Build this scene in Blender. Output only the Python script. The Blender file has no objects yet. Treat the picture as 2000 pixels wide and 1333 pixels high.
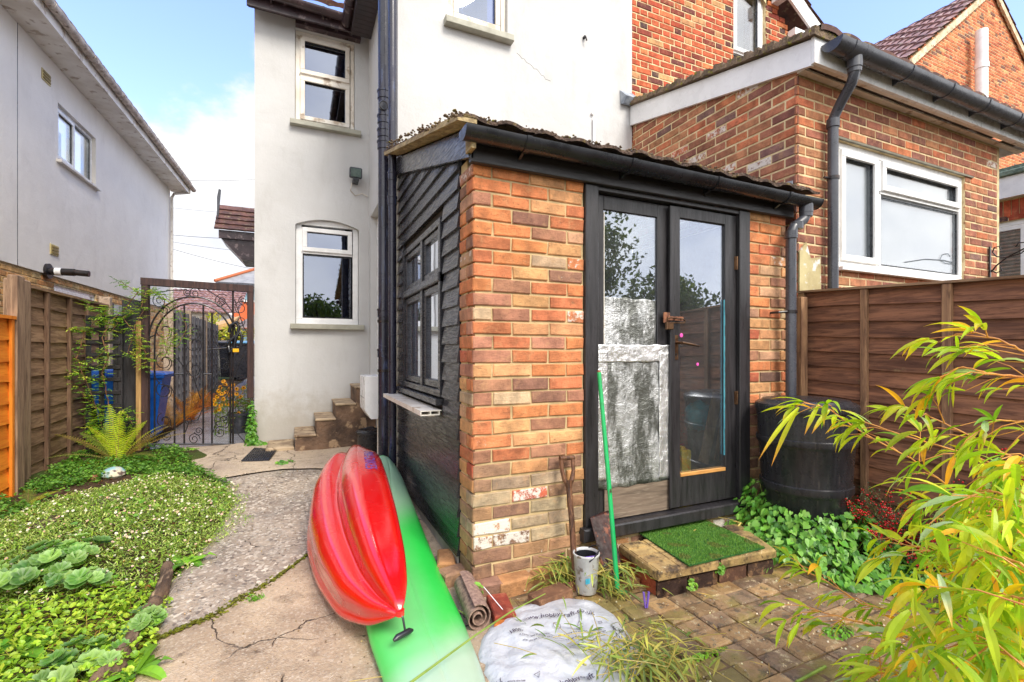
import bpy, bmesh, math, random
from mathutils import Vector, Matrix, noise
random.seed(7)
R_ = random.Random(11)
scene = bpy.context.scene
COL = scene.collection
rad = math.radians

# ------------------------------------------------------------------ camera
F_PX, HOR, CX, YAW, CAMZ = 925.0, 690.0, 1000.0, rad(24.3), 1.25
cd = bpy.data.cameras.new('camera'); cam = bpy.data.objects.new('camera', cd); COL.objects.link(cam)
cam.location = (0, 0, CAMZ); cam.rotation_euler = (rad(90), 0, -YAW)
cd.sensor_width = 36; cd.lens = F_PX / 2000 * 36; cd.shift_y = (HOR - 666.5) / 2000
cd.clip_start = 0.05; cd.clip_end = 2000
scene.camera = cam

# ------------------------------------------------------------------ sky, sun, exposure
SUN_EL, SUN_AZ = rad(46), rad(168)      # azimuth measured from +Y towards +X: behind the camera
world = bpy.data.worlds.new('World'); scene.world = world; world.use_nodes = True
wn, wl = world.node_tree.nodes, world.node_tree.links
wn.clear()
wo = wn.new('ShaderNodeOutputWorld'); bg = wn.new('ShaderNodeBackground'); bg.inputs[1].default_value = 0.15
sky = wn.new('ShaderNodeTexSky'); sky.sky_type = 'NISHITA'; sky.sun_disc = False
sky.sun_elevation = SUN_EL; sky.sun_rotation = SUN_AZ; sky.air_density = 1.0; sky.dust_density = 1.5; sky.ozone_density = 1.6
tc = wn.new('ShaderNodeTexCoord')
def wmath(op, a, b=None, c=None, clamp=False):
    n = wn.new('ShaderNodeMath'); n.operation = op; n.use_clamp = clamp
    for i, x in enumerate((a, b, c)):
        if x is None: continue
        if isinstance(x, (int, float)): n.inputs[i].default_value = x
        else: wl.new(x, n.inputs[i])
    return n.outputs[0]
mp = wn.new('ShaderNodeMapping'); mp.inputs['Scale'].default_value = (1, 1, 1.5); wl.new(tc.outputs['Generated'], mp.inputs[0])
mp.inputs['Location'].default_value = (0.37, 0.2, 0.1)
nz = wn.new('ShaderNodeTexNoise'); nz.inputs['Scale'].default_value = 2.6; nz.inputs['Detail'].default_value = 9; nz.inputs['Roughness'].default_value = 0.6
wl.new(mp.outputs[0], nz.inputs['Vector'])
sepx = wn.new('ShaderNodeSeparateXYZ'); wl.new(tc.outputs['Generated'], sepx.inputs[0])
# cloud cover grows towards the horizon, and one heap of cumulus stands beside the house
def pull(d, r):
    n = wn.new('ShaderNodeVectorMath'); n.operation = 'DISTANCE'
    wl.new(tc.outputs['Generated'], n.inputs[0]); n.inputs[1].default_value = Vector(d).normalized()
    return wmath('SUBTRACT', 1.0, wmath('DIVIDE', n.outputs['Value'], r), clamp=True)
low = wmath('SUBTRACT', 0.42, sepx.outputs['Z'])
cov = wmath('ADD', nz.outputs['Fac'], wmath('MULTIPLY', low, 0.42))
cov = wmath('ADD', cov, wmath('MULTIPLY', pull((-0.09, 1.15, 0.50), 0.36), 0.40))
cov = wmath('SUBTRACT', cov, wmath('MULTIPLY', pull((-0.26, 1.2, 0.80), 0.55), 0.28))
cov = wmath('SUBTRACT', cov, wmath('MULTIPLY', pull((1.05, 0.6, 0.75), 0.55), 0.22))
back = wmath('MULTIPLY', wmath('SUBTRACT', 0.25, sepx.outputs['Y'], clamp=True), 0.5)
cov = wmath('ADD', cov, back)
rmp = wn.new('ShaderNodeMapRange'); rmp.interpolation_type = 'SMOOTHSTEP'
rmp.inputs['From Min'].default_value = 0.49; rmp.inputs['From Max'].default_value = 0.61; wl.new(cov, rmp.inputs['Value'])
nz2 = wn.new('ShaderNodeTexNoise'); nz2.inputs['Scale'].default_value = 5; nz2.inputs['Detail'].default_value = 6; wl.new(mp.outputs[0], nz2.inputs['Vector'])
cr = wn.new('ShaderNodeValToRGB'); wl.new(nz2.outputs['Fac'], cr.inputs[0])
cr.color_ramp.elements[0].position = 0.33; cr.color_ramp.elements[0].color = (3.6, 3.7, 4.05, 1)
cr.color_ramp.elements[1].position = 0.62; cr.color_ramp.elements[1].color = (5.1, 5.05, 4.95, 1)
lift = wn.new('ShaderNodeMix'); lift.data_type = 'RGBA'; lift.blend_type = 'ADD'; lift.inputs[0].default_value = 1.0
wl.new(sky.outputs[0], lift.inputs[6]); lift.inputs[7].default_value = (.15, .15, 1.0, 1)
mx = wn.new('ShaderNodeMix'); mx.data_type = 'RGBA'
wl.new(rmp.outputs[0], mx.inputs[0]); wl.new(lift.outputs[2], mx.inputs[6]); 
# clouds facing the sun, behind the camera, are brighter than those beyond the houses
frt = wn.new('ShaderNodeMapRange'); frt.inputs['From Min'].default_value = -.15; frt.inputs['From Max'].default_value = .7; frt.inputs['To Min'].default_value = 1.12; frt.inputs['To Max'].default_value = .66
wl.new(sepx.outputs['Y'], frt.inputs['Value']); cs = wn.new('ShaderNodeVectorMath'); cs.operation = 'SCALE'; wl.new(cr.outputs[0], cs.inputs[0]); wl.new(frt.outputs[0], cs.inputs['Scale']); wl.new(cs.outputs[0], mx.inputs[7])
wl.new(mx.outputs[2], bg.inputs[0]); wl.new(bg.outputs[0], wo.inputs[0])
sd = bpy.data.lights.new('sun', 'SUN'); sd.energy = 1.5; sd.angle = rad(22); sd.color = (1.0, 0.93, 0.82)
sun = bpy.data.objects.new('sun', sd); COL.objects.link(sun)
sdir = Vector((math.sin(SUN_AZ) * math.cos(SUN_EL), math.cos(SUN_AZ) * math.cos(SUN_EL), math.sin(SUN_EL)))
sun.rotation_euler = (-sdir).to_track_quat('-Z', 'Y').to_euler(); sun.location = sdir * 60
scene.view_settings.view_transform = 'Standard'; scene.view_settings.look = 'None'
scene.view_settings.exposure = 1.43; scene.view_settings.gamma = 1

# ------------------------------------------------------------------ survey: a sight line of the photograph met with a real plane
FW = (math.sin(YAW), math.cos(YAW)); RT = (math.cos(YAW), -math.sin(YAW))
def sight(px, py):
    u = (px - CX) / F_PX; v = (HOR - py) / F_PX
    return (FW[0] + u * RT[0], FW[1] + u * RT[1], v)
def oy(px, py, Y): d = sight(px, py); t = Y / d[1]; return Vector((d[0] * t, Y, CAMZ + d[2] * t))
def ox(px, py, X): d = sight(px, py); t = X / d[0]; return Vector((X, d[1] * t, CAMZ + d[2] * t))
def oz(px, py, Z=0.0): d = sight(px, py); t = (Z - CAMZ) / d[2]; return Vector((d[0] * t, d[1] * t, Z))
def od(px, py, t): d = sight(px, py); return Vector((d[0] * t, d[1] * t, CAMZ + d[2] * t))
def lerp(a, b, t): return a + (b - a) * t
def sm(a, b, x): x = min(1, max(0, (x - a) / (b - a))); return x * x * (3 - 2 * x)
def G(x, y):                                      # height of the land
    z = 0.0
    if y > 2.4: z += 0.2 * min(1, (y - 2.4) / 3.9)
    if y > 6.3: z += 0.4 * min(1, (y - 6.3) / 10.7)
    return z
def og(px, py, dz=0.0):
    z = 0.0
    for _ in range(12):
        p = oz(px, py, z + dz); z = G(p.x, p.y)
    return p

# ------------------------------------------------------------------ objects
ROOT = {}
def tag(o, label=None, cat=None, group=None, kind=None):
    if label: o['label'] = label
    if cat: o['category'] = cat
    if group: o['group'] = group
    if kind: o['kind'] = kind
    return o
def thing(name, loc, label, cat, group=None):
    o = bpy.data.objects.new(name, None); COL.objects.link(o); o.location = loc; o.empty_display_size = .2
    ROOT[o] = Vector(loc); return tag(o, label, cat, group)
class MB:
    """collects shapes, build() links them as ONE mesh object"""
    def __init__(s, M=None): s.v = []; s.f = []; s.c = []; s.M = M; s.col = None
    def add(s, vs, fs, col=None):
        b = len(s.v)
        for p in vs:
            p = Vector(p); s.v.append(s.M @ p if s.M is not None else p)
        s.f += [tuple(b + i for i in f) for f in fs]
        cc = col or s.col or (1, 1, 1, 1)
        s.c += [cc] * len(vs); return b
    def box(s, a, b, col=None, ch=0.0):
        x0, y0, z0 = [min(a[i], b[i]) for i in range(3)]; x1, y1, z1 = [max(a[i], b[i]) for i in range(3)]
        if ch <= 0 or min(x1 - x0, y1 - y0, z1 - z0) < 2.2 * ch:
            s.add([(x0, y0, z0), (x1, y0, z0), (x1, y1, z0), (x0, y1, z0), (x0, y0, z1), (x1, y0, z1), (x1, y1, z1), (x0, y1, z1)],
                  [(0, 3, 2, 1), (4, 5, 6, 7), (0, 1, 5, 4), (1, 2, 6, 5), (2, 3, 7, 6), (3, 0, 4, 7)], col)
        else:
            def rg(z, i): return [(x0 + i, y0 + i, z), (x1 - i, y0 + i, z), (x1 - i, y1 - i, z), (x0 + i, y1 - i, z)]
            vs = rg(z0, ch) + rg(z0 + ch, 0) + rg(z1 - ch, 0) + rg(z1, ch)
            s.add(vs, [(3, 2, 1, 0), (12, 13, 14, 15)] + [(k * 4 + i, k * 4 + (i + 1) % 4, k * 4 + 4 + (i + 1) % 4, k * 4 + 4 + i) for k in range(3) for i in range(4)], col)
    def hexa(s, p, col=None):   # 8 points: bottom ring then top ring
        s.add(p, [(0, 3, 2, 1), (4, 5, 6, 7), (0, 1, 5, 4), (1, 2, 6, 5), (2, 3, 7, 6), (3, 0, 4, 7)], col)
    def prism(s, poly, d, col=None):
        n = len(poly); d = Vector(d)
        vs = [Vector(p) for p in poly] + [Vector(p) + d for p in poly]
        fs = [tuple(range(n))[::-1], tuple(range(n, 2 * n))] + [(i, (i + 1) % n, n + (i + 1) % n, n + i) for i in range(n)]
        s.add(vs, fs, col)
    def quad(s, *p, col=None): s.add(p, [tuple(range(len(p)))], col)
    def tube(s, pts, r, n=8, cap=True, col=None, flat=1.0):
        pts = [Vector(p) for p in pts]; m = len(pts); rs = r if isinstance(r, (list, tuple)) else [r] * m
        t0 = (pts[1] - pts[0]).normalized(); up = Vector((0, 0, 1)) if abs(t0.z) < .9 else Vector((1, 0, 0))
        nrm = (up - t0 * up.dot(t0)).normalized(); vs = []
        for i in range(m):
            t = (pts[min(i + 1, m - 1)] - pts[max(i - 1, 0)])
            if t.length < 1e-9: t = t0
            t = t.normalized(); nrm = (nrm - t * nrm.dot(t)).normalized(); bn = t.cross(nrm)
            for k in range(n):
                a = 2 * math.pi * k / n
                vs.append(pts[i] + (nrm * math.cos(a) * flat + bn * math.sin(a)) * rs[i])
        fs = [(i * n + k, i * n + (k + 1) % n, (i + 1) * n + (k + 1) % n, (i + 1) * n + k) for i in range(m - 1) for k in range(n)]
        if cap: fs += [tuple(range(n))[::-1], tuple(range((m - 1) * n, m * n))]
        s.add(vs, fs, col)
    def lathe(s, prof, c=(0, 0, 0), n=24, col=None, axis='z', cap=True):
        vs = []
        for (r, h) in prof:
            for k in range(n):
                a = 2 * math.pi * k / n
                p = (r * math.cos(a), r * math.sin(a), h)
                if axis == 'x': p = (h, p[0], p[1])
                if axis == 'y': p = (p[0], h, p[1])
                vs.append((c[0] + p[0], c[1] + p[1], c[2] + p[2]))
        m = len(prof)
        fs = [(i * n + k, i * n + (k + 1) % n, (i + 1) * n + (k + 1) % n, (i + 1) * n + k) for i in range(m - 1) for k in range(n)]
        if cap: fs += [tuple(range(n))[::-1], tuple(range((m - 1) * n, m * n))]
        s.add(vs, fs, col)
    def sweep(s, prof, pts, closed=True, col=None, caps=True, up=(0, 0, 1)):
        """prof: list of (side, up) offsets swept along pts"""
        pts = [Vector(p) for p in pts]; n = len(prof); vs = []; up = Vector(up)
        for i in range(len(pts)):
            t = (pts[min(i + 1, len(pts) - 1)] - pts[max(i - 1, 0)]).normalized()
            sd_ = t.cross(up).normalized(); u2 = sd_.cross(t)
            vs += [pts[i] + sd_ * a + u2 * b for a, b in prof]
        fs = []; e = n if closed else n - 1
        for i in range(len(pts) - 1):
            for k in range(e): fs.append((i * n + k, i * n + (k + 1) % n, (i + 1) * n + (k + 1) % n, (i + 1) * n + k))
        if caps and closed: fs += [tuple(range(n))[::-1], tuple(range((len(pts) - 1) * n, len(pts) * n))]
        s.add(vs, fs, col)
    def build(s, name, mat, parent=None, smooth=False, recalc=True, label=None, bevel=0, origin=None, merge=False):
        me = bpy.data.meshes.new(name)
        org = Vector(origin) if origin is not None else (ROOT.get(parent, Vector((0, 0, 0))) if parent else Vector((0, 0, 0)))
        me.from_pydata([tuple(p - org) for p in s.v], [], s.f)
        if s.c:
            ca = me.color_attributes.new('Col', 'FLOAT_COLOR', 'POINT')
            ca.data.foreach_set('color', [x for c in s.c for x in c])
        if recalc or bevel or merge:
            bm = bmesh.new(); bm.from_mesh(me)
            if merge: bmesh.ops.remove_doubles(bm, verts=bm.verts, dist=1e-5)
            if recalc: bmesh.ops.recalc_face_normals(bm, faces=bm.faces)
            bm.to_mesh(me); bm.free()
        if smooth: me.polygons.foreach_set('use_smooth', [True] * len(me.polygons))
        me.materials.append(mat)
        o = bpy.data.objects.new(name, me); COL.objects.link(o)
        if parent: o.parent = parent; ROOT[o] = org
        else:
            ROOT[o] = org
            if origin is not None: o.location = org
        if bevel:
            md = o.modifiers.new('bevel', 'BEVEL'); md.width = bevel; md.segments = 2; md.limit_method = 'ANGLE'; md.angle_limit = rad(40)
        if smooth and smooth != 'all':
            md = o.modifiers.new('edges', 'EDGE_SPLIT'); md.split_angle = rad(38)
        if label: o['label'] = label
        return o
def copy_tree(o, parent=None):
    c = o.copy(); COL.objects.link(c)
    if parent: c.parent = parent
    for ch in list(o.children): copy_tree(ch, c)
    return c
def front(Y): return Matrix(((1, 0, 0, 0), (0, 0, -1, Y), (0, 1, 0, 0), (0, 0, 0, 1)))      # (s, z, n) on a wall facing the garden
def side(X): return Matrix(((0, 0, -1, X), (1, 0, 0, 0), (0, 1, 0, 0), (0, 0, 0, 1)))       # (s, z, n) on a wall facing left
def vert(p, q):                                                                              # wall line from p to q; n to its right-hand side
    d = (Vector(q) - Vector(p)).normalized(); return Matrix(((d.x, 0, d.y, p[0]), (d.y, 0, -d.x, p[1]), (0, 1, 0, 0), (0, 0, 0, 1)))

# ------------------------------------------------------------------ materials
def lin(c): c /= 255.; return c / 12.92 if c <= .04045 else ((c + .055) / 1.055) ** 2.4
def C(r, g, b, a=1.0): return (lin(r), lin(g), lin(b), a)
def mixc(a, b, t): return tuple(a[i] + (b[i] - a[i]) * t for i in range(3)) + (a[3] if len(a) > 3 else 1,)
class NT:
    def __init__(s, name):
        s.m = bpy.data.materials.new(name); s.m.use_nodes = True; s.n = s.m.node_tree.nodes; s.l = s.m.node_tree.links
        s.p = s.n['Principled BSDF']; s.out = s.n['Material Output']; s.co = s.n.new('ShaderNodeTexCoord').outputs['Object']
    def node(s, t, **k):
        n = s.n.new(t)
        for a, b in k.items(): setattr(n, a, b)
        return n
    def map(s, sc=(1, 1, 1), rot=(0, 0, 0), src=None):
        n = s.n.new('ShaderNodeMapping'); n.inputs['Scale'].default_value = sc; n.inputs['Rotation'].default_value = rot
        s.l.new(src or s.co, n.inputs[0]); return n.outputs[0]
    def noise(s, scale, detail=4, vec=None, rough=.55, dist=0.0):
        n = s.n.new('ShaderNodeTexNoise'); n.inputs['Scale'].default_value = scale; n.inputs['Detail'].default_value = detail
        n.inputs['Roughness'].default_value = rough; n.inputs['Distortion'].default_value = dist
        s.l.new(vec or s.co, n.inputs['Vector']); return n.outputs['Fac']
    def vor(s, scale, feat='F1', vec=None, out='Distance', rnd=1.0):
        n = s.n.new('ShaderNodeTexVoronoi'); n.feature = feat; n.inputs['Scale'].default_value = scale; n.inputs['Randomness'].default_value = rnd
        s.l.new(vec or s.co, n.inputs['Vector']); return n.outputs[out]
    def rng(s, x, a, b, c=0.0, d=1.0, smooth=True):
        n = s.n.new('ShaderNodeMapRange'); n.interpolation_type = 'SMOOTHSTEP' if smooth else 'LINEAR'
        for i, v in zip(('From Min', 'From Max', 'To Min', 'To Max'), (a, b, c, d)): n.inputs[i].default_value = v
        s.l.new(x, n.inputs['Value']); return n.outputs[0]
    def math(s, op, a, b=0.0, clamp=False):
        n = s.n.new('ShaderNodeMath'); n.operation = op; n.use_clamp = clamp
        for i, x in enumerate((a, b)):
            if isinstance(x, (int, float)): n.inputs[i].default_value = x
            else: s.l.new(x, n.inputs[i])
        return n.outputs[0]
    def mix(s, fac, a, b, blend='MIX'):
        n = s.n.new('ShaderNodeMix'); n.data_type = 'RGBA'; n.blend_type = blend
        for i, x in ((0, fac), (6, a), (7, b)):
            if isinstance(x, (int, float)): n.inputs[i].default_value = x
            elif isinstance(x, tuple): n.inputs[i].default_value = x if len(x) == 4 else x + (1,)
            else: s.l.new(x, n.inputs[i])
        return n.outputs[2]
    def attr(s, out='Color'):
        n = s.n.new('ShaderNodeAttribute'); n.attribute_name = 'Col'; return n.outputs[out]
    def set(s, **k):
        for a, x in k.items():
            i = s.p.inputs[a.replace('_', ' ')]
            if hasattr(x, 'is_linked') or hasattr(x, 'links'): s.l.new(x, i)
            else: i.default_value = x
        return s
    def bump(s, h, st=.4, dist=.01):
        n = s.n.new('ShaderNodeBump'); n.inputs['Strength'].default_value = st; n.inputs['Distance'].default_value = dist
        s.l.new(h, n.inputs['Height']); s.l.new(n.outputs[0], s.p.inputs['Normal']); return s
def plain(name, a, b=None, rough=.5, scale=8, bump=0.0, bscale=60, metal=0.0, spec=.5, stretch=(1, 1, 1), bd=.004, c=None):
    t = NT(name); b = b or mixc(a, (0, 0, 0), .15)
    n = t.noise(scale, 5, t.map(stretch)); col = t.mix(t.rng(n, .35, .68), a, b)
    if c: col = t.mix(t.rng(t.noise(scale * 2.3, 6, t.map(stretch)), .56, .66), col, c)
    t.set(Base_Color=col, Roughness=t.rng(t.noise(scale * 3, 3), .3, .7, max(.02, rough - .08), rough + .08), Metallic=metal, Specular_IOR_Level=spec)
    if bump: t.bump(t.noise(bscale, 4, t.map(stretch)), bump, bd)
    return t.m
def brickmat(name, paint=C(232, 225, 215)):
    t = NT(name); col = t.attr()
    big = t.noise(9, 6, rough=.65); fine = t.noise(70, 6, rough=.7)
    c1 = t.mix(t.rng(big, .3, .7), t.mix(1.0, col, (.58, .60, .64, 1), 'MULTIPLY'), t.mix(1.0, col, (1.15, 1.18, 1.2, 1), 'MULTIPLY'))
    c1 = t.mix(t.rng(t.noise(16, 7, rough=.7, dist=.5), .5, .70, 0, .4), c1, C(206, 160, 116)); c1 = t.mix(t.rng(t.noise(13, 5, t.map((1, 1, 2.2)), .7), .58, .72, 0, .45), c1, C(104, 70, 56))
    c1 = t.mix(t.rng(fine, .56, .72, 0, .55), c1, C(92, 62, 46))
    pt = t.math('ADD', t.noise(26, 7, rough=.75), t.math('MULTIPLY', t.attr('Alpha'), .42))
    c1 = t.mix(t.rng(pt, .80, .90, 0, .85), c1, paint)
    t.set(Base_Color=c1, Roughness=.86, Specular_IOR_Level=.25)
    t.bump(t.math('ADD', t.math('MULTIPLY', t.noise(34, 7, t.map((1, 1, 1.8)), .78, .8), 1.3), t.math('MULTIPLY', t.noise(150, 4), .4)), .95, .007)
    return t.m
def woodmat(name, a, b, axis=0, rough=.6, c=None, bump=.5, sc=1.0, spec=.3, wear=None):
    st = [14 * sc] * 3; st[axis] = 1.3 * sc
    t = NT(name); v = t.map(tuple(st)); n = t.noise(2.2, 8, v, .62, .6); n2 = t.noise(7, 6, v, .7)
    col = t.mix(t.rng(n, .34, .66), a, b)
    col = t.mix(t.rng(n2, .5, .72, 0, .6), col, c or mixc(a, (0, 0, 0), .5))
    oi = t.node('ShaderNodeObjectInfo')
    if wear:
        w = t.noise(5, 8, t.map((1, 1, 1)), .7); col = t.mix(t.rng(w, .62, .72), col, wear)
    at = t.node('ShaderNodeAttribute', attribute_name='Col')
    col = t.mix(1.0, col, at.outputs['Color'], 'MULTIPLY')
    t.set(Base_Color=col, Roughness=t.rng(n2, .3, .7, rough - .1, rough + .15), Specular_IOR_Level=spec)
    t.bump(t.math('ADD', n, t.math('MULTIPLY', n2, .6)), bump, .004)
    return t.m
def leafmat(name, trans=.35, rough=.45, spec=.4, wet=0):
    t = NT(name); c = t.mix(t.rng(t.noise(30, 3), .3, .7, 0, .5), t.attr(), t.mix(1.0, t.attr(), (1.35, 1.25, .9, 1), 'MULTIPLY'))
    t.set(Base_Color=c, Roughness=rough, Specular_IOR_Level=spec)
    tr = t.node('ShaderNodeBsdfTranslucent'); t.l.new(t.mix(1.0, c, (1.3, 1.35, .7, 1), 'MULTIPLY'), tr.inputs[0])
    ms = t.node('ShaderNodeMixShader'); ms.inputs[0].default_value = trans
    t.l.new(t.p.outputs[0], ms.inputs[1]); t.l.new(tr.outputs[0], ms.inputs[2]); t.l.new(ms.outputs[0], t.out.inputs[0])
    return t.m
def glassmat(name, tint=(.8, .85, .86, 1), refl=.3, rough=.01, grime=0.0, gc=(.82, .88, 1, 1)):
    t = NT(name); t.n.remove(t.p)
    tr = t.node('ShaderNodeBsdfTransparent'); tr.inputs[0].default_value = tint
    gl = t.node('ShaderNodeBsdfGlossy'); gl.inputs['Roughness'].default_value = rough; gl.inputs[0].default_value = gc
    lw = t.node('ShaderNodeLayerWeight'); lw.inputs['Blend'].default_value = .35
    fac = t.math('ADD', t.math('MULTIPLY', lw.outputs['Facing'], .35), refl, clamp=True)
    ms = t.node('ShaderNodeMixShader'); t.l.new(fac, ms.inputs[0]); t.l.new(tr.outputs[0], ms.inputs[1]); t.l.new(gl.outputs[0], ms.inputs[2])
    sh = ms.outputs[0]
    bmp = t.node('ShaderNodeBump'); bmp.inputs['Strength'].default_value = .05; bmp.inputs['Distance'].default_value = .01
    t.l.new(t.noise(3.0, 2), bmp.inputs['Height']); t.l.new(bmp.outputs[0], gl.inputs['Normal'])
    if grime:
        df = t.node('ShaderNodeBsdfDiffuse'); df.inputs[0].default_value = (.55, .57, .58, 1)
        m2 = t.node('ShaderNodeMixShader'); t.l.new(t.rng(t.noise(5, 8, rough=.75), .3, .8, grime * .4, grime), m2.inputs[0])
        t.l.new(sh, m2.inputs[1]); t.l.new(df.outputs[0], m2.inputs[2]); sh = m2.outputs[0]
    t.l.new(sh, t.out.inputs[0]); return t.m

def render_mat(name, base, stain, dirt_low=None):
    t = NT(name)
    n = t.noise(1.3, 6, rough=.6); s2 = t.noise(3.0, 8, t.map((1, 1, .35)), .7)
    col = t.mix(t.rng(n, .3, .7, 0, .35), base, stain)
    col = t.mix(t.rng(s2, .50, .72, 0, .55), col, stain)
    col = t.mix(t.rng(t.noise(22, 8, rough=.8), .56, .72, 0, .35), col, stain)
    sp = t.node('ShaderNodeSeparateXYZ'); geo = t.node('ShaderNodeNewGeometry'); t.l.new(geo.outputs['Position'], sp.inputs[0])
    dirt = t.math('ADD', t.rng(sp.outputs['Z'], 1.3, .25), t.math('MULTIPLY', t.noise(3.2, 8, rough=.7), 1.3)); col = t.mix(t.rng(dirt, 1.02, 1.6, 0, .5), col, C(150, 138, 116))
    t.set(Base_Color=col, Roughness=.85, Specular_IOR_Level=.2)
    h = t.math('ADD', t.noise(2.6, 4), t.math('MULTIPLY', t.noise(60, 6, rough=.75), .16)); t.bump(h, .5, .03)
    return t.m
M = {}
M['render'] = render_mat('white_render', C(204, 204, 204), C(180, 179, 176))
M['render_cream'] = render_mat('cream_render', C(243, 237, 227), C(222, 215, 205))
M['brick'] = brickmat('brick')
M['mortar'] = plain('mortar', C(226, 206, 164), C(190, 168, 128), .95, 12, .7, 130, spec=.15, bd=.006)
M['mortar_dark'] = plain('mortar_dark', C(150, 130, 104), C(108, 92, 74), .95, 9, .7, 130, spec=.15, bd=.006)
M['upvc'] = plain('white_plastic', C(240, 240, 240), C(226, 226, 226), .3, 4)
M['upvc_warm'] = plain('aged_white_plastic', C(236, 230, 220), C(214, 204, 190), .4, 3, c=C(178, 160, 140))
M['sill'] = plain('painted_sill', C(172, 170, 156), C(150, 148, 134), .6, 7, .2)
M['black_plastic'] = plain('black_plastic', C(38, 40, 46), C(28, 29, 34), .28, 5, spec=.6)
M['grey_plastic'] = plain('grey_plastic', C(74, 76, 84), C(58, 60, 68), .3, 5, spec=.6)
M['pipe_blue'] = plain('painted_pipe', C(44, 44, 62), C(32, 32, 46), .25, 3, spec=.6, stretch=(4, 4, .6), c=C(56, 66, 96))
M['brown_plastic'] = plain('brown_plastic', C(74, 58, 62), C(56, 44, 48), .35, 5, c=C(128, 112, 112))
M['black_timber'] = woodmat('black_painted_timber', C(54, 52, 54), C(36, 34, 36), 0, .35, bump=.35, spec=.5)
M['black_timber_y'] = woodmat('black_painted_boarding', C(62, 62, 68), C(42, 42, 46), 1, .25, c=C(24, 24, 27), bump=.14, spec=.6)
M['black_timber_z'] = woodmat('black_painted_upright', C(54, 52, 55), C(34, 33, 35), 2, .35, bump=.35, spec=.5)
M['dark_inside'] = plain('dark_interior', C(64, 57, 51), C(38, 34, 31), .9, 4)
M['pane_dark'] = glassmat('window_glass', (.34, .38, .50, 1), .24)
M['pane_bright'] = glassmat('window_glass_bright', (.84, .86, .88, 1), .10, gc=(1, 1, 1, 1))
M['pane_shed'] = glassmat('shed_glass', (.90, .92, .92, 1), .20, .012, .05)
M['metal_black'] = plain('black_iron', C(36, 33, 36), C(24, 22, 24), .35, 10, c=C(62, 44, 40))
M['lead'] = plain('lead_flashing', C(168, 176, 186), C(120, 128, 140), .5, 12, .4, 40)
def sheet(mb, x0, x1, z0, z1, n=0.0, th=.004): mb.box((x0, z0, n), (x1, z1, n + th))

# ---- walls
def wall_slab(mb, s0, s1, z0, zt0, zt1, holes=(), th=.1, n0=0.0):
    """slab on the frame of mb from n0-th to n0; its top runs from zt0 at s0 to zt1 at s1; holes are rectangles"""
    cuts = sorted({s0, s1} | {h[0] for h in holes if s0 < h[0] < s1} | {h[1] for h in holes if s0 < h[1] < s1})
    top = lambda s: lerp(zt0, zt1, (s - s0) / (s1 - s0))
    for a, b in zip(cuts, cuts[1:]):
        m = (a + b) / 2; hs = sorted([h for h in holes if h[0] <= m <= h[1]], key=lambda h: h[2]); z = z0; segs = []
        for h in hs: segs.append((z, z, h[2], h[2])); z = h[3]
        segs.append((z, z, top(a), top(b)))
        for (za, zb, ta, tb) in segs:
            if ta - za < 1e-4 and tb - zb < 1e-4: continue
            mb.hexa([(a, za, n0 - th), (b, zb, n0 - th), (b, zb, n0), (a, za, n0), (a, ta, n0 - th), (b, tb, n0 - th), (b, tb, n0), (a, ta, n0)])
def pick(pal, rnd):
    t = rnd.random() * sum(w for w, _ in pal)
    for w, c in pal:
        t -= w
        if t <= 0: break
    k = rnd.uniform(.82, 1.15) * 1.08; g = (c[0] + c[1] + c[2]) / 3; q = .08
    return (lerp(c[0], g, q) * k, lerp(c[1], g, q) * k * rnd.uniform(.94, 1.06), lerp(c[2], g, q) * k, 0)
def one_brick(mb, s0, s1, z0, z1, d, col, rnd, ch=.006, j=.002):
    jj = lambda: rnd.uniform(-j, j)
    d = d + rnd.uniform(-.3, .3) * d
    P = [(s0, z0), (s1, z0), (s1, z1), (s0, z1)]; Q = [(s0 + ch, z0 + ch), (s1 - ch, z0 + ch), (s1 - ch, z1 - ch), (s0 + ch, z1 - ch)]
    off = [(jj(), jj()) for _ in range(4)]; dd = [d + rnd.uniform(-j, j) * .6 for _ in range(4)]
    r0 = [(p[0] + o[0], p[1] + o[1], -.012) for p, o in zip(P, off)]
    r1 = [(p[0] + o[0], p[1] + o[1], e - ch * .8) for p, o, e in zip(P, off, dd)]
    r2 = [(q[0] + o[0] + jj() * .5, q[1] + o[1] + jj() * .5, e) for q, o, e in zip(Q, off, dd)]
    fs = [(8, 9, 10, 11)]
    for k in range(2):
        for i in range(4): fs.append((k * 4 + i, k * 4 + (i + 1) % 4, k * 4 + 4 + (i + 1) % 4, k * 4 + 4 + i))
    mb.add(r0 + r1 + r2, fs, col)
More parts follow.
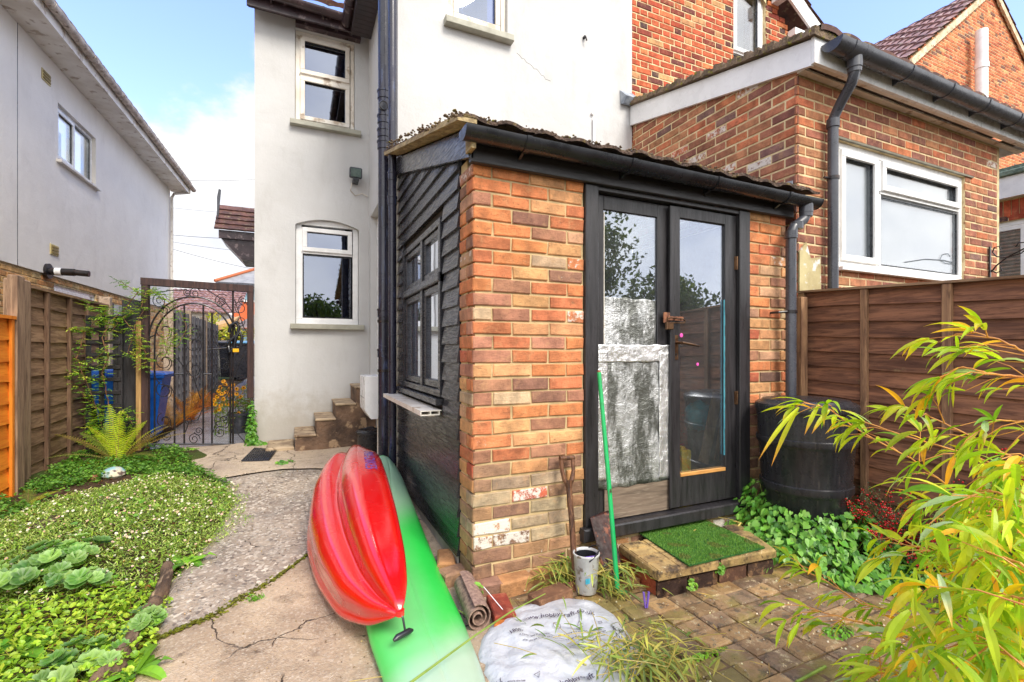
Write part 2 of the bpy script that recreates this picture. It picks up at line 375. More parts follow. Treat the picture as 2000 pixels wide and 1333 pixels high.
def bricks(mb, s0, s1, z0, ztop, pal, holes=(), seed=1, L=.213, Hh=.063, J=.012, d=.007, bond='stretcher', phase=0, white=.0, wz=None, ch=.006, j=.002, arches=()):
    rnd = random.Random(seed); ci = 0; z = z0; zt = ztop if callable(ztop) else (lambda s: ztop)
    zmax = max(zt(s0 + (s1 - s0) * i / 40) for i in range(41))
    while z < zmax - .01:
        if bond == 'flemish': seq = [L, (L - J) / 2]; s = s0 - ((ci + phase) % 2) * (L * .75 + .005) - .1
        else: seq = [L]; s = s0 - ((ci + phase) % 2) * (L + J) / 2 - (0)
        k = 0
        while s < s1:
            l = seq[k % len(seq)] + rnd.uniform(-.004, .004); a, b = max(s, s0), min(s + l, s1)
            parts = [(a, b)]
            for h in holes:
                if z + Hh > h[2] + .02 and z < h[3] - .02:
                    np_ = []
                    for (p, q) in parts:
                        if q <= h[0] or p >= h[1]: np_.append((p, q)); continue
                        if p < h[0]: np_.append((p, h[0]))
                        if q > h[1]: np_.append((h[1], q))
                    parts = np_
            for (p, q) in parts:
                if q - p < .02: continue
                m = (p + q) / 2
                if z + Hh * .4 > zt(m): continue
                if any((m - ax) ** 2 + (z + Hh / 2 - az) ** 2 < ar * ar and z + Hh > az0 for ax, az, ar, az0 in arches): continue
                c = list(pick(pal, rnd)); w = white + (wz(m, z) if wz else 0)
                c[3] = max(0, rnd.gauss(w, .35)) if w > -1 else 0
                c[3] = min(1, c[3])
                one_brick(mb, p, q, z, min(z + Hh, zt(m)) if False else z + Hh, d, tuple(c), rnd, ch, j)
            s += l + J; k += 1
        z += Hh + J; ci += 1

# ---- windows:  parts frame, pane; sub-parts casement
def frame_ring(mb, s0, s1, z0, z1, w, n0, n1, ch=.004):
    mb.box((s0, z0, n0), (s1, z0 + w, n1), ch=ch); mb.box((s0, z1 - w, n0), (s1, z1, n1), ch=ch)
    mb.box((s0, z0 + w, n0), (s0 + w, z1 - w, n1), ch=ch); mb.box((s1 - w, z0 + w, n0), (s1, z1 - w, n1), ch=ch)
def window(parent, Mx, s0, s1, z0, z1, cells, pane='pane_dark', fr=.05, depth=-.05, mat='upvc', room=None):
    """cells: list of (s0,s1,z0,z1,opening?)"""
    w = MB(Mx); frame_ring(w, s0, s1, z0, z1, fr, depth - .06, depth)
    for a, b, c, d, op in cells:
        if a > s0 + fr: w.box((a - .022, c, depth - .06), (a + .004, d, depth - .003))
        if c > z0 + fr: w.box((a, c - .022, depth - .06), (b, c + .004, depth - .004))
    f = w.build('window', M[mat], parent)
    for a, b, c, d, op in cells:
        i = .012
        if op:
            cs = MB(Mx); frame_ring(cs, a + .003, b - .003, c + .003, d - .003, .052, depth - .02, depth + .018); cs.build('casement', M[mat], f); i = .05
        p = MB(Mx); p.box((a + i, c + i, depth - .034), (b - i, d - i, depth - .026)); p.build('pane', M[pane], f)
        gk = MB(Mx); frame_ring(gk, a + i, b - i, c + i, d - i, .007, depth - .024, depth - (.0 if op else .008) - .001, 0)
        gk.build('gasket', M['black_plastic'], f)
    return f
# ================================================================== SETTING
def grid_sheet(xs, ys, zf):
    mb = MB(); n = len(xs)
    for y in ys:
        for x in xs: mb.v.append(Vector((x, y, zf(x, y)))); mb.c.append((1, 1, 1, 1))
    for i in range(len(ys) - 1):
        for j in range(n - 1): mb.f.append((i * n + j, i * n + j + 1, (i + 1) * n + j + 1, (i + 1) * n + j))
    return mb
def fbm(x, y, s=1.0, o=0.0): return noise.noise(Vector((x * s, y * s, o)))
xs = [-400, -150, -60, -25, -12, -6] + [-4 + .1 * i for i in range(101)] + [8, 12, 25, 60, 150, 400]
ys = [-400, -150, -60, -25, -12, -6, -3] + [-2 + .1 * i for i in range(101)] + [9 + .5 * i for i in range(20)] + [25, 60, 150, 400, 900]
def ground_z(x, y):
    z = G(x, y) - .02
    if x < -.5 and 0 < y < 6.2: z += .05 * sm(-.5, -1.2, x) + .03 * fbm(x, y, 2.5)
    if x > 3.0 and y < 2.3: z += .06 * sm(3.0, 3.4, x)
    if x < -.55 and y > 6.3 : z -= .0
    return z
gm = NT('soil')
gcol = gm.mix(gm.rng(gm.noise(3, 8, rough=.7), .35, .65), C(84, 64, 46), C(52, 40, 30))
gcol = gm.mix(gm.rng(gm.noise(30, 6, rough=.7), .5, .7, 0, .7), gcol, C(128, 106, 80))
gcol = gm.mix(gm.rng(gm.noise(1.1, 6), .5, .6, 0, .7), gcol, C(74, 92, 36))
gm.set(Base_Color=gcol, Roughness=.95, Specular_IOR_Level=.2); gm.bump(gm.noise(60, 6, rough=.7), .9, .02)
tag(grid_sheet(xs, ys, ground_z).build('ground', gm.m, smooth='all', recalc=False), kind='structure')

# concrete path in three old slabs, cracked, the middle one wet exposed aggregate
def concrete(name, a, b, aggregate, wet):
    t = NT(name)
    big = t.noise(1.6, 7, rough=.62); col = t.mix(t.rng(big, .32, .66), a, b)
    col = t.mix(t.rng(t.noise(6, 8, rough=.72), .5, .68, 0, .6), col, C(112, 92, 72))
    pb = t.vor(62 if aggregate else 110, vec=t.co, out='Color'); sepc = t.node('ShaderNodeSeparateColor'); t.l.new(pb, sepc.inputs[0])
    st = t.mix(sepc.outputs[0], C(70, 58, 52), C(236, 224, 204)) ; col = t.mix(t.math('MULTIPLY', t.rng(sepc.outputs[1], .3, .9), .75 if aggregate else .3), col, st)
    dv = t.node('ShaderNodeVectorMath', operation='ADD'); nn = t.node('ShaderNodeTexNoise'); nn.inputs['Scale'].default_value = 5; nn.inputs['Detail'].default_value = 6
    sc = t.node('ShaderNodeVectorMath', operation='SCALE'); sc.inputs['Scale'].default_value = .28; t.l.new(t.co, nn.inputs['Vector']); t.l.new(nn.outputs['Color'], sc.inputs[0])
    t.l.new(t.co, dv.inputs[0]); t.l.new(sc.outputs[0], dv.inputs[1])
    ck = t.vor(1.25, 'DISTANCE_TO_EDGE', dv.outputs[0]); gate = t.noise(2.0, 3)
    line = t.math('MULTIPLY', t.rng(ck, .007 if not aggregate else .004, .0), t.rng(gate, .56, .62) if aggregate else t.rng(gate, .44, .52)); col = t.mix(line, col, C(52, 42, 32))
    grit = t.rng(t.noise(4.2, 9, rough=.8), .58, .70); col = t.mix(t.math('MULTIPLY', grit, .8), col, C(70, 54, 44))
    w = t.rng(t.noise(1.9, 5, rough=.6), .40, .60); ro = t.math('SUBTRACT', .82, t.math('MULTIPLY', w, wet))
    t.set(Base_Color=t.mix(t.math('MULTIPLY', w, wet * .45), col, t.mix(1.0, col, (.62, .62, .66, 1), 'MULTIPLY')), Roughness=ro, Specular_IOR_Level=.5)
    t.bump(t.math('ADD', t.math('ADD', t.math('MULTIPLY', t.noise(9, 6, rough=.65), 1.2), t.math('MULTIPLY', t.vor(95 if aggregate else 170), .35)), t.math('MULTIPLY', line, -1.2)), .8, .012)
    return t.m
mc_near = concrete('beige_concrete', C(200, 176, 146), C(158, 136, 112), False, .15)
mc_mid = concrete('aggregate_concrete', C(184, 166, 144), C(138, 124, 110), True, .62)
mc_far = concrete('smooth_concrete', C(200, 180, 152), C(176, 156, 134), False, .3)
PL = [(-.2, -2.5), (-.35, 0), (-.50, 1.2), (-.60, 2.0), (-.62, 2.5), (-.64, 3.03), (-.52, 3.6), (-.46, 4.2), (-.60, 4.75), (-.86, 5.2), (-1.10, 5.75), (-1.24, 6.2), (-1.3, 6.6)]
def path_left(y):
    for (xa, ya), (xb, yb) in zip(PL, PL[1:]):
        if ya <= y <= yb: return lerp(xa, xb, (y - ya) / (yb - ya))
    return PL[-1][0]
LA = [(-.72, 2.42), (-.35, 2.62), (-.12, 2.86), (.15, 3.22), (.35, 3.3), (.9, 3.4)]
LB = [(-.9, 4.85), (-.5, 4.95), (-.15, 5.05), (.25, 4.9), (.9, 4.9)]
def yon(L, x):
    if x <= L[0][0]: return L[0][1]
    for (xa, ya), (xb, yb) in zip(L, L[1:]):
        if x <= xb: return lerp(ya, yb, (x - xa) / (xb - xa))
    return L[-1][1]
def slab(name, mat, flo, fhi, gap0, gap1, dz, xr=.9):
    nu, nv = 26, 34; mb = MB()
    for i in range(nv + 1):
        for j in range(nu + 1):
            u = j / nu; v = i / nv
            x = lerp(-.5, xr, u)
            for _ in range(4):
                y = lerp(flo(x) + gap0, fhi(x) - gap1, v); x = lerp(path_left(y), xr, u)
            y += .018 * fbm(x, y, 9) * (1 if v in (0, 1) else .3)
            z = G(x, y) + dz + .008 * fbm(x, y, 3.0)
            if v in (0, 1): z -= .010
            if u == 0: z -= .03
            mb.v.append(Vector((x, y, z))); mb.c.append((1, 1, 1, 1))
    for i in range(nv):
        for j in range(nu): a = i * (nu + 1) + j; mb.f.append((a, a + 1, a + nu + 2, a + nu + 1))
    return tag(mb.build(name, mat, smooth='all', recalc=False), kind='structure')
slab('path', mc_near, lambda x: -2.5, lambda x: yon(LA, x), 0, .008, .012)
slab('path', mc_mid, lambda x: yon(LA, x), lambda x: yon(LB, x), .01, .012, .010)
slab('path', mc_far, lambda x: yon(LB, x), lambda x: 6.28, .008, 0, .016)
# wet paved alley beyond the gate
al = NT('wet_paving'); bt = al.node('ShaderNodeTexBrick'); al.l.new(al.map((4.2, 4.2, 4.2)), bt.inputs[0])
bt.inputs['Color1'].default_value = C(160, 158, 164); bt.inputs['Color2'].default_value = C(188, 186, 192); bt.inputs['Mortar'].default_value = C(84, 80, 78); bt.inputs['Mortar Size'].default_value = .03
al.set(Base_Color=al.mix(al.rng(al.noise(5, 6), .4, .7, 0, .5), bt.outputs[0], C(120, 116, 116)), Roughness=.22, Specular_IOR_Level=.7); al.bump(bt.outputs['Fac'], -.5, .01)
am = MB(); ayy = [6.29 + .6 * i for i in range(20)]
for y in ayy:
    for x in (-1.5, -1.0, -.5): am.v.append(Vector((x + .02 * (y - 6.3), y, G(x, y) + .006))); am.c.append((1, 1, 1, 1))
for i in range(len(ayy) - 1):
    for j in range(2): am.f.append((i * 3 + j, i * 3 + j + 1, i * 3 + j + 4, i * 3 + j + 3))
tag(am.build('alley', al.m, recalc=False), kind='structure')
# block paving of the patio
pv = NT('patio_blocks'); pc = pv.attr()
pcol = pv.mix(pv.rng(pv.noise(7, 8, rough=.7), .35, .65), pv.mix(1.0, pc, (.6, .56, .52, 1), 'MULTIPLY'), pc)
pcol = pv.mix(pv.rng(pv.noise(26, 8, rough=.8), .53, .62, 0, .85), pcol, C(226, 206, 164)); pcol = pv.mix(pv.rng(pv.noise(13, 8, rough=.8), .52, .60, 0, .85), pcol, C(66, 54, 44))
pcol = pv.mix(pv.rng(pv.noise(2.4, 6, rough=.6), .50, .60, 0, .6), pcol, C(128, 118, 52))
pv.set(Base_Color=pcol, Roughness=pv.rng(pv.noise(3, 5), .35, .6, .35, .8), Specular_IOR_Level=.5)
pv.bump(pv.math('ADD', pv.noise(14, 6, rough=.7), pv.math('MULTIPLY', pv.noise(80, 5, rough=.7), .35)), .9, .012)
M['patio'] = pv.m
pb = MB(); rp = random.Random(5)
ca, sa = math.cos(rad(-6)), math.sin(rad(-6))
for iy in range(-14, 24):
    for ix in range(0, 20):
        x0 = .86 + ix * .145 + (iy % 2) * .0; y0 = -.1 + iy * .105
        if (ix + iy // 2) % 2: pass
        x1, y1 = x0 + .137, y0 + .099
        if y1 > 2.30 or x0 > 3.25 or y0 < -1.4: continue
        if 1.68 < (x0 + x1) / 2 < 2.5 and y0 > 1.96: continue
        k = rp.uniform(.75, 1.12); base = mixc(C(182, 146, 98), C(136, 114, 94), rp.random()); c = (base[0] * k, base[1] * k, base[2] * k, 1)
        z = .000 + rp.uniform(-.006, .006); tx, ty = rp.uniform(-.004, .004), rp.uniform(-.004, .004)
        P = [(x0, y0), (x1, y0), (x1, y1), (x0, y1)]
        Q = [(x0 + .01, y0 + .01), (x1 - .01, y0 + .01), (x1 - .01, y1 - .01), (x0 + .01, y1 - .01)]
        jit = [(rp.uniform(-.005, .005), rp.uniform(-.005, .005)) for _ in range(4)]
        r0 = [(p[0] + o[0], p[1] + o[1], -.05) for p, o in zip(P, jit)]; r1 = [(p[0] + o[0], p[1] + o[1], z - .008) for p, o in zip(P, jit)]
        r2 = [(q[0] + o[0], q[1] + o[1], z + (tx if i in (1, 2) else -tx) + (ty if i > 1 else -ty)) for i, (q, o) in enumerate(zip(Q, jit))]
        pb.add(r0 + r1 + r2, [(8, 9, 10, 11)] + [(k2 * 4 + i, k2 * 4 + (i + 1) % 4, k2 * 4 + 4 + (i + 1) % 4, k2 * 4 + 4 + i) for k2 in range(2) for i in range(4)], c)
tag(pb.build('patio_paving', M['patio']), kind='structure')
pd = grid_sheet([.84 + .06 * i for i in range(45)], [-1.5 + .06 * i for i in range(65)], lambda x, y: -.011 + .006 * fbm(x, y, 7))
tag(pd.build('patio_joints', plain('joint_dirt', C(118, 94, 66), C(62, 50, 38), .9, 7, .8, 60, c=C(112, 112, 46)), smooth='all', recalc=False), kind='structure')

# ================================================================== MAIN WHITE HOUSE
PAL_OLD = [(5, C(220, 132, 76)), (4, C(206, 120, 74)), (3, C(200, 150, 112)), (3, C(182, 124, 94)), (1.2, C(160, 112, 90)), (2.5, C(216, 154, 100)), (.3, C(126, 90, 78)), (.8, C(196, 102, 68)), (.7, C(204, 170, 132))]
PAL_RED = [(5, C(200, 92, 52)), (3, C(184, 76, 46)), (2, C(150, 66, 50)), (2, C(216, 118, 66)), (1, C(116, 62, 56)), (1, C(206, 150, 96)), (.6, C(90, 66, 62))]
PAL_EXT = [(4, C(168, 104, 78)), (3, C(188, 120, 84)), (2.2, C(152, 96, 80)), (2, C(192, 128, 86)), (.6, C(138, 100, 90)), (1.5, C(206, 116, 74))]
PAL_TERR = [(5, C(226, 130, 78)), (3, C(212, 112, 66)), (2, C(188, 94, 62)), (1, C(232, 158, 100)), (1, C(136, 88, 74))]
house = thing('white_house', (.825, 6.3, 0), 'white rendered two storey house with grey sills behind the lean to shed', 'house')
W1 = (-.035, .655, 4.055, 5.185); W2 = (-.03, .705, 1.605, 2.90)
w = MB(front(6.3)); wall_slab(w, -.467, .825, -.1, 5.30, 5.30, [W1, W2], .3); w.build('wall', M['render'], house)
w = MB(side(.825)); wall_slab(w, 4.65, 6.3, -.1, 5.3, 5.3, [(5.35, 6.12, .84, 2.95)], .25); w.build('wall', M['render'], house)
w = MB(side(-.467)); wall_slab(w, 6.6, 14, -.1, 5.3, 5.3, [], .25); w.build('wall', M['render'], house)
BW = (1.30, 1.915, 4.42, 5.75)
w = MB(front(4.35)); wall_slab(w, .825, 3.462, -.1, 5.35, 7.6, [BW], .3); w.build('wall', M['render'], house)
# the arched head over the ground floor window
w = MB(front(6.3)); pts = [(-.031, 2.97, 0)] + [(lerp(-.031, .706, i / 12), 2.815 + .085 * (1 - (2 * i / 12 - 1) ** 2), 0) for i in range(13)] + [(.706, 2.97, 0)]
w.prism([(p[0], p[1], .0015) for p in pts], (0, 0, -.12)); w.build('window_head', M['render'], house)
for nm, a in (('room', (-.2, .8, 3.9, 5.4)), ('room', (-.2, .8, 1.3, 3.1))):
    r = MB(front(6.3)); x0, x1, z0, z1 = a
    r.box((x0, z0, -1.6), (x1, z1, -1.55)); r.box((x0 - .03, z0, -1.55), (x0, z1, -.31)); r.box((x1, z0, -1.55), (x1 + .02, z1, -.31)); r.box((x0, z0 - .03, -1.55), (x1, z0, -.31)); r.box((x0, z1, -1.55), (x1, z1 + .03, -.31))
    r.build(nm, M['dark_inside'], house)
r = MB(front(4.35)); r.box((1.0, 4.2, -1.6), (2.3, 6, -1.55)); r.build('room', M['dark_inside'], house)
window(house, front(6.3), W1[0] + .004, W1[1] - .004, W1[2], W1[3], [(W1[0] + .055, W1[1] - .055, 4.67, 5.135, True), (W1[0] + .055, W1[1] - .055, 4.105, 4.64, True)], fr=.045, depth=-.045, mat='upvc_warm')
window(house, front(6.3), W2[0] + .004, W2[1] - .004, W2[2], 2.895, [(W2[0] + .075, W2[1] - .075, 2.50, 2.80, True), (W2[0] + .075, W2[1] - .075, 1.68, 2.475, False)], fr=.065, depth=-.06)
window(house, front(4.35), BW[0], BW[1], BW[2], BW[3], [(BW[0] + .06, BW[1] - .06, BW[2] + .06, BW[3] - .06, True)], fr=.05, depth=-.05, mat='upvc_warm')
M['blind_or_sky_sheet'] = plain('white_blind', C(200, 204, 206), C(186, 192, 196), .8, 3)
bl = MB(front(6.3)); bl.box((.03, 4.80, -.16), (.60, 5.15, -.155)); bl.box((.03, 4.775, -.165), (.60, 4.80, -.15)); bl.build('blind_or_sky_sheet', M['blind_or_sky_sheet'], house)
bl = MB(front(6.3)); bl.box((.07, 2.5, -.16), (.55, 2.85, -.155)); bl.build('blind_or_sky_sheet', M['blind_or_sky_sheet'], house)
M['cloth_dark'] = plain('dark_curtain', C(44, 44, 54), C(26, 26, 32), .9, 5)
bl = MB(front(6.3))

for i in range(5): bl.tube([(.565 + .018 * i, 1.66, -.19 + .02 * (i % 2)), (.585 + .013 * i, 2.1, -.19 + .02 * (i % 2)), (.60 + .010 * i, 2.5, -.19 + .02 * (i % 2))], .013, 8)
bl.build('curtain', M['cloth_dark'], house)
for a, b, z, t in ((-.09, .725, 4.055, .06), (-.085, .765, 1.605, .065)):
    sl = MB(front(6.3)); sl.box((a, z - t, -.04), (b, z, .075), ch=.006); sl.build('window_sill', M['sill'], house)
sl = MB(front(4.35)); sl.box((1.255, 4.345, -.04), (1.955, 4.41, .08), ch=.006); sl.build('window_sill', M['sill'], house)
# side door in its recess
d = MB(side(.825)); frame_ring(d, 5.352, 6.118, .84, 2.948, .05, -.14, -.08); df = d.build('door', M['upvc'], house)
d = MB(side(.825)); d.box((5.405, .89, -.13), (6.065, 2.895, -.10), ch=.004); d.build('door_leaf', M['upvc'], df)
# crack, vent pipe stubs on the big wall
d = MB(front(4.35)); pr = None; rr = random.Random(3)
cp = [(2.02 + .385 * i / 14 + rr.uniform(-.006, .006), 4.285 - .2 * i / 14 + rr.uniform(-.014, .014), -.001) for i in range(15)]
d.tube(cp, .0028, 4); d.build('wall_crack', M['dark_inside'], house)
d = MB(front(4.35)); d.tube([(2.935, 3.3, .02), (2.935, 3.78, .02), (2.935, 3.80, .0), (2.935, 3.80, -.02)], .016, 10); d.tube([(2.918, 3.86, .0), (2.918, 3.86, .03)], .018, 10); d.build('overflow_pipe', M['upvc'], house, smooth=True)
d = MB(front(4.35)); p = oy(1140, 75, 4.35); d.tube([(p.x, p.z, -.01), (p.x, p.z, .03)], .016, 10); d.tube([(p.x, p.z, .03), (p.x, p.z - .02, .045), (p.x + .01, p.z - .05, .045)], .008, 8); d.build('wall_hook', M['metal_black'], house, smooth=True)
# eaves: gutter and fascia across the left block, then along the side wall
def halfround(r, th=.004, n=12):
    a = [(r * math.cos(math.pi + math.pi * i / n), r * math.sin(math.pi + math.pi * i / n)) for i in range(n + 1)]
    b = [((r - th) * math.cos(2 * math.pi - math.pi * i / n), (r - th) * math.sin(2 * math.pi - math.pi * i / n)) for i in range(n + 1)]
    return a + b
def gutter(parent, a, b, mat, r=.057, brackets=5, clips=True, caps=(True, True), name='gutter', back=(0, 1, 0), fascia=.06):
    a, b = Vector(a), Vector(b); g = MB(); g.sweep(halfround(r), [a, b])
    d = (b - a).normalized(); sdv = d.cross(Vector((0, 0, 1))).normalized()
    for k, e in enumerate((a, b)):
        if caps[k]:
            q = e; pp = [q + sdv * (r + .003) * math.cos(math.pi + math.pi * i / 12) + Vector((0, 0, (r + .003) * math.sin(math.pi + math.pi * i / 12))) for i in range(13)]
            g.prism(pp, d * (.006 if k else -.006))
    go = g.build(name, mat, parent, smooth=True)
    for i in range(brackets):
        t = (i + .5) / brackets; q = a.lerp(b, t); m = MB(); bw = .014
        m.sweep(halfround(r + .006, .005), [q - d * bw, q + d * bw])
        bk = Vector(back); bb = sdv if sdv.dot(bk) > 0 else -sdv
        tri = [q + bb * (r - .01) + Vector((0, 0, -.03)), q + bb * (fascia + .02) + Vector((0, 0, .0)), q + bb * (fascia + .02) + Vector((0, 0, -.085)), q + bb * (r * .4) + Vector((0, 0, -r * .95))]
        m.prism([p - d * bw * .5 for p in tri], d * bw); m.build('gutter_bracket', mat, go, smooth=True)
    return go
f_ = MB(); f_.box((-.53, 6.09, 5.18), (.68, 6.12, 5.36)); f_.box((-.53, 6.12, 5.285), (.60, 6.298, 5.30)); f_.build('fascia', M['brown_plastic'], house)
f_ = MB(); f_.box((-.03, 6.21, 5.19), (.72, 6.299, 5.26)); f_.build('soffit', M['brown_plastic'], house)
gutter(house, (-.56, 6.02, 5.33), (.55, 6.02, 5.30), M['brown_plastic'], .06, 2)
M['soffit_brown'] = plain('brown_soffit', C(60, 46, 48), C(48, 38, 40), .45, 4)
f_ = MB()
for i in range(26): f_.box((.60, 4.0 + i * .08, 5.14), (.824, 4.076 + i * .08, 5.155))
f_.box((.585, 4.0, 5.12), (.60, 6.08, 5.30)); f_.build('soffit', M['soffit_brown'], house)
gutter(house, (.535, 3.95, 5.27), (.535, 6.05, 5.25), M['brown_plastic'], .055, 3, back=(1, 0, 0))
M['tile'] = plain('brown_roof_tile', C(120, 84, 74), C(84, 62, 58), .8, 6, .4, 60, c=C(140, 122, 96))
def tiled(mb, P, U, V, nu, nv, amp=.018, step=.02, du=6):
    """roof of wavy tiles: corner P, eave vector U, slope vector V"""
    P, U, V = Vector(P), Vector(U), Vector(V); nn = U.cross(V).normalized()
    if nn.z < 0: nn = -nn
    for j in range(nv):
        vs = []; m = nu * du + 1
        for i in range(m):
            u = i / (m - 1); wv = amp * abs(math.sin(math.pi * u * nu)) ** .7; off = .003 * fbm(i * .3, j * 1.7, 3)
            for (t, h) in ((j / nv, step + .012), ((j + 1.12) / nv, .0)):
                vs.append(P + U * u + V * t + nn * (wv + h + off))
            vs.append(P + U * u + V * (j / nv) + nn * (wv + off - .006))
        fs = []
        for i in range(m - 1): a = 3 * i; fs += [(a, a + 3, a + 4, a + 1), (a + 2, a + 5, a + 3, a)]
        mb.add(vs, fs)
rf = MB(); tiled(rf, (-.62, 6.0, 5.36), (1.9, 0, 0), (0, 2.4, 1.7), 8, 8); tiled(rf, (.52, 3.9, 5.3), (0, 2.2, 0), (2.2, 0, 1.9), 9, 8)
rf.build('roof', M['tile'], house, recalc=False)
# canopy over the front door, seen past the corner of the house
cn = MB(); tiled(cn, (-1.52, 11.0, 3.72), (1.06, 0, 0), (0, .55, .62), 4, 5, .006); cnr = cn.build('canopy', M['tile'], house, recalc=False)
cn = MB(); cn.box((-1.45, 11.05, 3.56), (-.47, 11.08, 3.72)); cn.hexa([(-1.05, 11.1, 3.16), (-.47, 11.1, 3.16), (-.47, 12, 3.16), (-1.05, 12, 3.16), (-1.43, 11.1, 3.58), (-.47, 11.1, 3.58), (-.47, 12, 3.58), (-1.43, 12, 3.58)]); cn.build('canopy_bracket', M['brown_plastic'], cnr)
cn = MB(); cn.prism([(-1.47, 10.98, 3.9), (-1.44, 10.98, 4.0), (-1.40, 10.98, 4.5), (-1.44, 10.98, 4.52), (-1.47, 10.98, 4.35)], (0, .03, 0)); cn.build('finial', M['grey_plastic'], cnr)

# pipes that belong to the house
def pipe(parent, pts, r, mat, name='drainpipe', collars=(), clips=()):
    m = MB(); m.tube(pts, r, 20); o = m.build(name, mat, parent, smooth=True)
    for z in collars:
        m = MB(); x, y = pts[0][0], pts[0][1]
        m.lathe([(r, z - .04), (r * 1.13, z - .038), (r * 1.13, z + .02), (r * 1.22, z + .022), (r * 1.22, z + .036), (r, z + .038)], (x, y, 0), 20); m.build('collar', mat, o, smooth=True)
    for z in clips:
        m = MB(); x, y = pts[0][0], pts[0][1]; m.lathe([(r, z - .012), (r * 1.12, z - .012), (r * 1.12, z + .012), (r, z + .012)], (x, y, 0), 20); m.box((x, y - .01, z - .01), (x + .13, y + .01, z + .01)); m.build('clip', M['metal_black'], o, smooth=True)
    return o
sp = pipe(house, [(.715, 4.42, .05), (.715, 4.42, 6.3)], .053, M['pipe_blue'], 'soil_pipe', [oy(751, y, 4.42).z for y in (187, 235, 262, 285, 612, 690)], [oy(751, y, 4.42).z for y in (628, 724)])
m = MB(); m.lathe([(.0, .0), (.036, .0), (.036, .012), (.028, .016), (0, .016)], (.0, 0, 0), 16); o = m
q = MB(Matrix.Translation((.70, 4.37, oy(751, 213, 4.42).z)) @ Matrix.Rotation(rad(100), 4, 'X')); q.lathe([(.04, -.01), (.042, .02), (.036, .026), (.03, .02), (0.001, .022)], n=16); q.build('inspection_cap', M['grey_plastic'], sp, smooth=True)
pipe(house, [(.745, 4.17, .12), (.745, 4.17, 6.2)], .034, M['pipe_blue'], 'rainwater_pipe', [oy(765, y, 4.17).z for y in (345, 392)], [])
m = MB(); m.tube([(.80, 4.9, .5), (.80, 4.9, 2.3), (.80, 4.85, 3.2)], .009, 8); m.tube([(.79, 5.15, 3.35), (.79, 4.66, 3.05), (.79, 4.62, 2.95)], .018, 10); m.tube([(.79, 4.6, 3.45), (.79, 4.9, 3.0)], .02, 10)
m.build('waste_pipe', M['upvc_warm'], house, smooth=True)

# gas meter box on the side wall
mbx = MB(); mbx.prism([(.60, 5.26, .68), (.60, 5.26, 1.02), (.822, 5.26, 1.02), (.822, 5.26, .59), (.66, 5.26, .59)], (0, -.40, 0))
mo = mbx.build('meter_box', M['upvc'], None, bevel=.006, origin=(.72, 5.05, .59)); tag(mo, 'white plastic meter box on the side wall above the stone steps', 'meter box')
mm = MB(); mm.box((.597, 4.90, .80), (.6, 5.22, .803)); mm.build('seam', M['grey_plastic'], mo)
m = MB(); m.tube([(.79, 5.0, .12), (.79, 5.0, .60)], .018, 8); m.tube([(.76, 5.06, .12), (.76, 5.06, .60)], .012, 8); m.build('supply_pipe', M['upvc_warm'], mo, smooth=True)
# floodlight
lg = thing('floodlight', (.655, 6.22, 3.42), 'small black floodlight fixed to the white wall between the windows', 'light')
lm = MB(Matrix.Translation((.655, 6.2, 3.50)) @ Matrix.Rotation(rad(12), 4, 'X')); lm.box((-.075, -.04, -.065), (.075, .035, .065), ch=.012); lm.build('housing', M['grey_plastic'], lg, bevel=.006)
lm = MB(Matrix.Translation((.655, 6.2, 3.50)) @ Matrix.Rotation(rad(12), 4, 'X')); lm.box((-.06, -.045, -.05), (.06, -.041, .05)); lm.build('lens', plain('lamp_lens', C(108, 124, 120), C(86, 104, 98), .15, 14), lg)
lm = MB(); lm.box((.62, 6.14, 3.385), (.69, 6.298, 3.425), ch=.004); lm.box((.645, 6.2, 3.42), (.665, 6.23, 3.46)); lm.build('sensor', M['black_plastic'], lg)
lm = MB(); lm.tube([(.62, 6.29, 3.4), (.60, 6.28, 3.30), (.66, 6.28, 3.24), (.74, 6.28, 3.28), (.81, 6.27, 3.25)], .005, 6); lm.build('cable', M['upvc_warm'], lg, smooth=True)

# stone steps up to the side door
stm = plain('old_stone', C(122, 96, 76), C(70, 54, 44), .85, 4, .9, 26, bd=.02, c=C(160, 134, 106))
stt = plain('worn_tread', C(186, 164, 134), C(132, 112, 90), .85, 6, .6, 40, bd=.01, c=C(110, 88, 66))
st = thing('stone_steps', (.3, 5.97, .16), 'worn dark stone steps climbing right against the white wall', 'steps')
b_ = MB(); rs = random.Random(9)
prof = [(-.03, .10), (-.03, .33), (.185, .33), (.185, .495), (.39, .495), (.39, .655), (.605, .655), (.605, .84), (.82, .84), (.82, .10)]
b_.prism([(x, 5.66, z) for x, z in prof], (0, .635, 0)); b_.build('stair_body', stm, st)
for (x0, x1, z) in ((-.035, .185, .33), (.18, .39, .495), (.385, .605, .655), (.6, .822, .84)):
    tm = MB(); tm.box((x0 - .006, 5.645, z + .002), (x1 - .004, 6.296, z + .028), ch=.008); tm.build('tread', stt, st)
tm = MB(); tm.box((-.32, 5.72, .10), (-.04, 6.25, .225), ch=.012); tm.build('bottom_slab', stt, st)

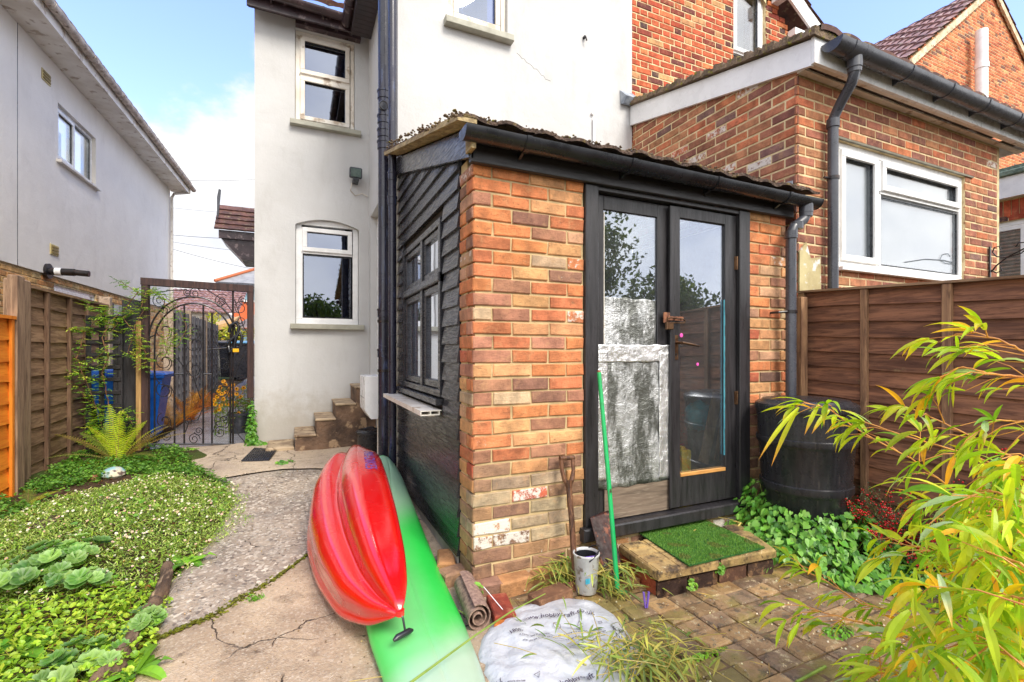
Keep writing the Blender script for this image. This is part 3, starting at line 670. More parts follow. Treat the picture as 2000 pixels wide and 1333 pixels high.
# ================================================================== BRICK NEIGHBOUR, UPPER WALL
bh = thing('brick_house', (5, 4.35, 0), 'tall orange red brick house wall joined to the white house above the extension roof', 'house')
HB = (5.075, 5.69, 4.9, 6.12)
w = MB(front(4.35)); wall_slab(w, 3.464, 6.22, 2.5, 7.6, 5.5, [HB], .25, -.012); w.build('mortar_bed', M['mortar'], bh)
w = MB(front(4.362)); bricks(w, 3.466, 6.22, 2.9, lambda s: lerp(7.6, 5.65, (s - 3.466) / 2.76), PAL_RED, [HB], 21, bond='flemish', d=.006, white=-.3, arches=[(5.38, 5.6, .70, 6.05)]); w.build('wall', M['brick'], bh)
w = MB(front(4.362)); rr = random.Random(4)
for i in range(-7, 8):
    a = i * .066; ca_, sa_ = math.sin(a), math.cos(a); P = [];  r0, r1, hw0, hw1 = .96, 1.17, .0275, .034
    cx_, cz_ = 5.3825, 5.16
    def pt(r, h): return (cx_ + r * ca_ + h * sa_, cz_ + r * sa_ - h * ca_)
    q4 = [pt(r0, -hw0), pt(r0, hw0), pt(r1, hw1), pt(r1, -hw1)]; w.prism([(x, z, -.02) for x, z in q4], (0, 0, .036), pick(PAL_RED, rr))
w.build('window_arch', M['brick'], bh)
window(bh, front(4.35), HB[0], HB[1], HB[2], HB[3], [(HB[0] + .055, HB[1] - .055, 5.17, HB[3] - .06, True), (HB[0] + .055, HB[1] - .055, HB[2] + .05, 5.14, False)], fr=.05, depth=-.06, pane='pane_bright')
w = MB(front(4.35)); w.box((HB[0] - .1, HB[2], -.5), (HB[1] + .1, HB[3] + .2, -.45)); w.build('blind_or_sky_sheet', M['blind_or_sky_sheet'], bh)
w = MB(front(4.35)); w.hexa([(5.80, 6.03, .12), (6.62, 5.51, .12), (6.62, 5.51, .15), (5.80, 6.03, .15), (5.80, 6.27, .12), (6.62, 5.75, .12), (6.62, 5.75, .15), (5.80, 6.27, .15)]); w.box((5.78, 5.93, .0), (5.90, 6.10, .19)); w.box((6.1, 5.55, .0), (6.34, 5.64, .11)); w.build('bargeboard', M['upvc'], bh)
w = MB(); tiled(w, (6.68, 4.18, 5.72), (0, 3.5, 0), (-2.8, 0, 1.8), 12, 8); w.build('roof', M['tile'], bh, recalc=False)
gutter(bh, (6.72, 4.10, 5.72), (6.72, 7.5, 5.72), M['grey_plastic'], .05, 2, back=(-1, 0, 0))

# ================================================================== BRICK EXTENSION
ex = thing('brick_extension', (5, 2.396, 0), 'single storey brown brick extension with white fascia and window behind the right fence', 'extension')
XE = 3.466; EY = 2.396
def ztl(s): return lerp(3.40, 3.88, (s - 2.396) / 1.95)
w = MB(side(XE)); wall_slab(w, 2.41, 4.345, -.1, ztl(2.41), ztl(4.345), [], .1, -.006); w.build('mortar_bed', M['mortar'], ex)
w = MB(side(XE + .006)); rr = random.Random(8)
bricks(w, 2.392, 4.345, .0, lambda s: ztl(s) + .02, PAL_EXT, (), 31, white=.0, wz=lambda m, z: .55 if (2.55 < m < 3.9 and rr.random() < .25 and 2.6 < z < 3.6) else -.6, d=.005, j=.001, phase=1)
w.build('wall', M['brick'], ex)
EW = (3.975, 5.955, 1.945, 2.975)
w = MB(front(EY)); wall_slab(w, XE + .012, 6.575, -.1, 3.40, 3.40, [EW], .15, -.006); w.build('mortar_bed', M['mortar'], ex)
w = MB(front(EY + .006)); bricks(w, XE - .004, 6.584, .0, 3.40, PAL_EXT, [EW], 33, d=.005, j=.001, white=-.25, phase=0); w.build('wall', M['brick'], ex)
w = MB(side(6.56)); w.box((2.41, 0, -.1), (4.3, 3.4, 0)); w.build('end_wall', M['mortar'], ex)
xm = 4.575
window(ex, front(EY), EW[0], EW[1], EW[2], EW[3], [(EW[0] + .06, xm - .03, EW[2] + .06, EW[3] - .06, True), (xm + .03, EW[1] - .06, 2.655, EW[3] - .06, True), (xm + .03, EW[1] - .06, EW[2] + .06, 2.625, False)], fr=.055, depth=-.03, pane='pane_bright')
w = MB(front(EY)); w.box((EW[0] - .02, EW[2] - .03, -.03), (EW[1] + .01, EW[2] - .001, .045), ch=.004); w.build('window_sill', M['upvc'], ex)
w = MB(front(EY)); w.box((EW[0] - .1, EW[3] + .001, -.05), (EW[1] + .12, EW[3] + .018, .012)); w.build('lintel', plain('steel_lintel', C(120, 116, 96), C(96, 88, 70), .5, 6), ex)
w = MB(front(EY)); w.box((4.03, 2.0, -.075), (5.90, 2.92, -.072)); w.build('blind_or_sky_sheet', plain('grey_sky_sheet', C(176, 180, 182), C(160, 165, 168), .8, 3), ex)  # pale sheet added behind the glass, standing in for the sky's reflection
w = MB(); w.box((5.80, 2.52, 1.95), (5.90, 2.56, 2.9)); w.build('curtain', plain('brown_curtain', C(74, 58, 52), None, .9), ex)
# fascias, soffit
VY = 2.265
w = MB(); d0 = .02
w.hexa([(3.43, VY, 3.36), (3.46, VY, 3.36), (3.46, 4.34, 3.83), (3.43, 4.34, 3.83), (3.43, VY, 3.55), (3.46, VY, 3.55), (3.46, 4.34, 4.045), (3.43, 4.34, 4.045)])
w.box((3.43, VY - .028, 3.37), (7.02, VY - .002, 3.56)); w.build('fascia', M['upvc'], ex)
w = MB(); w.box((3.462, VY, 3.375), (7.0, 2.30, 3.39)); w.build('soffit', M['upvc_warm'], ex)
w = MB(); w.box((3.462, 2.335, 3.375), (7.0, 2.393, 3.39)); w.build('soffit', M['upvc_warm'], ex)
w = MB(); w.box((6.99, VY, 3.39), (7.02, 2.6, 3.55)); w.build('fascia_end', M['upvc'], ex)
for i in range(7): w = MB(); w.box((3.7 + i * .46, 2.302, 3.384), (3.98 + i * .46, 2.333, 3.388)); w.build('soffit_vent', M['dark_inside'], ex)
mossy = plain('mossy_tile_edge', C(124, 104, 84), C(84, 70, 52), .95, 9, .9, 45, bd=.02, c=C(122, 116, 34))
w = MB(); rr = random.Random(6)
n = 60
top = []; 
for i in range(n):
    y0 = lerp(VY - .05, 4.34, i / n); y1 = lerp(VY - .05, 4.34, (i + 1) / n); z0 = lerp(3.565, 4.06, i / n); z1 = lerp(3.565, 4.06, (i + 1) / n)
    h = rr.uniform(.03, .065); x0 = 3.39 + rr.uniform(-.01, .01)
    w.hexa([(x0, y0, z0 - .012), (3.7, y0, z0 - .012), (3.7, y1, z1 - .012), (x0, y1, z1 - .012), (x0 + .012, y0, z0 + h), (3.7, y0, z0 + h), (3.7, y1, z1 + h), (x0 + .012, y1, z1 + h)])
w.build('roof_verge', mossy, ex)
w = MB(); tiled(w, (3.45, VY - .06, 3.60), (3.6, 0, 0), (0, 2.15, .5), 15, 6); w.build('roof', M['tile'], ex, recalc=False)
w = MB(); w.hexa([(3.30, 4.30, 4.03), (3.48, 4.30, 4.05), (3.48, 4.345, 4.05), (3.30, 4.345, 4.05), (3.31, 4.25, 4.10), (3.47, 4.25, 4.10), (3.47, 4.345, 4.20), (3.29, 4.345, 4.20)]); w.build('lead_flashing', M['lead'], ex)
GY = 2.155
gut = gutter(ex, (3.50, GY, 3.50), (7.12, GY, 3.50), M['grey_plastic'], .075, 6, fascia=.085)
w = MB(front(0)); 
w = MB(); w.sweep(halfround(.080, .004), [(3.66, GY, 3.50), (3.86, GY, 3.50)]); w.lathe([(.05, 3.36), (.05, 3.44)], (3.76, GY, 0), 20); w.build('gutter_outlet', M['grey_plastic'], gut, smooth=True)
PX = 3.80
w = MB(); w.tube([(3.76, GY, 3.42), (3.76, GY, 3.33), (3.775, GY + .03, 3.27), (3.79, 2.27, 3.17), (PX, 2.33, 3.08), (PX, 2.335, 3.0), (PX, 2.335, 1.2)], .037, 18); dp = w.build('drainpipe', M['grey_plastic'], ex, smooth=True)
for z in (3.36, 3.04):
    w = MB(); w.lathe([(.036, z - .035), (.045, z - .033), (.045, z + .03), (.036, z + .032)], (PX if z < 3.2 else 3.762, 2.335 if z < 3.2 else GY, 0), 18); w.build('collar', M['grey_plastic'], dp, smooth=True)
w = MB(); w.lathe([(.037, 2.60), (.043, 2.60), (.043, 2.625), (.037, 2.625)], (PX, 2.335, 0), 18); w.tube([(PX - .04, 2.34, 2.612), (PX - .10, 2.34, 2.605)], .009, 8); w.build('clip', M['metal_black'], dp, smooth=True)
# patch of cement and stepped lead flashing over the shed roof
w = MB(front(EY)); w.prism([(3.47, 1.2, .004), (3.47, 2.02, .004), (3.55, 2.10, .004), (3.60, 1.98, .004), (3.72, 2.0, .004), (3.73, 1.2, .004)], (0, 0, .014)); w.build('cement_patch', plain('cement_patch', C(196, 184, 140), C(168, 152, 112), .9, 5, .4, 40, c=C(214, 212, 206)), ex)
w = MB(side(XE)); 
for i in range(8):
    s0 = 2.42 + i * .235; z0 = 2.42 + i * .075
    w.prism([(s0, z0 + .02, .014), (s0, z0 + .15, .014), (s0 + .2, z0 + .17, .014), (s0 + .23, z0 + .09, .014)], (0, 0, .004))
w.build('lead_flashing', M['lead'], ex)
# hanging basket bracket
br = MB(); bx, bz = 6.40, 2.0
def arc(cx, cz, r, a0, a1, n=16): return [(bx, EY - (cx + r * math.cos(rad(lerp(a0, a1, i / n)))), cz + r * math.sin(rad(lerp(a0, a1, i / n)))) for i in range(n + 1)]
br.box((bx - .012, EY - .016, 2.02), (bx + .012, EY - .004, 2.33))
br.tube([(bx, EY - .02, 2.07), (bx, EY - .06, 2.13), (bx, EY - .14, 2.20), (bx, EY - .26, 2.26), (bx, EY - .42, 2.30), (bx, EY - .62, 2.30)], .007, 8)
br.tube([(bx, EY - .03, 2.27), (bx, EY - .06, 2.22), (bx, EY - .14, 2.195), (bx, EY - .24, 2.22), (bx, EY - .29, 2.27), (bx, EY - .27, 2.32), (bx, EY - .22, 2.325), (bx, EY - .20, 2.29)], .006, 8)
br.tube([(bx, EY - .03, 2.27), (bx, EY - .045, 2.315), (bx, EY - .08, 2.32), (bx, EY - .09, 2.28)], .006, 8)
br.tube([(bx, EY - .02, 2.09), (bx, EY - .06, 2.055), (bx, EY - .10, 2.075), (bx, EY - .09, 2.11)], .006, 8)
tag(br.build('basket_bracket', M['metal_black'], None, smooth=True, origin=(bx, EY, 2.1)), 'black scrolled iron hanging bracket on the corner of the brick extension', 'bracket')

# ================================================================== FAR BRICK TERRACE (right)
fh = thing('gabled_brick_house', (14, 5.5, 0), 'orange brick gabled house with ridged tile roof and white flue pipe at the top right', 'house')
apx, apz, lx, lz, rx, rz = 14.81, 9.82, 11.2, 7.1, 18.4, 7.2
w = MB(front(5.5)); wall_slab(w, lx, apx, 0, lz, apz, [], .2, -.012); wall_slab(w, apx, rx, 0, apz, rz, [], .2, -.012); w.build('mortar_bed', M['mortar'], fh)
w = MB(front(5.512)); bricks(w, lx, rx, 2.6, lambda s: lerp(lz, apz, (s - lx) / (apx - lx)) if s < apx else lerp(apz, rz, (s - apx) / (rx - apx)), PAL_TERR, (), 51, bond='flemish', d=.006, white=-.4); w.build('wall', M['brick'], fh)
barge = plain('weathered_bargeboard', C(222, 206, 176), C(190, 168, 132), .7, 8, .3, c=C(140, 120, 92))
w = MB(front(5.5)); V = .02
for (a, az, b, bz_) in ((lx - .25, lz - .20, apx, apz), (apx, apz, rx, rz)):
    w.hexa([(a, az - .14, .03), (b, bz_ - .14, .03), (b, bz_ - .14, .07), (a, az - .14, .07), (a, az + .02, .03), (b, bz_ + .02, .03), (b, bz_ + .02, .07), (a, az + .02, .07)])
w.build('bargeboard', barge, fh)
ptile = plain('pantile', C(150, 112, 104), C(104, 78, 78), .7, 5, .3, 50, c=C(180, 162, 150))
w = MB(); tiled(w, (10.85, 5.42, 6.93), (0, 7, 0), (3.96, 0, 2.97), 24, 12, .045, .03); tiled(w, (18.8, 5.42, 6.93), (0, 7, 0), (-3.99, 0, 2.97), 24, 12, .045, .03); w.build('roof', ptile, fh, recalc=False)
w = MB(); w.box((14.3, 10.6, 8.5), (15.6, 11.5, 12.2)); ch = w.build('chimney', plain('chimney_brick', C(186, 92, 60), C(160, 74, 50), .9, 12, .3), fh)
gutter(fh, (10.80, 5.3, 6.95), (10.80, 12, 6.95), M['upvc'], .06, 2, back=(1, 0, 0))
pp = oy(1917, 60, 5.3); pq = oy(1917, 260, 5.3)
w = MB(); w.tube([(pp.x, 5.3, pp.z), (pp.x, 5.3, 3)], .11, 20); fl = w.build('flue_pipe', M['upvc'], fh, smooth=True)
w = MB(); z_ = oy(1917, 130, 5.3).z; w.lathe([(.11, z_ - .06), (.125, z_ - .06), (.125, z_ + .06), (.11, z_ + .06)], (pp.x, 5.3, 0), 20); w.build('collar', M['upvc'], fl, smooth=True)
w = MB(front(5.5)); rr = random.Random(4); ac = oy(1812, 175, 5.5)
for i in range(-8, 9):
    a = i * .06; P = []
    def pt(r, h): return (ac.x + r * math.sin(a) + h * math.cos(a), ac.z - 1.3 + r * math.cos(a) - h * math.sin(a))
    q4 = [pt(1.05, -.03), pt(1.05, .03), pt(1.42, .04), pt(1.42, -.04)]; w.prism([(x, z, .0) for x, z in q4], (0, 0, .02), pick(PAL_TERR, rr))
w.build('window_arch', M['brick'], fh)

# flat roofed porch of the next house
po = thing('flat_roofed_porch', (8.2, 2.6, 0), 'low brick building with green felt flat roof and white window at the right edge', 'building')
w = MB(side(8.2)); wall_slab(w, 2.55, 4.2, 0, 3.28, 3.28, [(2.66, 3.3, .4, 2.92)], .15, -.006); w.build('mortar_bed', M['mortar'], po)
w = MB(side(8.206)); bricks(w, 2.55, 4.2, 0, 2.96, PAL_RED, [(2.66, 3.3, .4, 2.92)], 61, d=.012, white=-.4)
rr = random.Random(2)
for i in range(21): one_brick(w, 2.56 + i * .075, 2.625 + i * .075, 2.965, 3.18, .012, pick(PAL_RED, rr), rr)
w.build('wall', M['brick'], po)
w = MB(); w.box((8.06, 2.5, 3.19), (8.09, 4.3, 3.45)); w.box((8.09, 2.5, 3.20), (8.2, 4.3, 3.22)); w.build('fascia', M['upvc'], po)
gf = plain('green_felt', C(120, 134, 118), C(84, 98, 86), .95, 20, .6, 90)
w = MB(); w.box((8.02, 2.48, 3.455), (8.6, 4.35, 3.52), ch=.01); w.box((8.10, 2.5, 3.52), (11, 4.3, 3.58)); w.build('roof', gf, po)
window(po, side(8.2), 2.66, 3.3, .4, 2.92, [(2.72, 3.24, 1.95, 2.86, True), (2.72, 3.24, .5, 1.92, False)], fr=.055, depth=-.03)
w = MB(side(8.2)); 
for i in range(38): w.box((2.7, 1.2 + i * .045, -.12), (3.3, 1.225 + i * .045, -.10))
w.build('blind_or_sky_sheet', plain('slatted_blind', C(168, 158, 150), C(146, 136, 130), .8), po)

# ================================================================== LEFT NEIGHBOUR
A2 = Vector((-3.19, 7.54)); B2 = Vector((-2.94, 14.42)); dd = (B2 - A2).normalized(); P0 = A2 - dd * 6.0
LW = vert(P0, B2); LL = (B2 - P0).length
def pl(px, py):      # photo sight line met with the neighbour's wall: (s, z)
    d = sight(px, py); nx, ny = dd.y, -dd.x; t = (P0.x * nx + P0.y * ny) / (d[0] * nx + d[1] * ny)
    return ((Vector((d[0] * t, d[1] * t)) - P0).dot(dd), CAMZ + d[2] * t)
nb = thing('cream_rendered_house', (P0.x, P0.y + 6, 0), 'long white rendered two storey house with a buff brick base beyond the left fence', 'house')
a, b = pl(113, 200), pl(187, 365); c = pl(113, 312); NW = (a[0], pl(187, 300)[0], c[1], a[1] + .0)
k1, k2 = pl(110, 553), pl(176, 575); NW2 = (k1[0], k2[0] + .3, 1.35, k1[1] - .02)
w = MB(LW); wall_slab(w, 0, LL, 2.34, 5.36, 5.36, [NW], .2); w.build('wall', M['render_cream'], nb)
w = MB(LW); wall_slab(w, 0, LL, -.1, 2.338, 2.338, [NW2], .2, -.03); w.build('mortar_bed', M['mortar'], nb)
PAL_BUFF = [(4, C(222, 170, 104)), (3, C(210, 150, 86)), (2, C(228, 188, 130)), (1, C(196, 136, 80))]
w = MB(LW @ Matrix.Translation((0, 0, -.03))); bricks(w, 0, LL, .0, 2.30, PAL_BUFF, [NW2], 71, d=.008, white=-.25); w.build('brick_base', M['brick'], nb)
window(nb, LW, NW[0], NW[1], NW[2], NW[3], [(NW[0] + .05, (NW[0] + NW[1]) / 2 - .02, NW[2] + .05, NW[3] - .05, True), ((NW[0] + NW[1]) / 2 + .02, NW[1] - .05, NW[2] + .05, NW[3] - .05, False)], fr=.045, depth=-.05, pane='pane_bright')
window(nb, LW, NW2[0], NW2[1], NW2[2], NW2[3], [(NW2[0] + .05, NW2[1] - .2, NW2[2] + .05, NW2[3] - .05, True)], fr=.05, depth=-.05)
w = MB(LW); w.box((NW[0] - .04, NW[2] - .04, -.04), (NW[1] + .06, NW[2], .06), ch=.004); w.build('window_sill', M['upvc_warm'], nb)
w = MB(LW); w.box((NW[0], NW[2], -.5), (NW[1], NW[3], -.45)); w.box((NW2[0], 1, -.5), (NW2[1], NW2[3], -.45)); w.build('blind_or_sky_sheet', M['blind_or_sky_sheet'], nb)
w = MB(LW); w.box((0, 5.35, .001), (LL + .1, 5.365, .37)); w.build('soffit', M['upvc_warm'], nb)
w = MB(LW); w.box((-.0, 5.33, .371), (LL + .1, 5.52, .395)); w.prism([(LL + .101, 5.35, .0), (LL + .101, 5.35, .39), (LL + .101, 5.52, .39), (LL + .101, 5.75, .0)], (.02, 0, 0)); w.build('fascia', M['upvc_warm'], nb)
ga = LW @ Vector((0, 5.50, .45)); gb = LW @ Vector((LL + .25, 5.50, .45))
M['gutter_aged'] = plain('aged_gutter', C(206, 194, 182), C(160, 146, 134), .5, 9, c=C(120, 102, 88), stretch=(1, 1, 1))
gutter(nb, ga, gb, M['gutter_aged'], .06, 12, back=(-1, 0, 0), fascia=.06)
w = MB(); Pq = LW @ Vector((0, 5.60, .42)); Uq = (LW @ Vector((LL + .15, 5.6, .42))) - Pq; tiled(w, Pq, Uq, (-3.2, .1, 2.2), 50, 9, .008, .015); w.build('roof', M['gutter_aged'], nb, recalc=False)
w = MB(); q0 = LW @ Vector((LL - .06, 0, .05)); q1 = LW @ Vector((LL + .06, 0, .40)); w.tube([(q0.x, q0.y, .6), (q0.x, q0.y, 5.15), (q0.x + .05, q0.y, 5.26), (q1.x, q1.y, 5.36), (q1.x, q1.y, 5.46)], .034, 14); w.build('drainpipe', M['upvc_warm'], nb, smooth=True)
for (px_, py_) in ((89, 151), (105, 489)):
    s_, z_ = pl(px_, py_); w = MB(LW); w.box((s_ - .11, z_ - .075, .0), (s_ + .11, z_ + .075, .012), ch=.003)
    v = w.build('air_vent', plain('cream_vent', C(212, 196, 140), C(190, 172, 116), .5), nb)
    w = MB(LW)
    for i in range(3): w.box((s_ - .09, z_ - .055 + i * .042, .014), (s_ + .09, z_ - .03 + i * .042, .022))
    w.build('louvre', plain('vent_slot', C(150, 128, 70), None, .6), v)
w = MB(LW); s_, z_ = pl(92, 530)
w.tube([(s_, z_, 0), (s_, z_, .03)], .105, 20); w.tube([(s_, z_, .03), (s_, z_, .30)], .05, 18); w.tube([(s_, z_, .30), (s_ , z_ - .01, .46)], .042, 18); fo = w.build('flue', M['metal_black'], nb, smooth=True)
w = MB(LW); w.tube([(s_, z_, .09), (s_, z_, .16)], .055, 18); w.build('flue_ring', M['upvc'], fo, smooth=True)
for px_ in (34,):
    s_, z_ = pl(px_, 300); w = MB(LW); w.box((s_ - .004, 2.34, .0), (s_ + .004, 5.35, .003)); w.build('render_joint', M['grey_plastic'], nb)
# ================================================================== LEAN-TO SHED
M['mortar_tan'] = plain('mortar_tan', C(208, 184, 140), C(172, 150, 112), .95, 7, .7, 130, spec=.15, bd=.006)

SX, SY = .825, 2.316
sh = thing('lean_to_shed', (2.0, 3.3, 0), 'small brick and black timber lean to shed with mossy tiles against the white house', 'shed')
def damp(m, z): return (.35 if z < .55 else 0.0) + (.25 if abs(m - 1.0) < .25 and .7 < z < 1.1 else 0) - .12
PAL_LOW = [(3, C(176, 132, 92)), (3, C(160, 120, 92)), (2, C(192, 134, 84)), (2, C(140, 104, 82)), (1, C(186, 92, 60)), (2, C(178, 152, 120))]
def pier(s0, s1, z0, z1, seed, phase):
    w = MB(front(SY)); zm = .675
    bricks(w, s0, s1, z0, zm, PAL_LOW, (), seed, d=.004, phase=phase, white=.18, ch=.0045, j=.0045)
    bricks(w, s0, s1, zm, z1, PAL_OLD, (), seed + 1, d=.004, phase=phase + 1, wz=damp, ch=.0045, j=.003)
    return w
wm = MB(front(SY + .005)); wm.box((SX + .012, -.1, -.095), (1.497, 2.235, 0)); wm.box((2.842, -.1, -.095), (3.216, 2.235, 0)); wm.box((1.497, -.1, -.095), (2.842, .198, 0))
wm.M = side(SX + .005); wm.box((SY + .105, -.1, -.09), (SY + .21, 2.29, 0)); mo = wm.build('mortar_bed', M['mortar_tan'], sh)
w = pier(SX, 1.497, .0, 2.225, 101, 0); w.build('brick_pier', M['brick'], sh)
w = pier(2.842, 3.224, .0, 2.225, 111, 1); w.build('brick_pier', M['brick'], sh)
w = MB(front(SY)); bricks(w, 1.50, 2.84, .0, .19, PAL_LOW, (), 120, d=.004, white=.3, ch=.009, j=.004); w.build('brick_plinth', M['brick'], sh)
w = MB(side(SX))
rr = random.Random(12); z = 0; k = 0
while z < 2.24:                                       # the return of the corner pier, header and stretcher ends by turns
    lo = z < .67; segs = [(SY + .004, SY + .213)] if k % 2 else [(SY + .004, SY + .102), (SY + .114, SY + .213)]
    for a_, b_ in segs:
        c_ = list(pick(PAL_LOW if lo else PAL_OLD, rr)); c_[3] = max(0, rr.gauss(.0, .25)); one_brick(w, a_, b_, z, z + .063, .004, tuple(c_), rr, .0045, .003)
    z += .075; k += 1
w.build('brick_return', M['brick'], sh)
# crumbled footing of the pier
w = MB(); 
for (x, y, z, a_, sz) in ((.79, 2.47, .02, .2, (.2, .1, .065)), (.86, 2.30, .015, -.1, (.21, .11, .06)), (1.04, 2.285, .01, .05, (.2, .1, .06)), (1.25, 2.29, .008, -.06, (.21, .1, .055)), (.77, 2.62, .03, 1.3, (.2, .1, .065))):
    c_ = pick(PAL_LOW, rr); m0 = w.M; w.M = Matrix.Translation((x, y, z)) @ Matrix.Rotation(a_, 4, 'Z'); w.box((-sz[0] / 2, -sz[1] / 2, -.04), (sz[0] / 2, sz[1] / 2, sz[2]), c_, ch=.01); w.M = m0
w.build('footing', M['brick'], sh)
# side boarding
def ztop_s(y): return lerp(2.27, 2.86, (y - 2.42) / 1.93) 
WN = (2.87, 4.02, .975, 2.10)
bd = MB(side(SX)); z = .115; rr = random.Random(15)
while z < 2.95:
    h = .108; segs = [(2.532, 4.29)]
    if z + h > WN[2] - .02 and z < WN[3] + .0: segs = [(2.532, WN[0] - .03), (WN[1] + .03, 4.29)]
    for a_, b_ in segs:
        nn = 10; pts = [lerp(a_, b_, i / nn) for i in range(nn + 1)]
        row = []
        o_ = rr.uniform(-.002, .002); k = rr.uniform(.85, 1.15)
        for y in pts:
            zt_ = min(z + h + .016, ztop_s(y) + .04); zb_ = min(z, ztop_s(y) + .04)
            wv = .0006 * math.sin(y * 4 + z * 30)
            row.append((y, zb_, zt_, wv))
        for (ya, za, ta, wa), (yb, zb, tb, wb) in zip(row, row[1:]):
            if ta - za < .004 and tb - zb < .004: continue
            if ta <= za: ta = za + .001
            if tb <= zb: tb = zb + .001
            bd.hexa([(ya, za + wa, -.012), (yb, zb + wb, -.012), (yb, zb + wb, .019 + o_), (ya, za + wa, .019 + o_), (ya, ta, -.012), (yb, tb, -.012), (yb, tb, .001), (ya, ta, .001)], (k, k, k, 1))
    z += h
bdo = bd.build('side_boarding', M['black_timber_y'], sh)
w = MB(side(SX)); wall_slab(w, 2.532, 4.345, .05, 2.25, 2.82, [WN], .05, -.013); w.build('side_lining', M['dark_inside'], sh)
w = MB(side(SX)); w.box((4.285, .1, -.05), (4.345, 2.99, .03), ch=.003); w.build('corner_strip', M['upvc_warm'], sh)
w = MB(side(SX)); w.hexa([(2.55, -.05, .0), (3.75, -.05, .0), (3.75, -.05, .012), (2.55, -.05, .012), (2.55, .13, .0), (3.75, .17, .0), (3.75, .17, .012), (2.55, .13, .012)]); w.build('cement_board', plain('cement_board', C(168, 162, 154), C(140, 134, 126), .8, 5, .3), sh)
M['paint_red'] = None
# faded red and green light thrown back by the glossy boards comes from the kayaks themselves
# side window
sw = MB(side(SX)); frame_ring(sw, WN[0], WN[1], WN[2], WN[3], .045, -.06, .022, .003); sw.box((3.345, WN[2] + .045, -.05), (3.40, WN[3] - .045, .02), ch=.003); sw.box((WN[0] + .0, 1.70, -.05), (WN[1], 1.755, .034), ch=.006)
swf = sw.build('side_window', M['black_timber_y'], sh)
for (a_, b_) in ((WN[0] + .045, 3.345), (3.40, WN[1] - .045)):
    for (c_, d_) in ((WN[2] + .045, 1.70), (1.755, WN[3] - .045)):
        s2 = MB(side(SX)); frame_ring(s2, a_ + .004, b_ - .004, c_ + .004, d_ - .004, .042 if c_ > 1.5 else .05, -.035, .008, .004)
        so = s2.build('sash', M['black_timber_y'], swf)
        s2 = MB(side(SX)); s2.box((a_ + .04, c_ + .04, -.018), (b_ - .04, d_ - .04, -.014)); s2.build('pane', glassmat('side_glass', (.5, .52, .54, 1), .60, .02, .12) if 'side_glass' not in bpy.data.materials else bpy.data.materials['side_glass'], swf)
w = MB(side(SX)); w.box((2.86, .925, .0), (4.15, .965, .05), ch=.004); w.build('window_sill', M['black_timber_y'], swf)
w = MB(side(SX)); w.box((2.84, .868, .03), (4.22, .874, .15)); w.box((2.84, .874, .145), (4.22, .893, .15)); w.box((2.84, .893, .02), (4.22, .899, .15)); w.box((2.84, .874, .085), (4.22, .893, .09)); w.box((2.84, .874, .03), (4.22, .893, .035)); w.box((3.0, .84, .02), (3.02, .868, .06))
shf = w.build('sill_board', M['upvc_warm'], sh)
# roof structure
w = MB(); w.box((.80, SY - .045, 2.222), (3.25, SY - .008, 2.345), ch=.004); w.build('fascia', M['black_timber'], sh)
w = MB(); w.hexa([(.785, SY - .045, 2.24), (.81, SY - .045, 2.24), (.81, 4.345, 2.86), (.785, 4.345, 2.86), (.785, SY - .045, 2.385), (.81, SY - .045, 2.385), (.81, 4.345, 3.0), (.785, 4.345, 3.0)]); w.build('side_fascia', M['black_timber_y'], sh)
vg = woodmat('weathered_verge', C(196, 176, 132), C(140, 122, 92), 1, .8, c=C(108, 84, 52), bump=.6)
w = MB(); w.hexa([(.70, 2.19, 2.375), (.80, 2.19, 2.375), (.80, 4.34, 3.02), (.70, 4.34, 3.02), (.70, 2.19, 2.405), (.80, 2.19, 2.405), (.80, 4.34, 3.05), (.70, 4.34, 3.05)]); w.prism([(.775, 2.20, 2.26), (.775, 2.29, 2.26), (.775, 2.29, 2.38), (.775, 2.20, 2.38)], (.024, 0, 0)); w.build('verge_board', vg, sh)
stile = plain('mossy_brown_tile', C(112, 92, 80), C(70, 56, 50), .9, 10, .9, 55, bd=.02, c=C(124, 106, 66))
w = MB(); U = Vector((2.72, 0, 0)); P = Vector((.70, 2.19, 2.388)); V = Vector((0, 2.15, .67)); nn = U.cross(V).normalized()
rr = random.Random(44); NT_, NC = 13, 7; du = 10
for j in range(NC):
    for i in range(NT_):
        vs = []; h0 = rr.uniform(-.004, .006); sk = rr.uniform(-.012, .012)
        for k in range(du + 1):
            u = (i + k / du) / NT_ * .999 + .0004; t_ = k / du
            wv = .026 * math.sin(math.pi * t_) ** .6 if .0 < t_ < .55 * 2 else 0; wv = .013 * (math.sin(math.pi * min(1, t_ / .62)) if t_ < .62 else -.25 * math.sin(math.pi * (t_ - .62) / .38))
            for (tv, h) in ((j / NC + sk / NC, .016), ((j + 1.1) / NC, .0)):
                for th_ in (0, -.016): vs.append(P + U * u + V * min(tv, 1) + nn * (wv + h + h0 + th_ + .004 * fbm(u * 60, tv * 9, 3)))
        fs = []
        for k in range(du): a_ = 4 * k; fs += [(a_, a_ + 4, a_ + 6, a_ + 2), (a_ + 1, a_ + 3, a_ + 7, a_ + 5), (a_, a_ + 1, a_ + 5, a_ + 4)]
        fs += [(0, 2, 3, 1), (4 * du, 4 * du + 1, 4 * du + 3, 4 * du + 2)]
        w.add(vs, fs)
rf = w.build('roof', stile, sh)
w = MB(); 
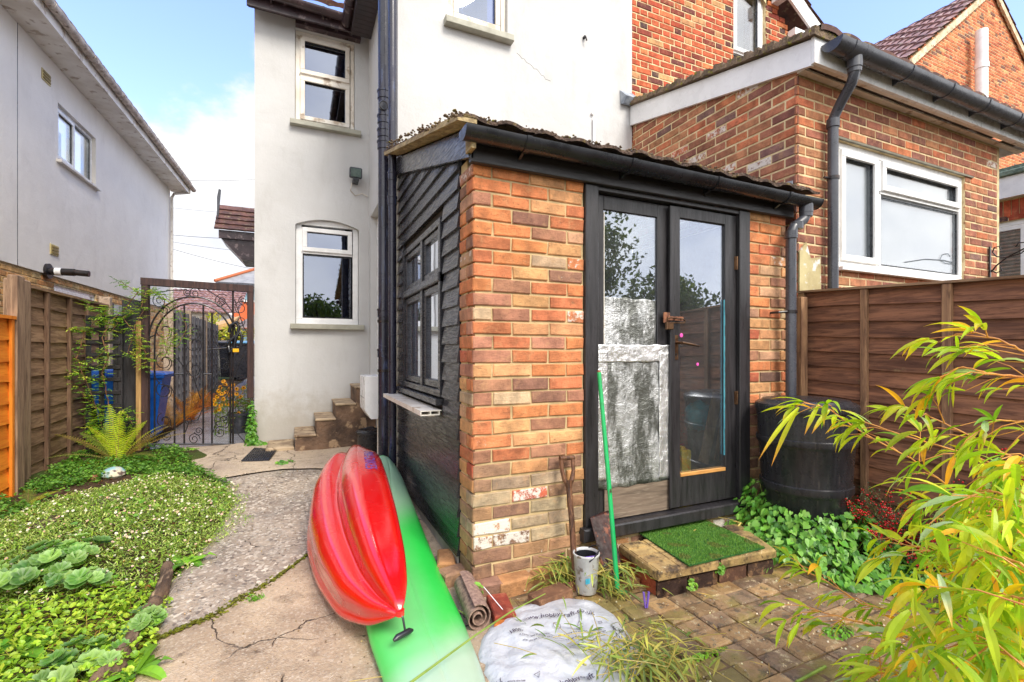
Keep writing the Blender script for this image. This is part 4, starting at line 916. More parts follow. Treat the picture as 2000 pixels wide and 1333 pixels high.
for i in range(420):                                 # moss cushions and crumbs of mortar on the verge and eaves
    if i < 190: t_ = rr.random(); p = Vector((.70 + rr.uniform(-.01, .03), lerp(2.16, 4.2, t_), lerp(2.375, 3.03, t_) + rr.uniform(0, .045)))
    else: p = Vector((rr.uniform(.75, 3.35), 2.20 + rr.uniform(-.01, .03), 2.405 + rr.uniform(0, .02)))
    r_ = rr.uniform(.004, .012); w.lathe([(r_ * .5, -r_ * .5), (r_, 0), (r_ * .6, r_ * .6)], p, 7)
w.build('roof_moss', mossy, rf, smooth=True)
gutter(sh, (.735, 2.195, 2.345), (3.37, 2.195, 2.335), M['black_plastic'], .058, 4, fascia=.07)
# drainpipe into the water butt
jx, jy = 3.147, 2.22
w = MB(); w.lathe([(.045, 2.24), (.045, 2.30), (.036, 2.30)], (3.27, 2.195, 0), 18, cap=False); w.tube([(3.27, 2.195, 2.27), (3.27, 2.195, 2.225), (3.25, 2.20, 2.19), (3.175, jy, 2.135), (jx, jy, 2.09), (jx, jy, 2.0), (jx, jy, .955)], .034, 18); dp = w.build('drainpipe', M['grey_plastic'], sh, smooth=True)
for (x_, y_, z) in ((3.27, 2.195, 2.24), (jx, jy, 2.08), (3.20, 2.215, 2.15)):
    w = MB(); w.lathe([(.034, z - .03), (.042, z - .028), (.042, z + .022), (.034, z + .024)], (x_, y_, 0), 18); w.build('collar', M['grey_plastic'], dp, smooth=True)
w = MB(); w.lathe([(.034, 1.53), (.040, 1.53), (.040, 1.55), (.034, 1.55)], (jx, jy, 0), 18); w.tube([(jx - .03, jy, 1.54), (jx - .085, jy + .03, 1.535), (jx - .09, 2.31, 1.535)], .008, 8); w.build('clip', M['metal_black'], dp, smooth=True)

# door frame and doors
w = MB(front(SY)); w.box((1.50, .25, -.07), (1.588, 2.221, .022), ch=.004); w.box((2.735, .25, -.07), (2.835, 2.221, .022), ch=.004); w.box((1.588, 2.195, -.07), (2.735, 2.221, .015), ch=.003); w.box((1.47, .175, -.09), (2.87, .25, .055), ch=.008)
fr_ = w.build('door_frame', M['black_timber_z'], sh)
D1 = (1.590, 2.158, .262, 2.190); D2 = (2.160, 2.733, .262, 2.190)
def leaf_door(Dx, gl, n0, n1, nm):
    w = MB(front(SY)); a_, b_, c_, d_ = Dx; e, f_, g, h = gl
    w.box((a_, c_, n0), (e, d_, n1), ch=.004); w.box((f_, c_, n0), (b_, d_, n1), ch=.004); w.box((e, h, n0), (f_, d_, n1 - .001), ch=.003); w.box((e, c_, n0), (f_, g, n1 - .001), ch=.003)
    return w.build(nm, M['black_timber_z'], sh)
d1 = leaf_door(D1, (1.655, 2.062, .40, 2.105), -.055, -.025, 'door')
d2 = leaf_door(D2, (2.234, 2.632, .465, 2.118), -.045, -.008, 'door')
w = MB(front(SY)); w.box((2.135, .27, -.01), (2.175, 2.18, .012), ch=.004); w.build('meeting_strip', M['black_timber_z'], d2)
w = MB(front(SY)); w.box((1.650, .40, -.042), (2.066, 2.11, -.038)); w.build('pane', M['pane_shed'], d1)
w = MB(front(SY)); w.box((2.230, .46, -.030), (2.636, 2.122, -.026)); w.build('pane', M['pane_shed'], d2)
bare = woodmat('bare_wood', C(216, 162, 92), C(178, 122, 66), 0, .7, bump=.4)
w = MB(front(SY)); w.box((2.236, .455, -.022), (2.632, .478, -.004), ch=.003); w.build('bare_bead', bare, d2)
w = MB(front(SY)); rr = random.Random(6)
for i in range(30): z = .56 + i * .035; w.box((2.6275, z, -.02), (2.6275 + rr.uniform(.001, .0045), z + .0352, -.0105 - .0002 * (i % 3)))
w.build('blue_tape', plain('blue_tape', C(96, 180, 196), C(70, 150, 170), .6), d2)
w = MB(front(SY)); w.box((1.66, 1.0, -.035), (1.664, 2.09, -.030)); 
w.build('putty', M['upvc_warm'], d1)
# foil insulation taped over the lower part of the left door, plywood under it
foil = NT('foil_insulation'); nf = foil.noise(120, 5, rough=.7); cr_ = foil.noise(10, 7, rough=.65, dist=.4)
foil.set(Base_Color=foil.mix(foil.rng(foil.noise(5, 8, foil.map((1.6, 1, .6)), .75), .44, .60), C(112, 114, 110), C(206, 208, 210)), Metallic=.75, Roughness=foil.rng(nf, .3, .7, .30, .50))
foil.bump(foil.math('ADD', foil.math('MULTIPLY', foil.vor(140), .25), foil.math('MULTIPLY', cr_, 2.2)), .6, .014)
def crumpled(name, a_, b_, c_, d_, n, amp, mat, parent, nx=22, nz=30, seed=0.0, corner=None):
    w = MB(front(SY))
    for i in range(nz + 1):
        for j in range(nx + 1):
            s_ = lerp(a_, b_, j / nx); z_ = lerp(c_, d_, i / nz)
            if j in (0, nx): s_ += .006 * fbm(z_, seed, 12)
            if i in (0, nz): z_ += .012 * fbm(s_, seed, 14)
            h = n + amp * (fbm(s_ + seed, z_, 6) + .6 * fbm(s_, z_ + seed, 17) + .35 * fbm(s_ + seed, z_, 40))
            w.v.append(w.M @ Vector((s_, z_, h))); w.c.append((1, 1, 1, 1))
    for i in range(nz):
        for j in range(nx): k = i * (nx + 1) + j; w.f.append((k, k + 1, k + nx + 2, k + nx + 1))
    o = w.build(name, mat, parent, smooth='all', recalc=False); md = o.modifiers.new('thick', 'SOLIDIFY'); md.thickness = .002; return o
crumpled('foil_sheet', 1.600, 2.150, .445, 1.275, -.014, .006, foil.m, d1)
crumpled('foil_sheet', 1.658, 2.058, 1.24, 1.585, -.034, .002, foil.m, d1, seed=2.0)
tape = NT('silver_tape'); tape.set(Base_Color=tape.mix(tape.rng(tape.noise(9, 6), .4, .6), C(206, 206, 208), C(238, 238, 240)), Metallic=.75, Roughness=.26); tape.bump(tape.noise(26, 7, rough=.7, dist=.8), .8, .012)
crumpled('tape', 1.60, 2.155, 1.195, 1.30, -.006, .008, tape.m, d1, 40, 12, 5.0)
crumpled('tape', 1.595, 1.675, .50, 1.27, -.010, .005, tape.m, d1, 8, 40, 7.0)
crumpled('tape', 2.062, 2.152, .46, 1.26, -.008, .006, tape.m, d1, 8, 40, 9.0)
ply = woodmat('grey_plywood', C(128, 112, 98), C(92, 80, 70), 0, .6, c=C(164, 150, 132), bump=.2, sc=.8)
w = MB(front(SY)); w.box((1.655, .258, -.024), (2.150, .47, -.016)); w.build('plywood_panel', ply, d1)
# hasp, padlock, hinges, handle
rust = plain('rusty_iron', C(134, 84, 58), C(88, 56, 42), .7, 30, .4, c=C(170, 120, 80)); brass = plain('old_brass', C(128, 98, 72), C(92, 68, 52), .35, 20, metal=.8)
hz = oy(1312, 628, SY).z; w = MB(front(SY)); w.box((2.085, hz - .01, .0), (2.135, hz + .055, .006)); w.box((2.11, hz + .005, .012), (2.235, hz + .03, .017)); w.tube([(2.16, hz + .018, .02), (2.16, hz + .018, .05)], .007, 8); w.tube([(2.215, hz + .018, .01), (2.215, hz + .018, .035)], .007, 8); w.build('hasp', rust, d2, smooth=True)
w = MB(front(SY)); w.box((2.075, hz - .055, .025), (2.13, hz - .008, .048), ch=.004); w.tube([(2.085, hz - .01, .036), (2.085, hz + .012, .04), (2.10, hz + .018, .05), (2.16, hz + .012, .055), (2.20, hz + .012, .055), (2.22, hz, .05), (2.21, hz - .012, .045), (2.12, hz - .012, .036)], .0042, 8)
pad = w.build('padlock', brass, None, origin=(2.1, SY - .03, hz), smooth=True); tag(pad, 'small brass padlock hanging on the rusty hasp of the shed doors', 'padlock')
k1_, k2_ = oy(1322, 655, SY), oy(1332, 703, SY); w = MB(front(SY)); w.box((2.176, k2_.z, -.006), (2.212, k1_.z, -.002), ch=.001); pl_ = w.build('lock_plate', brass, d2)
hz2 = k1_.z - .05
w = MB(front(SY)); w.tube([(2.194, hz2, .0), (2.194, hz2, .05)], .009, 10); w.tube([(2.194, hz2, .048), (2.215, hz2 - .002, .052), (2.30, hz2 - .014, .05), (2.335, hz2 - .02, .046)], [.010, .009, .008, .006], 10); w.build('handle', brass, pl_, smooth=True)
w = MB(front(SY)); w.tube([(2.194, k2_.z + .035, -.002), (2.194, k2_.z + .035, .0005)], .006, 10); w.box((2.191, k2_.z + .018, -.002), (2.197, k2_.z + .034, .0005)); w.build('keyhole', M['dark_inside'], pl_)
for z in (1.82, .9):
    w = MB(front(SY)); w.tube([(2.733, z, .0), (2.733, z + .09, .0)], .007, 8); w.box((2.715, z, -.008), (2.733, z + .09, -.004)); w.build('hinge', brass, d2)
for (zz, xx, r_) in ((oy(1335, 655, SY).z, 2.26, .014), (oy(1372, 712, SY).z, 2.40, .011)):
    w = MB(front(SY)); w.lathe([(0.0005, 0), (r_, 0.0), (r_ * .8, .0006), (.0005, .0008)], (xx, zz, -.0255), 9); w.build('pink_paint_dab', plain('pink_paint', C(236, 90, 180), None, .5) if 'pink_paint' not in bpy.data.materials else bpy.data.materials['pink_paint'], d2)
# inside of the shed
w = MB(); w.box((.90, 2.45, .02), (3.20, 4.34, .10)); w.build('floor', plain('shed_floor', C(104, 92, 80), C(70, 60, 52), .9), sh)
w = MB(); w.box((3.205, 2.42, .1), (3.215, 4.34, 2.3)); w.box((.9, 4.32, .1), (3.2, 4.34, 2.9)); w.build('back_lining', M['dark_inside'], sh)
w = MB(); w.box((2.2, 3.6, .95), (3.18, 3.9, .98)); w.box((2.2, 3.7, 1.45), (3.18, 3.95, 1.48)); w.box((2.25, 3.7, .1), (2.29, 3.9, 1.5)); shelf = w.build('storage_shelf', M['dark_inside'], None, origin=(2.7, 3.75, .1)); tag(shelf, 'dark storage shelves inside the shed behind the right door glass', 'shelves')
rr = random.Random(31)
bag = MB(); cb = oy(1366, 812, 2.75)
pts = []
for i in range(12):
    for j in range(16):
        th_ = math.pi * (i + .5) / 12; ph = 2 * math.pi * j / 16; d_ = Vector((math.sin(th_) * math.cos(ph), math.sin(th_) * math.sin(ph), math.cos(th_)))
        r_ = 1 + .28 * noise.noise(d_ * 2.2) + .14 * noise.noise(d_ * 6); pts.append(cb + Vector((d_.x * .13, d_.y * .10, d_.z * .11)) * r_)
bag.add(pts, [(i * 16 + j, i * 16 + (j + 1) % 16, (i + 1) * 16 + (j + 1) % 16, (i + 1) * 16 + j) for i in range(11) for j in range(16)] + [tuple(range(16)), tuple(range(176, 192))])
tag(bag.build('plastic_bag', plain('teal_plastic', C(50, 190, 208), C(30, 150, 172), .25, 6, .5, 14), None, smooth='all', origin=cb), 'crumpled teal plastic bag inside the shed behind the right door', 'bag')
pine = woodmat('pine_plank', C(196, 164, 124), C(164, 132, 96), 2, .7, bump=.3)
for k_, (a_, b_, wd, lab) in enumerate((((1375, 905), (1402, 770), .045, 'wide pale plank leaning inside the shed, left of the thin batten'), ((1400, 900), (1418, 780), .018, 'thin pale batten leaning inside the shed against the right door stile'))):
    p = oy(a_[0], a_[1], 2.55); q = oy(b_[0], b_[1], 2.62); p.z = max(p.z, .12); t_ = (q - p).normalized(); s_ = t_.cross(Vector((0, 1, 0))).normalized(); e_ = Vector((0, .012, 0)); w = MB()
    w.hexa([p - s_ * wd, p + s_ * wd, p + s_ * wd + e_, p - s_ * wd + e_, q - s_ * wd, q + s_ * wd, q + s_ * wd + e_, q - s_ * wd + e_]); tag(w.build('plank', pine, None, origin=p), lab, 'plank')
p = oy(1341, 888, 2.6); w = MB(); w.box((p.x - .045, 2.6, .10), (p.x + .045, 2.72, p.z + .03), ch=.006); w.box((p.x - .02, 2.63, p.z + .03), (p.x + .02, 2.69, p.z + .05)); tag(w.build('yellow_tub', plain('yellow_plastic', C(226, 196, 40), None, .35), None, bevel=.006, origin=(p.x, 2.66, .1)), 'yellow plastic tub on the shed floor behind the right door', 'tub')
pt_ = oy(1380, 735, 3.0); w = MB(); w.lathe([(.001, .0), (.05, .0), (.06, .11), (.064, .112), (.06, .115), (.055, .10), (.001, .10)], (pt_.x, 3.7, .98), 20); w.tube([(pt_.x + .06, 3.7, 1.06), (pt_.x + .12, 3.7, 1.05), (pt_.x + .10, 3.7, 1.0), (pt_.x + .055, 3.7, 1.0)], .007, 6); tag(w.build('pot', M['upvc_warm'], None, smooth=True, origin=(pt_.x, 3.7, .98)), 'small pale pot on the dim shelf behind the right door', 'pot')
w = MB(); w.box((2.95, 3.66, 1.482), (3.1, 3.85, 1.66), ch=.01); w.box((2.94, 3.65, 1.66), (3.11, 3.86, 1.69)); tag(w.build('storage_box', M['grey_plastic'], None, origin=(3, 3.7, 1.48)), 'grey lidded box on the upper shelf inside the shed', 'box')

# ================================================================== FENCES
def lap_panel(parent, P, Q, z0P, z0Q, hP, hQ, mat, nboards=11, seed=1, face=1, wavy=.012, name='boards'):
    """overlapping waney boards from P to Q, seen from the right-hand side of the line"""
    P, Q = Vector(P), Vector(Q); L_ = (Q - P).length; w = MB(vert(P, Q)); rr = random.Random(seed); n = 14
    hb = 1.0 / nboards
    for k in range(nboards):
        ph = rr.uniform(0, 9); tint = rr.uniform(.8, 1.15); prev = None
        for i in range(n + 1):
            t_ = i / n; s_ = L_ * t_; zb = lerp(z0P, z0Q, t_); hh = lerp(hP, hQ, t_); wav = wavy * (noise.noise(Vector((s_ * 2.2 + ph, k * 3.1, seed))) + .4 * noise.noise(Vector((s_ * 9 + ph, k, seed))))
            lo = zb + hh * k * hb + (wav if k else 0); up = zb + hh * min(1, (k + 1.12) * hb)
            cur = (s_, lo, up)
            if prev:
                a_, l0, u0 = prev; w.hexa([(a_, l0, -.002 * face), (s_, lo, -.002 * face), (s_, lo, .020 * face), (a_, l0, .020 * face), (a_, u0, -.006 * face), (s_, up, -.006 * face), (s_, up, .0015 * face), (a_, u0, .0015 * face)], (tint, tint, tint, 1))
            prev = cur
    return w.build(name, mat, parent)
def batten(parent, P, Q, s_, zb, zt, wd, mat, n0=.012, n1=.045, name='batten'):
    w = MB(vert(P, Q)); w.box((s_ - wd / 2, zb, n0), (s_ + wd / 2, zt, n1), ch=.004); return w.build(name, mat, parent)
M['fence_dark'] = woodmat('dark_brown_fence', C(156, 108, 80), C(104, 70, 54), 1, .7, c=C(38, 26, 24), bump=.6, wear=C(156, 130, 92))
M['fence_dark_v'] = woodmat('dark_brown_batten', C(170, 132, 98), C(118, 88, 68), 2, .7, c=C(44, 32, 28), bump=.6, wear=C(150, 122, 84))
M['fence_brown'] = woodmat('weathered_brown_fence', C(164, 132, 102), C(118, 90, 68), 1, .8, c=C(70, 50, 40), bump=.7, wear=C(166, 144, 116))
M['fence_brown_v'] = woodmat('weathered_batten', C(132, 104, 82), C(96, 72, 56), 2, .8, c=C(64, 46, 38), bump=.6)
M['fence_orange'] = woodmat('new_orange_fence', C(248, 152, 46), C(232, 128, 34), 1, .6, c=C(196, 96, 26), bump=.35)
M['fence_orange_v'] = woodmat('new_orange_batten', C(236, 142, 46), C(214, 118, 34), 2, .6, bump=.35)
M['fence_grey'] = woodmat('grey_fence', C(186, 186, 190), C(156, 156, 162), 1, .85, c=C(96, 94, 98), bump=.5)
M['fence_grey_v'] = woodmat('grey_batten', C(112, 110, 114), C(84, 82, 86), 2, .85, bump=.5)
M['post'] = woodmat('fence_post', C(166, 138, 112), C(120, 96, 78), 2, .8, c=C(86, 68, 56), bump=.6)
M['concrete_post'] = plain('concrete_post', C(182, 162, 142), C(150, 130, 112), .9, 14, .5, 70, c=C(120, 104, 92))
# right fence: X = 3.45, comes towards the camera from the shed
fx = 3.45
rfn = thing('brown_lap_fence', (fx, 1.6, 0), 'dark brown overlapping board fence below the extension window on the right', 'fence')
def rtop(y): return lerp(1.715, 1.620, (2.345 - y) / 1.83)
P, Q = (fx, 2.345), (fx, .52)
lap_panel(rfn, P, Q, .10, .02, rtop(2.345) - .115, rtop(.52) - .035, M['fence_dark'], 15, 3)
for s_ in (.0, .425, .865, 1.31, 1.80): batten(rfn, P, Q, s_ + .02, .05, rtop(2.345 - s_) - .02, .04 if s_ != .865 else .045, M['fence_dark_v'])
w = MB(); w.hexa([(fx - .05, 2.36, 1.70), (fx + .03, 2.36, 1.70), (fx + .03, .5, 1.605), (fx - .05, .5, 1.605), (fx - .05, 2.36, 1.715), (fx + .03, 2.36, 1.715), (fx + .03, .5, 1.62), (fx - .05, .5, 1.62)]); w.build('capping_rail', M['fence_brown'], rfn)
w = MB(); w.box((3.33, 2.27, 0), (3.40, 2.345, 1.66), ch=.004); w.build('post', M['fence_dark_v'], rfn)
P, Q = (fx, .45), (fx, -1.4)
r2 = thing('brown_lap_fence', (fx, -.5, 0), 'second dark brown board fence panel nearer the bamboo, mostly outside the photo', 'fence'); lap_panel(r2, P, Q, .02, 0, 1.55, 1.5, M['fence_dark'], 14, 5)
w = MB(vert(P, Q)); w.box((-.07, 0, -.04), (-.005, 1.68, .05)); w.build('post', M['fence_dark_v'], r2)
# left fence, brown panel then the orange one nearer the camera
lx_ = -2.1
P, Q = (lx_, 5.26), (lx_, 7.12)
lf = thing('brown_lap_fence', (lx_, 6.2, .1), 'weathered brown overlapping board fence panel beside the fern on the left', 'fence', None)
lap_panel(lf, P, Q, .14, .22, 1.66, 1.57, M['fence_brown'], 11, 7, 1)
for s_ in (.38, .84, 1.27, 1.80): batten(lf, P, Q, s_, .14, 1.80, .045, M['fence_brown_v'])
w = MB(); w.box((lx_ - .04, 5.26, 1.80), (lx_ + .05, 7.12, 1.825)); w.build('capping_rail', M['fence_brown'], lf)
pm = thing('fence_post', (-2.08, 5.17, .1), 'thick brown fence post between the orange panel and the brown panel', 'post')
w = MB(); w.box((-2.14, 5.10, .0), (-2.03, 5.25, 1.85), ch=.01); w.build('post', M['post'], pm)
w = MB(); w.box((-2.05, 4.94, .05), (-1.99, 5.045, 1.86), ch=.008); w.build('side_post', M['post'], pm)
P, Q = (-2.035, 3.1), (-2.035, 4.93)
of = thing('orange_fence_panel', (-2.035, 4, .05), 'new bright orange wooden fence panel at the left edge', 'fence')
lap_panel(of, P, Q, .05, .06, 1.45, 1.45, M['fence_orange'], 9, 9, 1, .016)
for s_ in (.03, .45, .9, 1.35, 1.81): batten(of, P, Q, s_, .05, 1.51, .04, M['fence_orange_v'], n1=.035)
w = MB(); w.box((-2.06, 3.1, 1.51), (-1.99, 4.93, 1.535)); w.build('capping_rail', M['fence_orange_v'], of)
# alley fences beyond: grey backs of the neighbour's panels with concrete posts
gp = [((-2.1, 7.2), (-2.03, 8.5)), ((-1.62, 7.9), (-1.62, 9.0)), ((-1.62, 9.08), (-1.64, 10.6)), ((-1.64, 10.68), (-1.66, 12.3))]
gl = ['grey weathered fence panel behind the trellis beside the blue bin', 'grey fence panel just beyond the left side of the iron gate', 'middle grey fence panel along the alley seen through the gate', 'farthest grey fence panel along the alley before the black bins']
for i, (P, Q) in enumerate(gp):
    L_ = (Vector(Q) - Vector(P)).length; zb = G(*P); t0 = 1.87 if i else 1.86
    g_ = thing('grey_fence_panel', (P[0], P[1], zb), gl[i], 'fence', 'grey panels along the alley')
    lap_panel(g_, P, Q, zb + .1, G(*Q) + .1, t0 - zb - .1, t0 - G(*Q) - .1, M['fence_grey'], 11, 20 + i, 1, .004)
    for k in range(5): batten(g_, P, Q, .06 + (L_ - .12) * k / 4, zb, t0, .045, M['fence_grey_v'])
    w = MB(vert(P, Q)); w.box((-.085, 0, -.05), (-.005, t0 + .06, .06), ch=.006); w.build('concrete_post', M['concrete_post'], g_)
# black boards, pale stake and trellis left of the gate
gyy = 6.27
w = MB(front(gyy)); a_, b_ = oy(238, 590, gyy), oy(276, 600, gyy); w.box((a_.x, .1, -.03), (b_.x, a_.z + .02, .0), ch=.004)
tag(w.build('black_board', M['black_timber_z'], None, origin=(a_.x, gyy, .15)), 'broad upright black board between the trellis and the gate post', 'board')
w = MB(front(gyy - .05)); a_, b_ = oy(266, 627, gyy - .05), oy(278, 627, gyy - .05); w.box((a_.x, .1, -.02), (b_.x, a_.z, .015), ch=.003); tag(w.build('wooden_stake', woodmat('pale_stake', C(190, 152, 100), C(158, 122, 78), 2, .8, bump=.4), None, origin=(a_.x, gyy, .15)), 'pale brown wooden stake standing in front of the black board', 'stake')
tr = thing('trellis', (-2.0, 6.2, .15), 'black wooden trellis with climbing jasmine beside the brown fence', 'trellis')
ty = 6.22
for px_ in (172, 198, 226, 234):
    a_ = oy(px_, 622, ty); w = MB(front(ty)); w.box((a_.x - .022, .15, -.02), (a_.x + .022, a_.z + .03, .0), ch=.003); w.build('upright', M['black_timber_z'], tr)
for py_ in (621, 644, 668, 693, 718, 742, 768, 795):
    a_, b_ = oy(170, py_, ty), oy(236, py_, ty); w = MB(front(ty)); w.box((a_.x, a_.z - .02, .001), (b_.x, a_.z + .02, .014), ch=.002); w.build('rail', M['black_timber'], tr)

# ================================================================== IRON GATE
gy = 6.22
gt = thing('iron_gate', (-1.0, gy, .2), 'black wrought iron arched gate with scrolls in a dark timber frame', 'gate')
xl, xr_ = oy(290, 700, gy).x, oy(483, 700, gy).x; zt_ = oy(385, 562, gy).z; 
fw = woodmat('dark_gate_timber', C(74, 54, 52), C(50, 38, 38), 2, .5, c=C(112, 78, 62), bump=.4)
w = MB(front(gy)); w.box((oy(277, 600, gy).x, .12, -.05), (oy(291, 600, gy).x, zt_ + .03, .03), ch=.004); w.build('gate_post', fw, gt)
w = MB(front(gy)); w.box((oy(483, 600, gy).x, oy(487, 778, gy).z, -.05), (-.470, zt_ + .0, .03), ch=.004); w.build('gate_post', fw, gt)
w = MB(front(gy)); w.hexa([(oy(276, 600, gy).x, zt_, -.05), (-.470, zt_ - .025, -.05), (-.470, zt_ - .025, .035), (oy(276, 600, gy).x, zt_, .035), (oy(276, 600, gy).x, zt_ + .075, -.05), (-.47, zt_ + .05, -.05), (-.47, zt_ + .05, .035), (oy(276, 600, gy).x, zt_ + .075, .035)]); w.build('lintel', fw, gt)
gi = MB()
def gpt(px_, py_): p = oy(px_, py_, gy); return (p.x, p.z)
def bar(x0, y0, x1, y1, r=.009): a_, b_ = gpt(x0, y0), gpt(x1, y1); gi.tube([(a_[0], gy, a_[1]), (b_[0], gy, b_[1])], r, 8)
bx_ = {}
for px_, top in ((302, 668), (341, 612), (360, 597), (397, 597), (414, 612), (450, 652)): bar(px_, top, px_, 868)
bar(455, 566, 455, 868, .010)
bar(290, 868, 459, 868, .010); bar(341, 731, 360, 731); bar(397, 731, 414, 731); bar(302, 655, 290, 661, .007); bar(455, 656, 483, 656, .007)
def garc(cx_, cy_, rx, ry, a0, a1, r=.009, n=28):
    pts = []
    for i in range(n + 1):
        a = rad(lerp(a0, a1, i / n)); x, z = gpt(cx_ + rx * math.cos(a), cy_ - ry * math.sin(a)); pts.append((x, gy, z))
    gi.tube(pts, r, 8)
garc(378, 668, 76, 75, 0, 180); garc(376, 662, 85, 82, 2, 176)
def scroll(cx_, cy_, r0, a0, turns, r=.0042, k=1, n=26):
    """spiral that starts at radius r0 and angle a0 and winds in"""
    pts = []
    for i in range(n + 1):
        t_ = i / n; rr_ = r0 * (1 - .78 * t_); a = rad(a0) + k * turns * 2 * math.pi * t_; x, z = gpt(cx_ + rr_ * math.cos(a), cy_ - rr_ * math.sin(a)); pts.append((x, gy, z))
    gi.tube(pts, r, 6)
# C scrolls up the three bays, S scrolls at the foot, scrolls in the spandrels
for (cx_, cy_, r0) in ((321, 646, 18), (321, 706, 18), (321, 762, 18), (379, 650, 18), (379, 672, 18), (379, 722, 18), (434, 665, 17), (434, 708, 17), (434, 762, 17), (321, 822, 16), (434, 822, 17)):
    scroll(cx_, cy_, r0, 110, 1.25); scroll(cx_, cy_ + .0, r0, -70, .62, k=1)
for (a_, b_) in (((362, 845), (395, 800)), ((341, 770), (302, 735)), ((416, 845), (449, 800))):
    p = [(a_[0], a_[1]), (lerp(a_[0], b_[0], .2), lerp(a_[1], b_[1], .45)), (lerp(a_[0], b_[0], .75), lerp(a_[1], b_[1], .55)), b_]; gi.tube([(gpt(*q)[0], gy, gpt(*q)[1]) for q in p], .005, 6)
for (cx_, cy_, r0, a0) in ((379, 858, 12, 0), (369, 822, 9, 90), (388, 842, 9, 200), (470, 602, 15, 0), (474, 588, 9, 90), (470, 628, 11, 180), (462, 634, 6, 0), (380, 574, 12, 20), (366, 572, 8, 120), (432, 588, 14, 40), (430, 595, 8, 0), (312, 588, 15, 100), (322, 606, 10, 0), (306, 858, 10, 30), (326, 852, 10, 150), (430, 845, 12, 60), (443, 716, 8, 40), (470, 742, 10, 0), (470, 700, 12, 90), (470, 800, 12, 90)): scroll(cx_, cy_, r0, a0, 1.6)
for pts in (((458, 585), (466, 610), (476, 640), (483, 650)), ((404, 566), (440, 590), (455, 612)), ((291, 575), (330, 568), (365, 566)), ((458, 735), (466, 712), (478, 690)), ((345, 700), (379, 740), (392, 780)), ((292, 840), (305, 868), (325, 868)), ((458, 830), (466, 850), (480, 866))):
    gi.tube([(gpt(*q)[0], gy, gpt(*q)[1]) for q in pts], .005, 6)
bar(405, 683, 470, 678, .008)
gi.build('ironwork', M['metal_black'], gt, smooth=True)
w = MB(); pr = [(448, 650), (452, 636), (462, 630), (468, 640), (464, 655), (452, 664), (446, 676), (450, 688), (458, 680), (462, 660), (470, 648), (474, 662), (468, 684)]
w.tube([(gpt(*q)[0], gy - .03 - .02 * (i % 2), gpt(*q)[1]) for i, q in enumerate(pr)], .017, 10); ck = w.build('chain_lock', M['black_plastic'], None, smooth=True, origin=(gpt(458, 655)[0], gy, gpt(458, 655)[1])); tag(ck, 'thick black sleeved lock looped round the bars of the iron gate', 'lock')
w = MB(front(gy - .05)); a_ = gpt(462, 685); w.box((a_[0] - .03, a_[1] - .02, 0), (a_[0] + .03, a_[1] + .02, .02), ch=.003); tg_ = w.build('lock_tag', plain('yellow_tag', C(236, 180, 20), None, .4), ck)
# ================================================================== KAYAKS
def loft(stations, mat, name, parent, colf=None, sub=2, smooth='all'):
    """stations: list of rings (same count) of world points"""
    w = MB(); n = len(stations[0])
    for i, r in enumerate(stations):
        for k, p in enumerate(r): w.v.append(Vector(p)); w.c.append(colf(Vector(p), i / (len(stations) - 1), k / n) if colf else (1, 1, 1, 1))
    m = len(stations)
    w.f = [(i * n + k, i * n + (k + 1) % n, (i + 1) * n + (k + 1) % n, (i + 1) * n + k) for i in range(m - 1) for k in range(n)]
    w.f += [tuple(range(n))[::-1], tuple(range((m - 1) * n, m * n))]
    o = w.build(name, mat, parent, smooth='all')
    if sub: md = o.modifiers.new('round', 'SUBSURF'); md.levels = sub; md.render_levels = sub
    return o
def densify(rings, k=3):
    out = []
    for i, (A_, B_) in enumerate(zip(rings, rings[1:])):
        for j in range(k): out.append([a.lerp(b, j / k) for a, b in zip(A_, B_)])
    return out + [rings[-1]]
def gloss(name, spec=.6, rough=.16, coat=.6, scr=None, sub=0.0):
    t = NT(name); col = t.attr(); sc_ = t.rng(t.noise(18, 8, t.map((1, .12, 1)), .75), .62, .72, 0, .16)
    col = t.mix(sc_, col, scr or (.9, .9, .9, 1)); col = t.mix(t.rng(t.noise(3, 5), .3, .7, 0, .22), col, t.mix(1.0, col, (.72, .6, .6, 1), 'MULTIPLY'))
    t.set(Base_Color=col, Roughness=t.rng(t.noise(9, 6), .3, .7, rough, rough + .16), Specular_IOR_Level=spec, Coat_Weight=coat, Coat_Roughness=.10)
    t.bump(t.noise(4, 3), .12, .02); return t.m
PRO = [(-1, -.05), (-.985, .16), (-.90, .27), (-.80, .30), (-.74, .50), (-.62, .86), (-.42, 1.0), (-.22, .92), (-.07, .66), (-.02, .58), (.05, .66), (.2, .90), (.40, 1.0), (.56, .90), (.63, .82), (.68, .70), (.90, .30), (.985, .10), (1, -.08), (.9, -.30), (.5, -.42), (0, -.30), (-.5, -.42), (-.9, -.28)]
ST = [(1.900, (.350, .205), (.375, .225), .006), (1.925, (.325, .185), (.392, .25), .03), (2.03, (.255, .12), (.422, .285), .075), (2.25, (.165, .06), (.455, .33), .12), (2.65, (.09, .04), (.492, .40), .155), (3.10, (.05, .06), (.522, .46), .165), (3.55, (.08, .13), (.555, .475), .165), (3.85, (.15, .21), (.575, .455), .16), (4.02, (.215, .27), (.57, .42), .15), (4.10, (.27, .31), (.545, .40), .11), (4.13, (.33, .34), (.51, .39), .05)]
kred = thing('red_kayak', (.3, 3.0, .05), 'shiny red kayak lying on its side with its ridged bottom facing the path', 'kayak')
rings = []
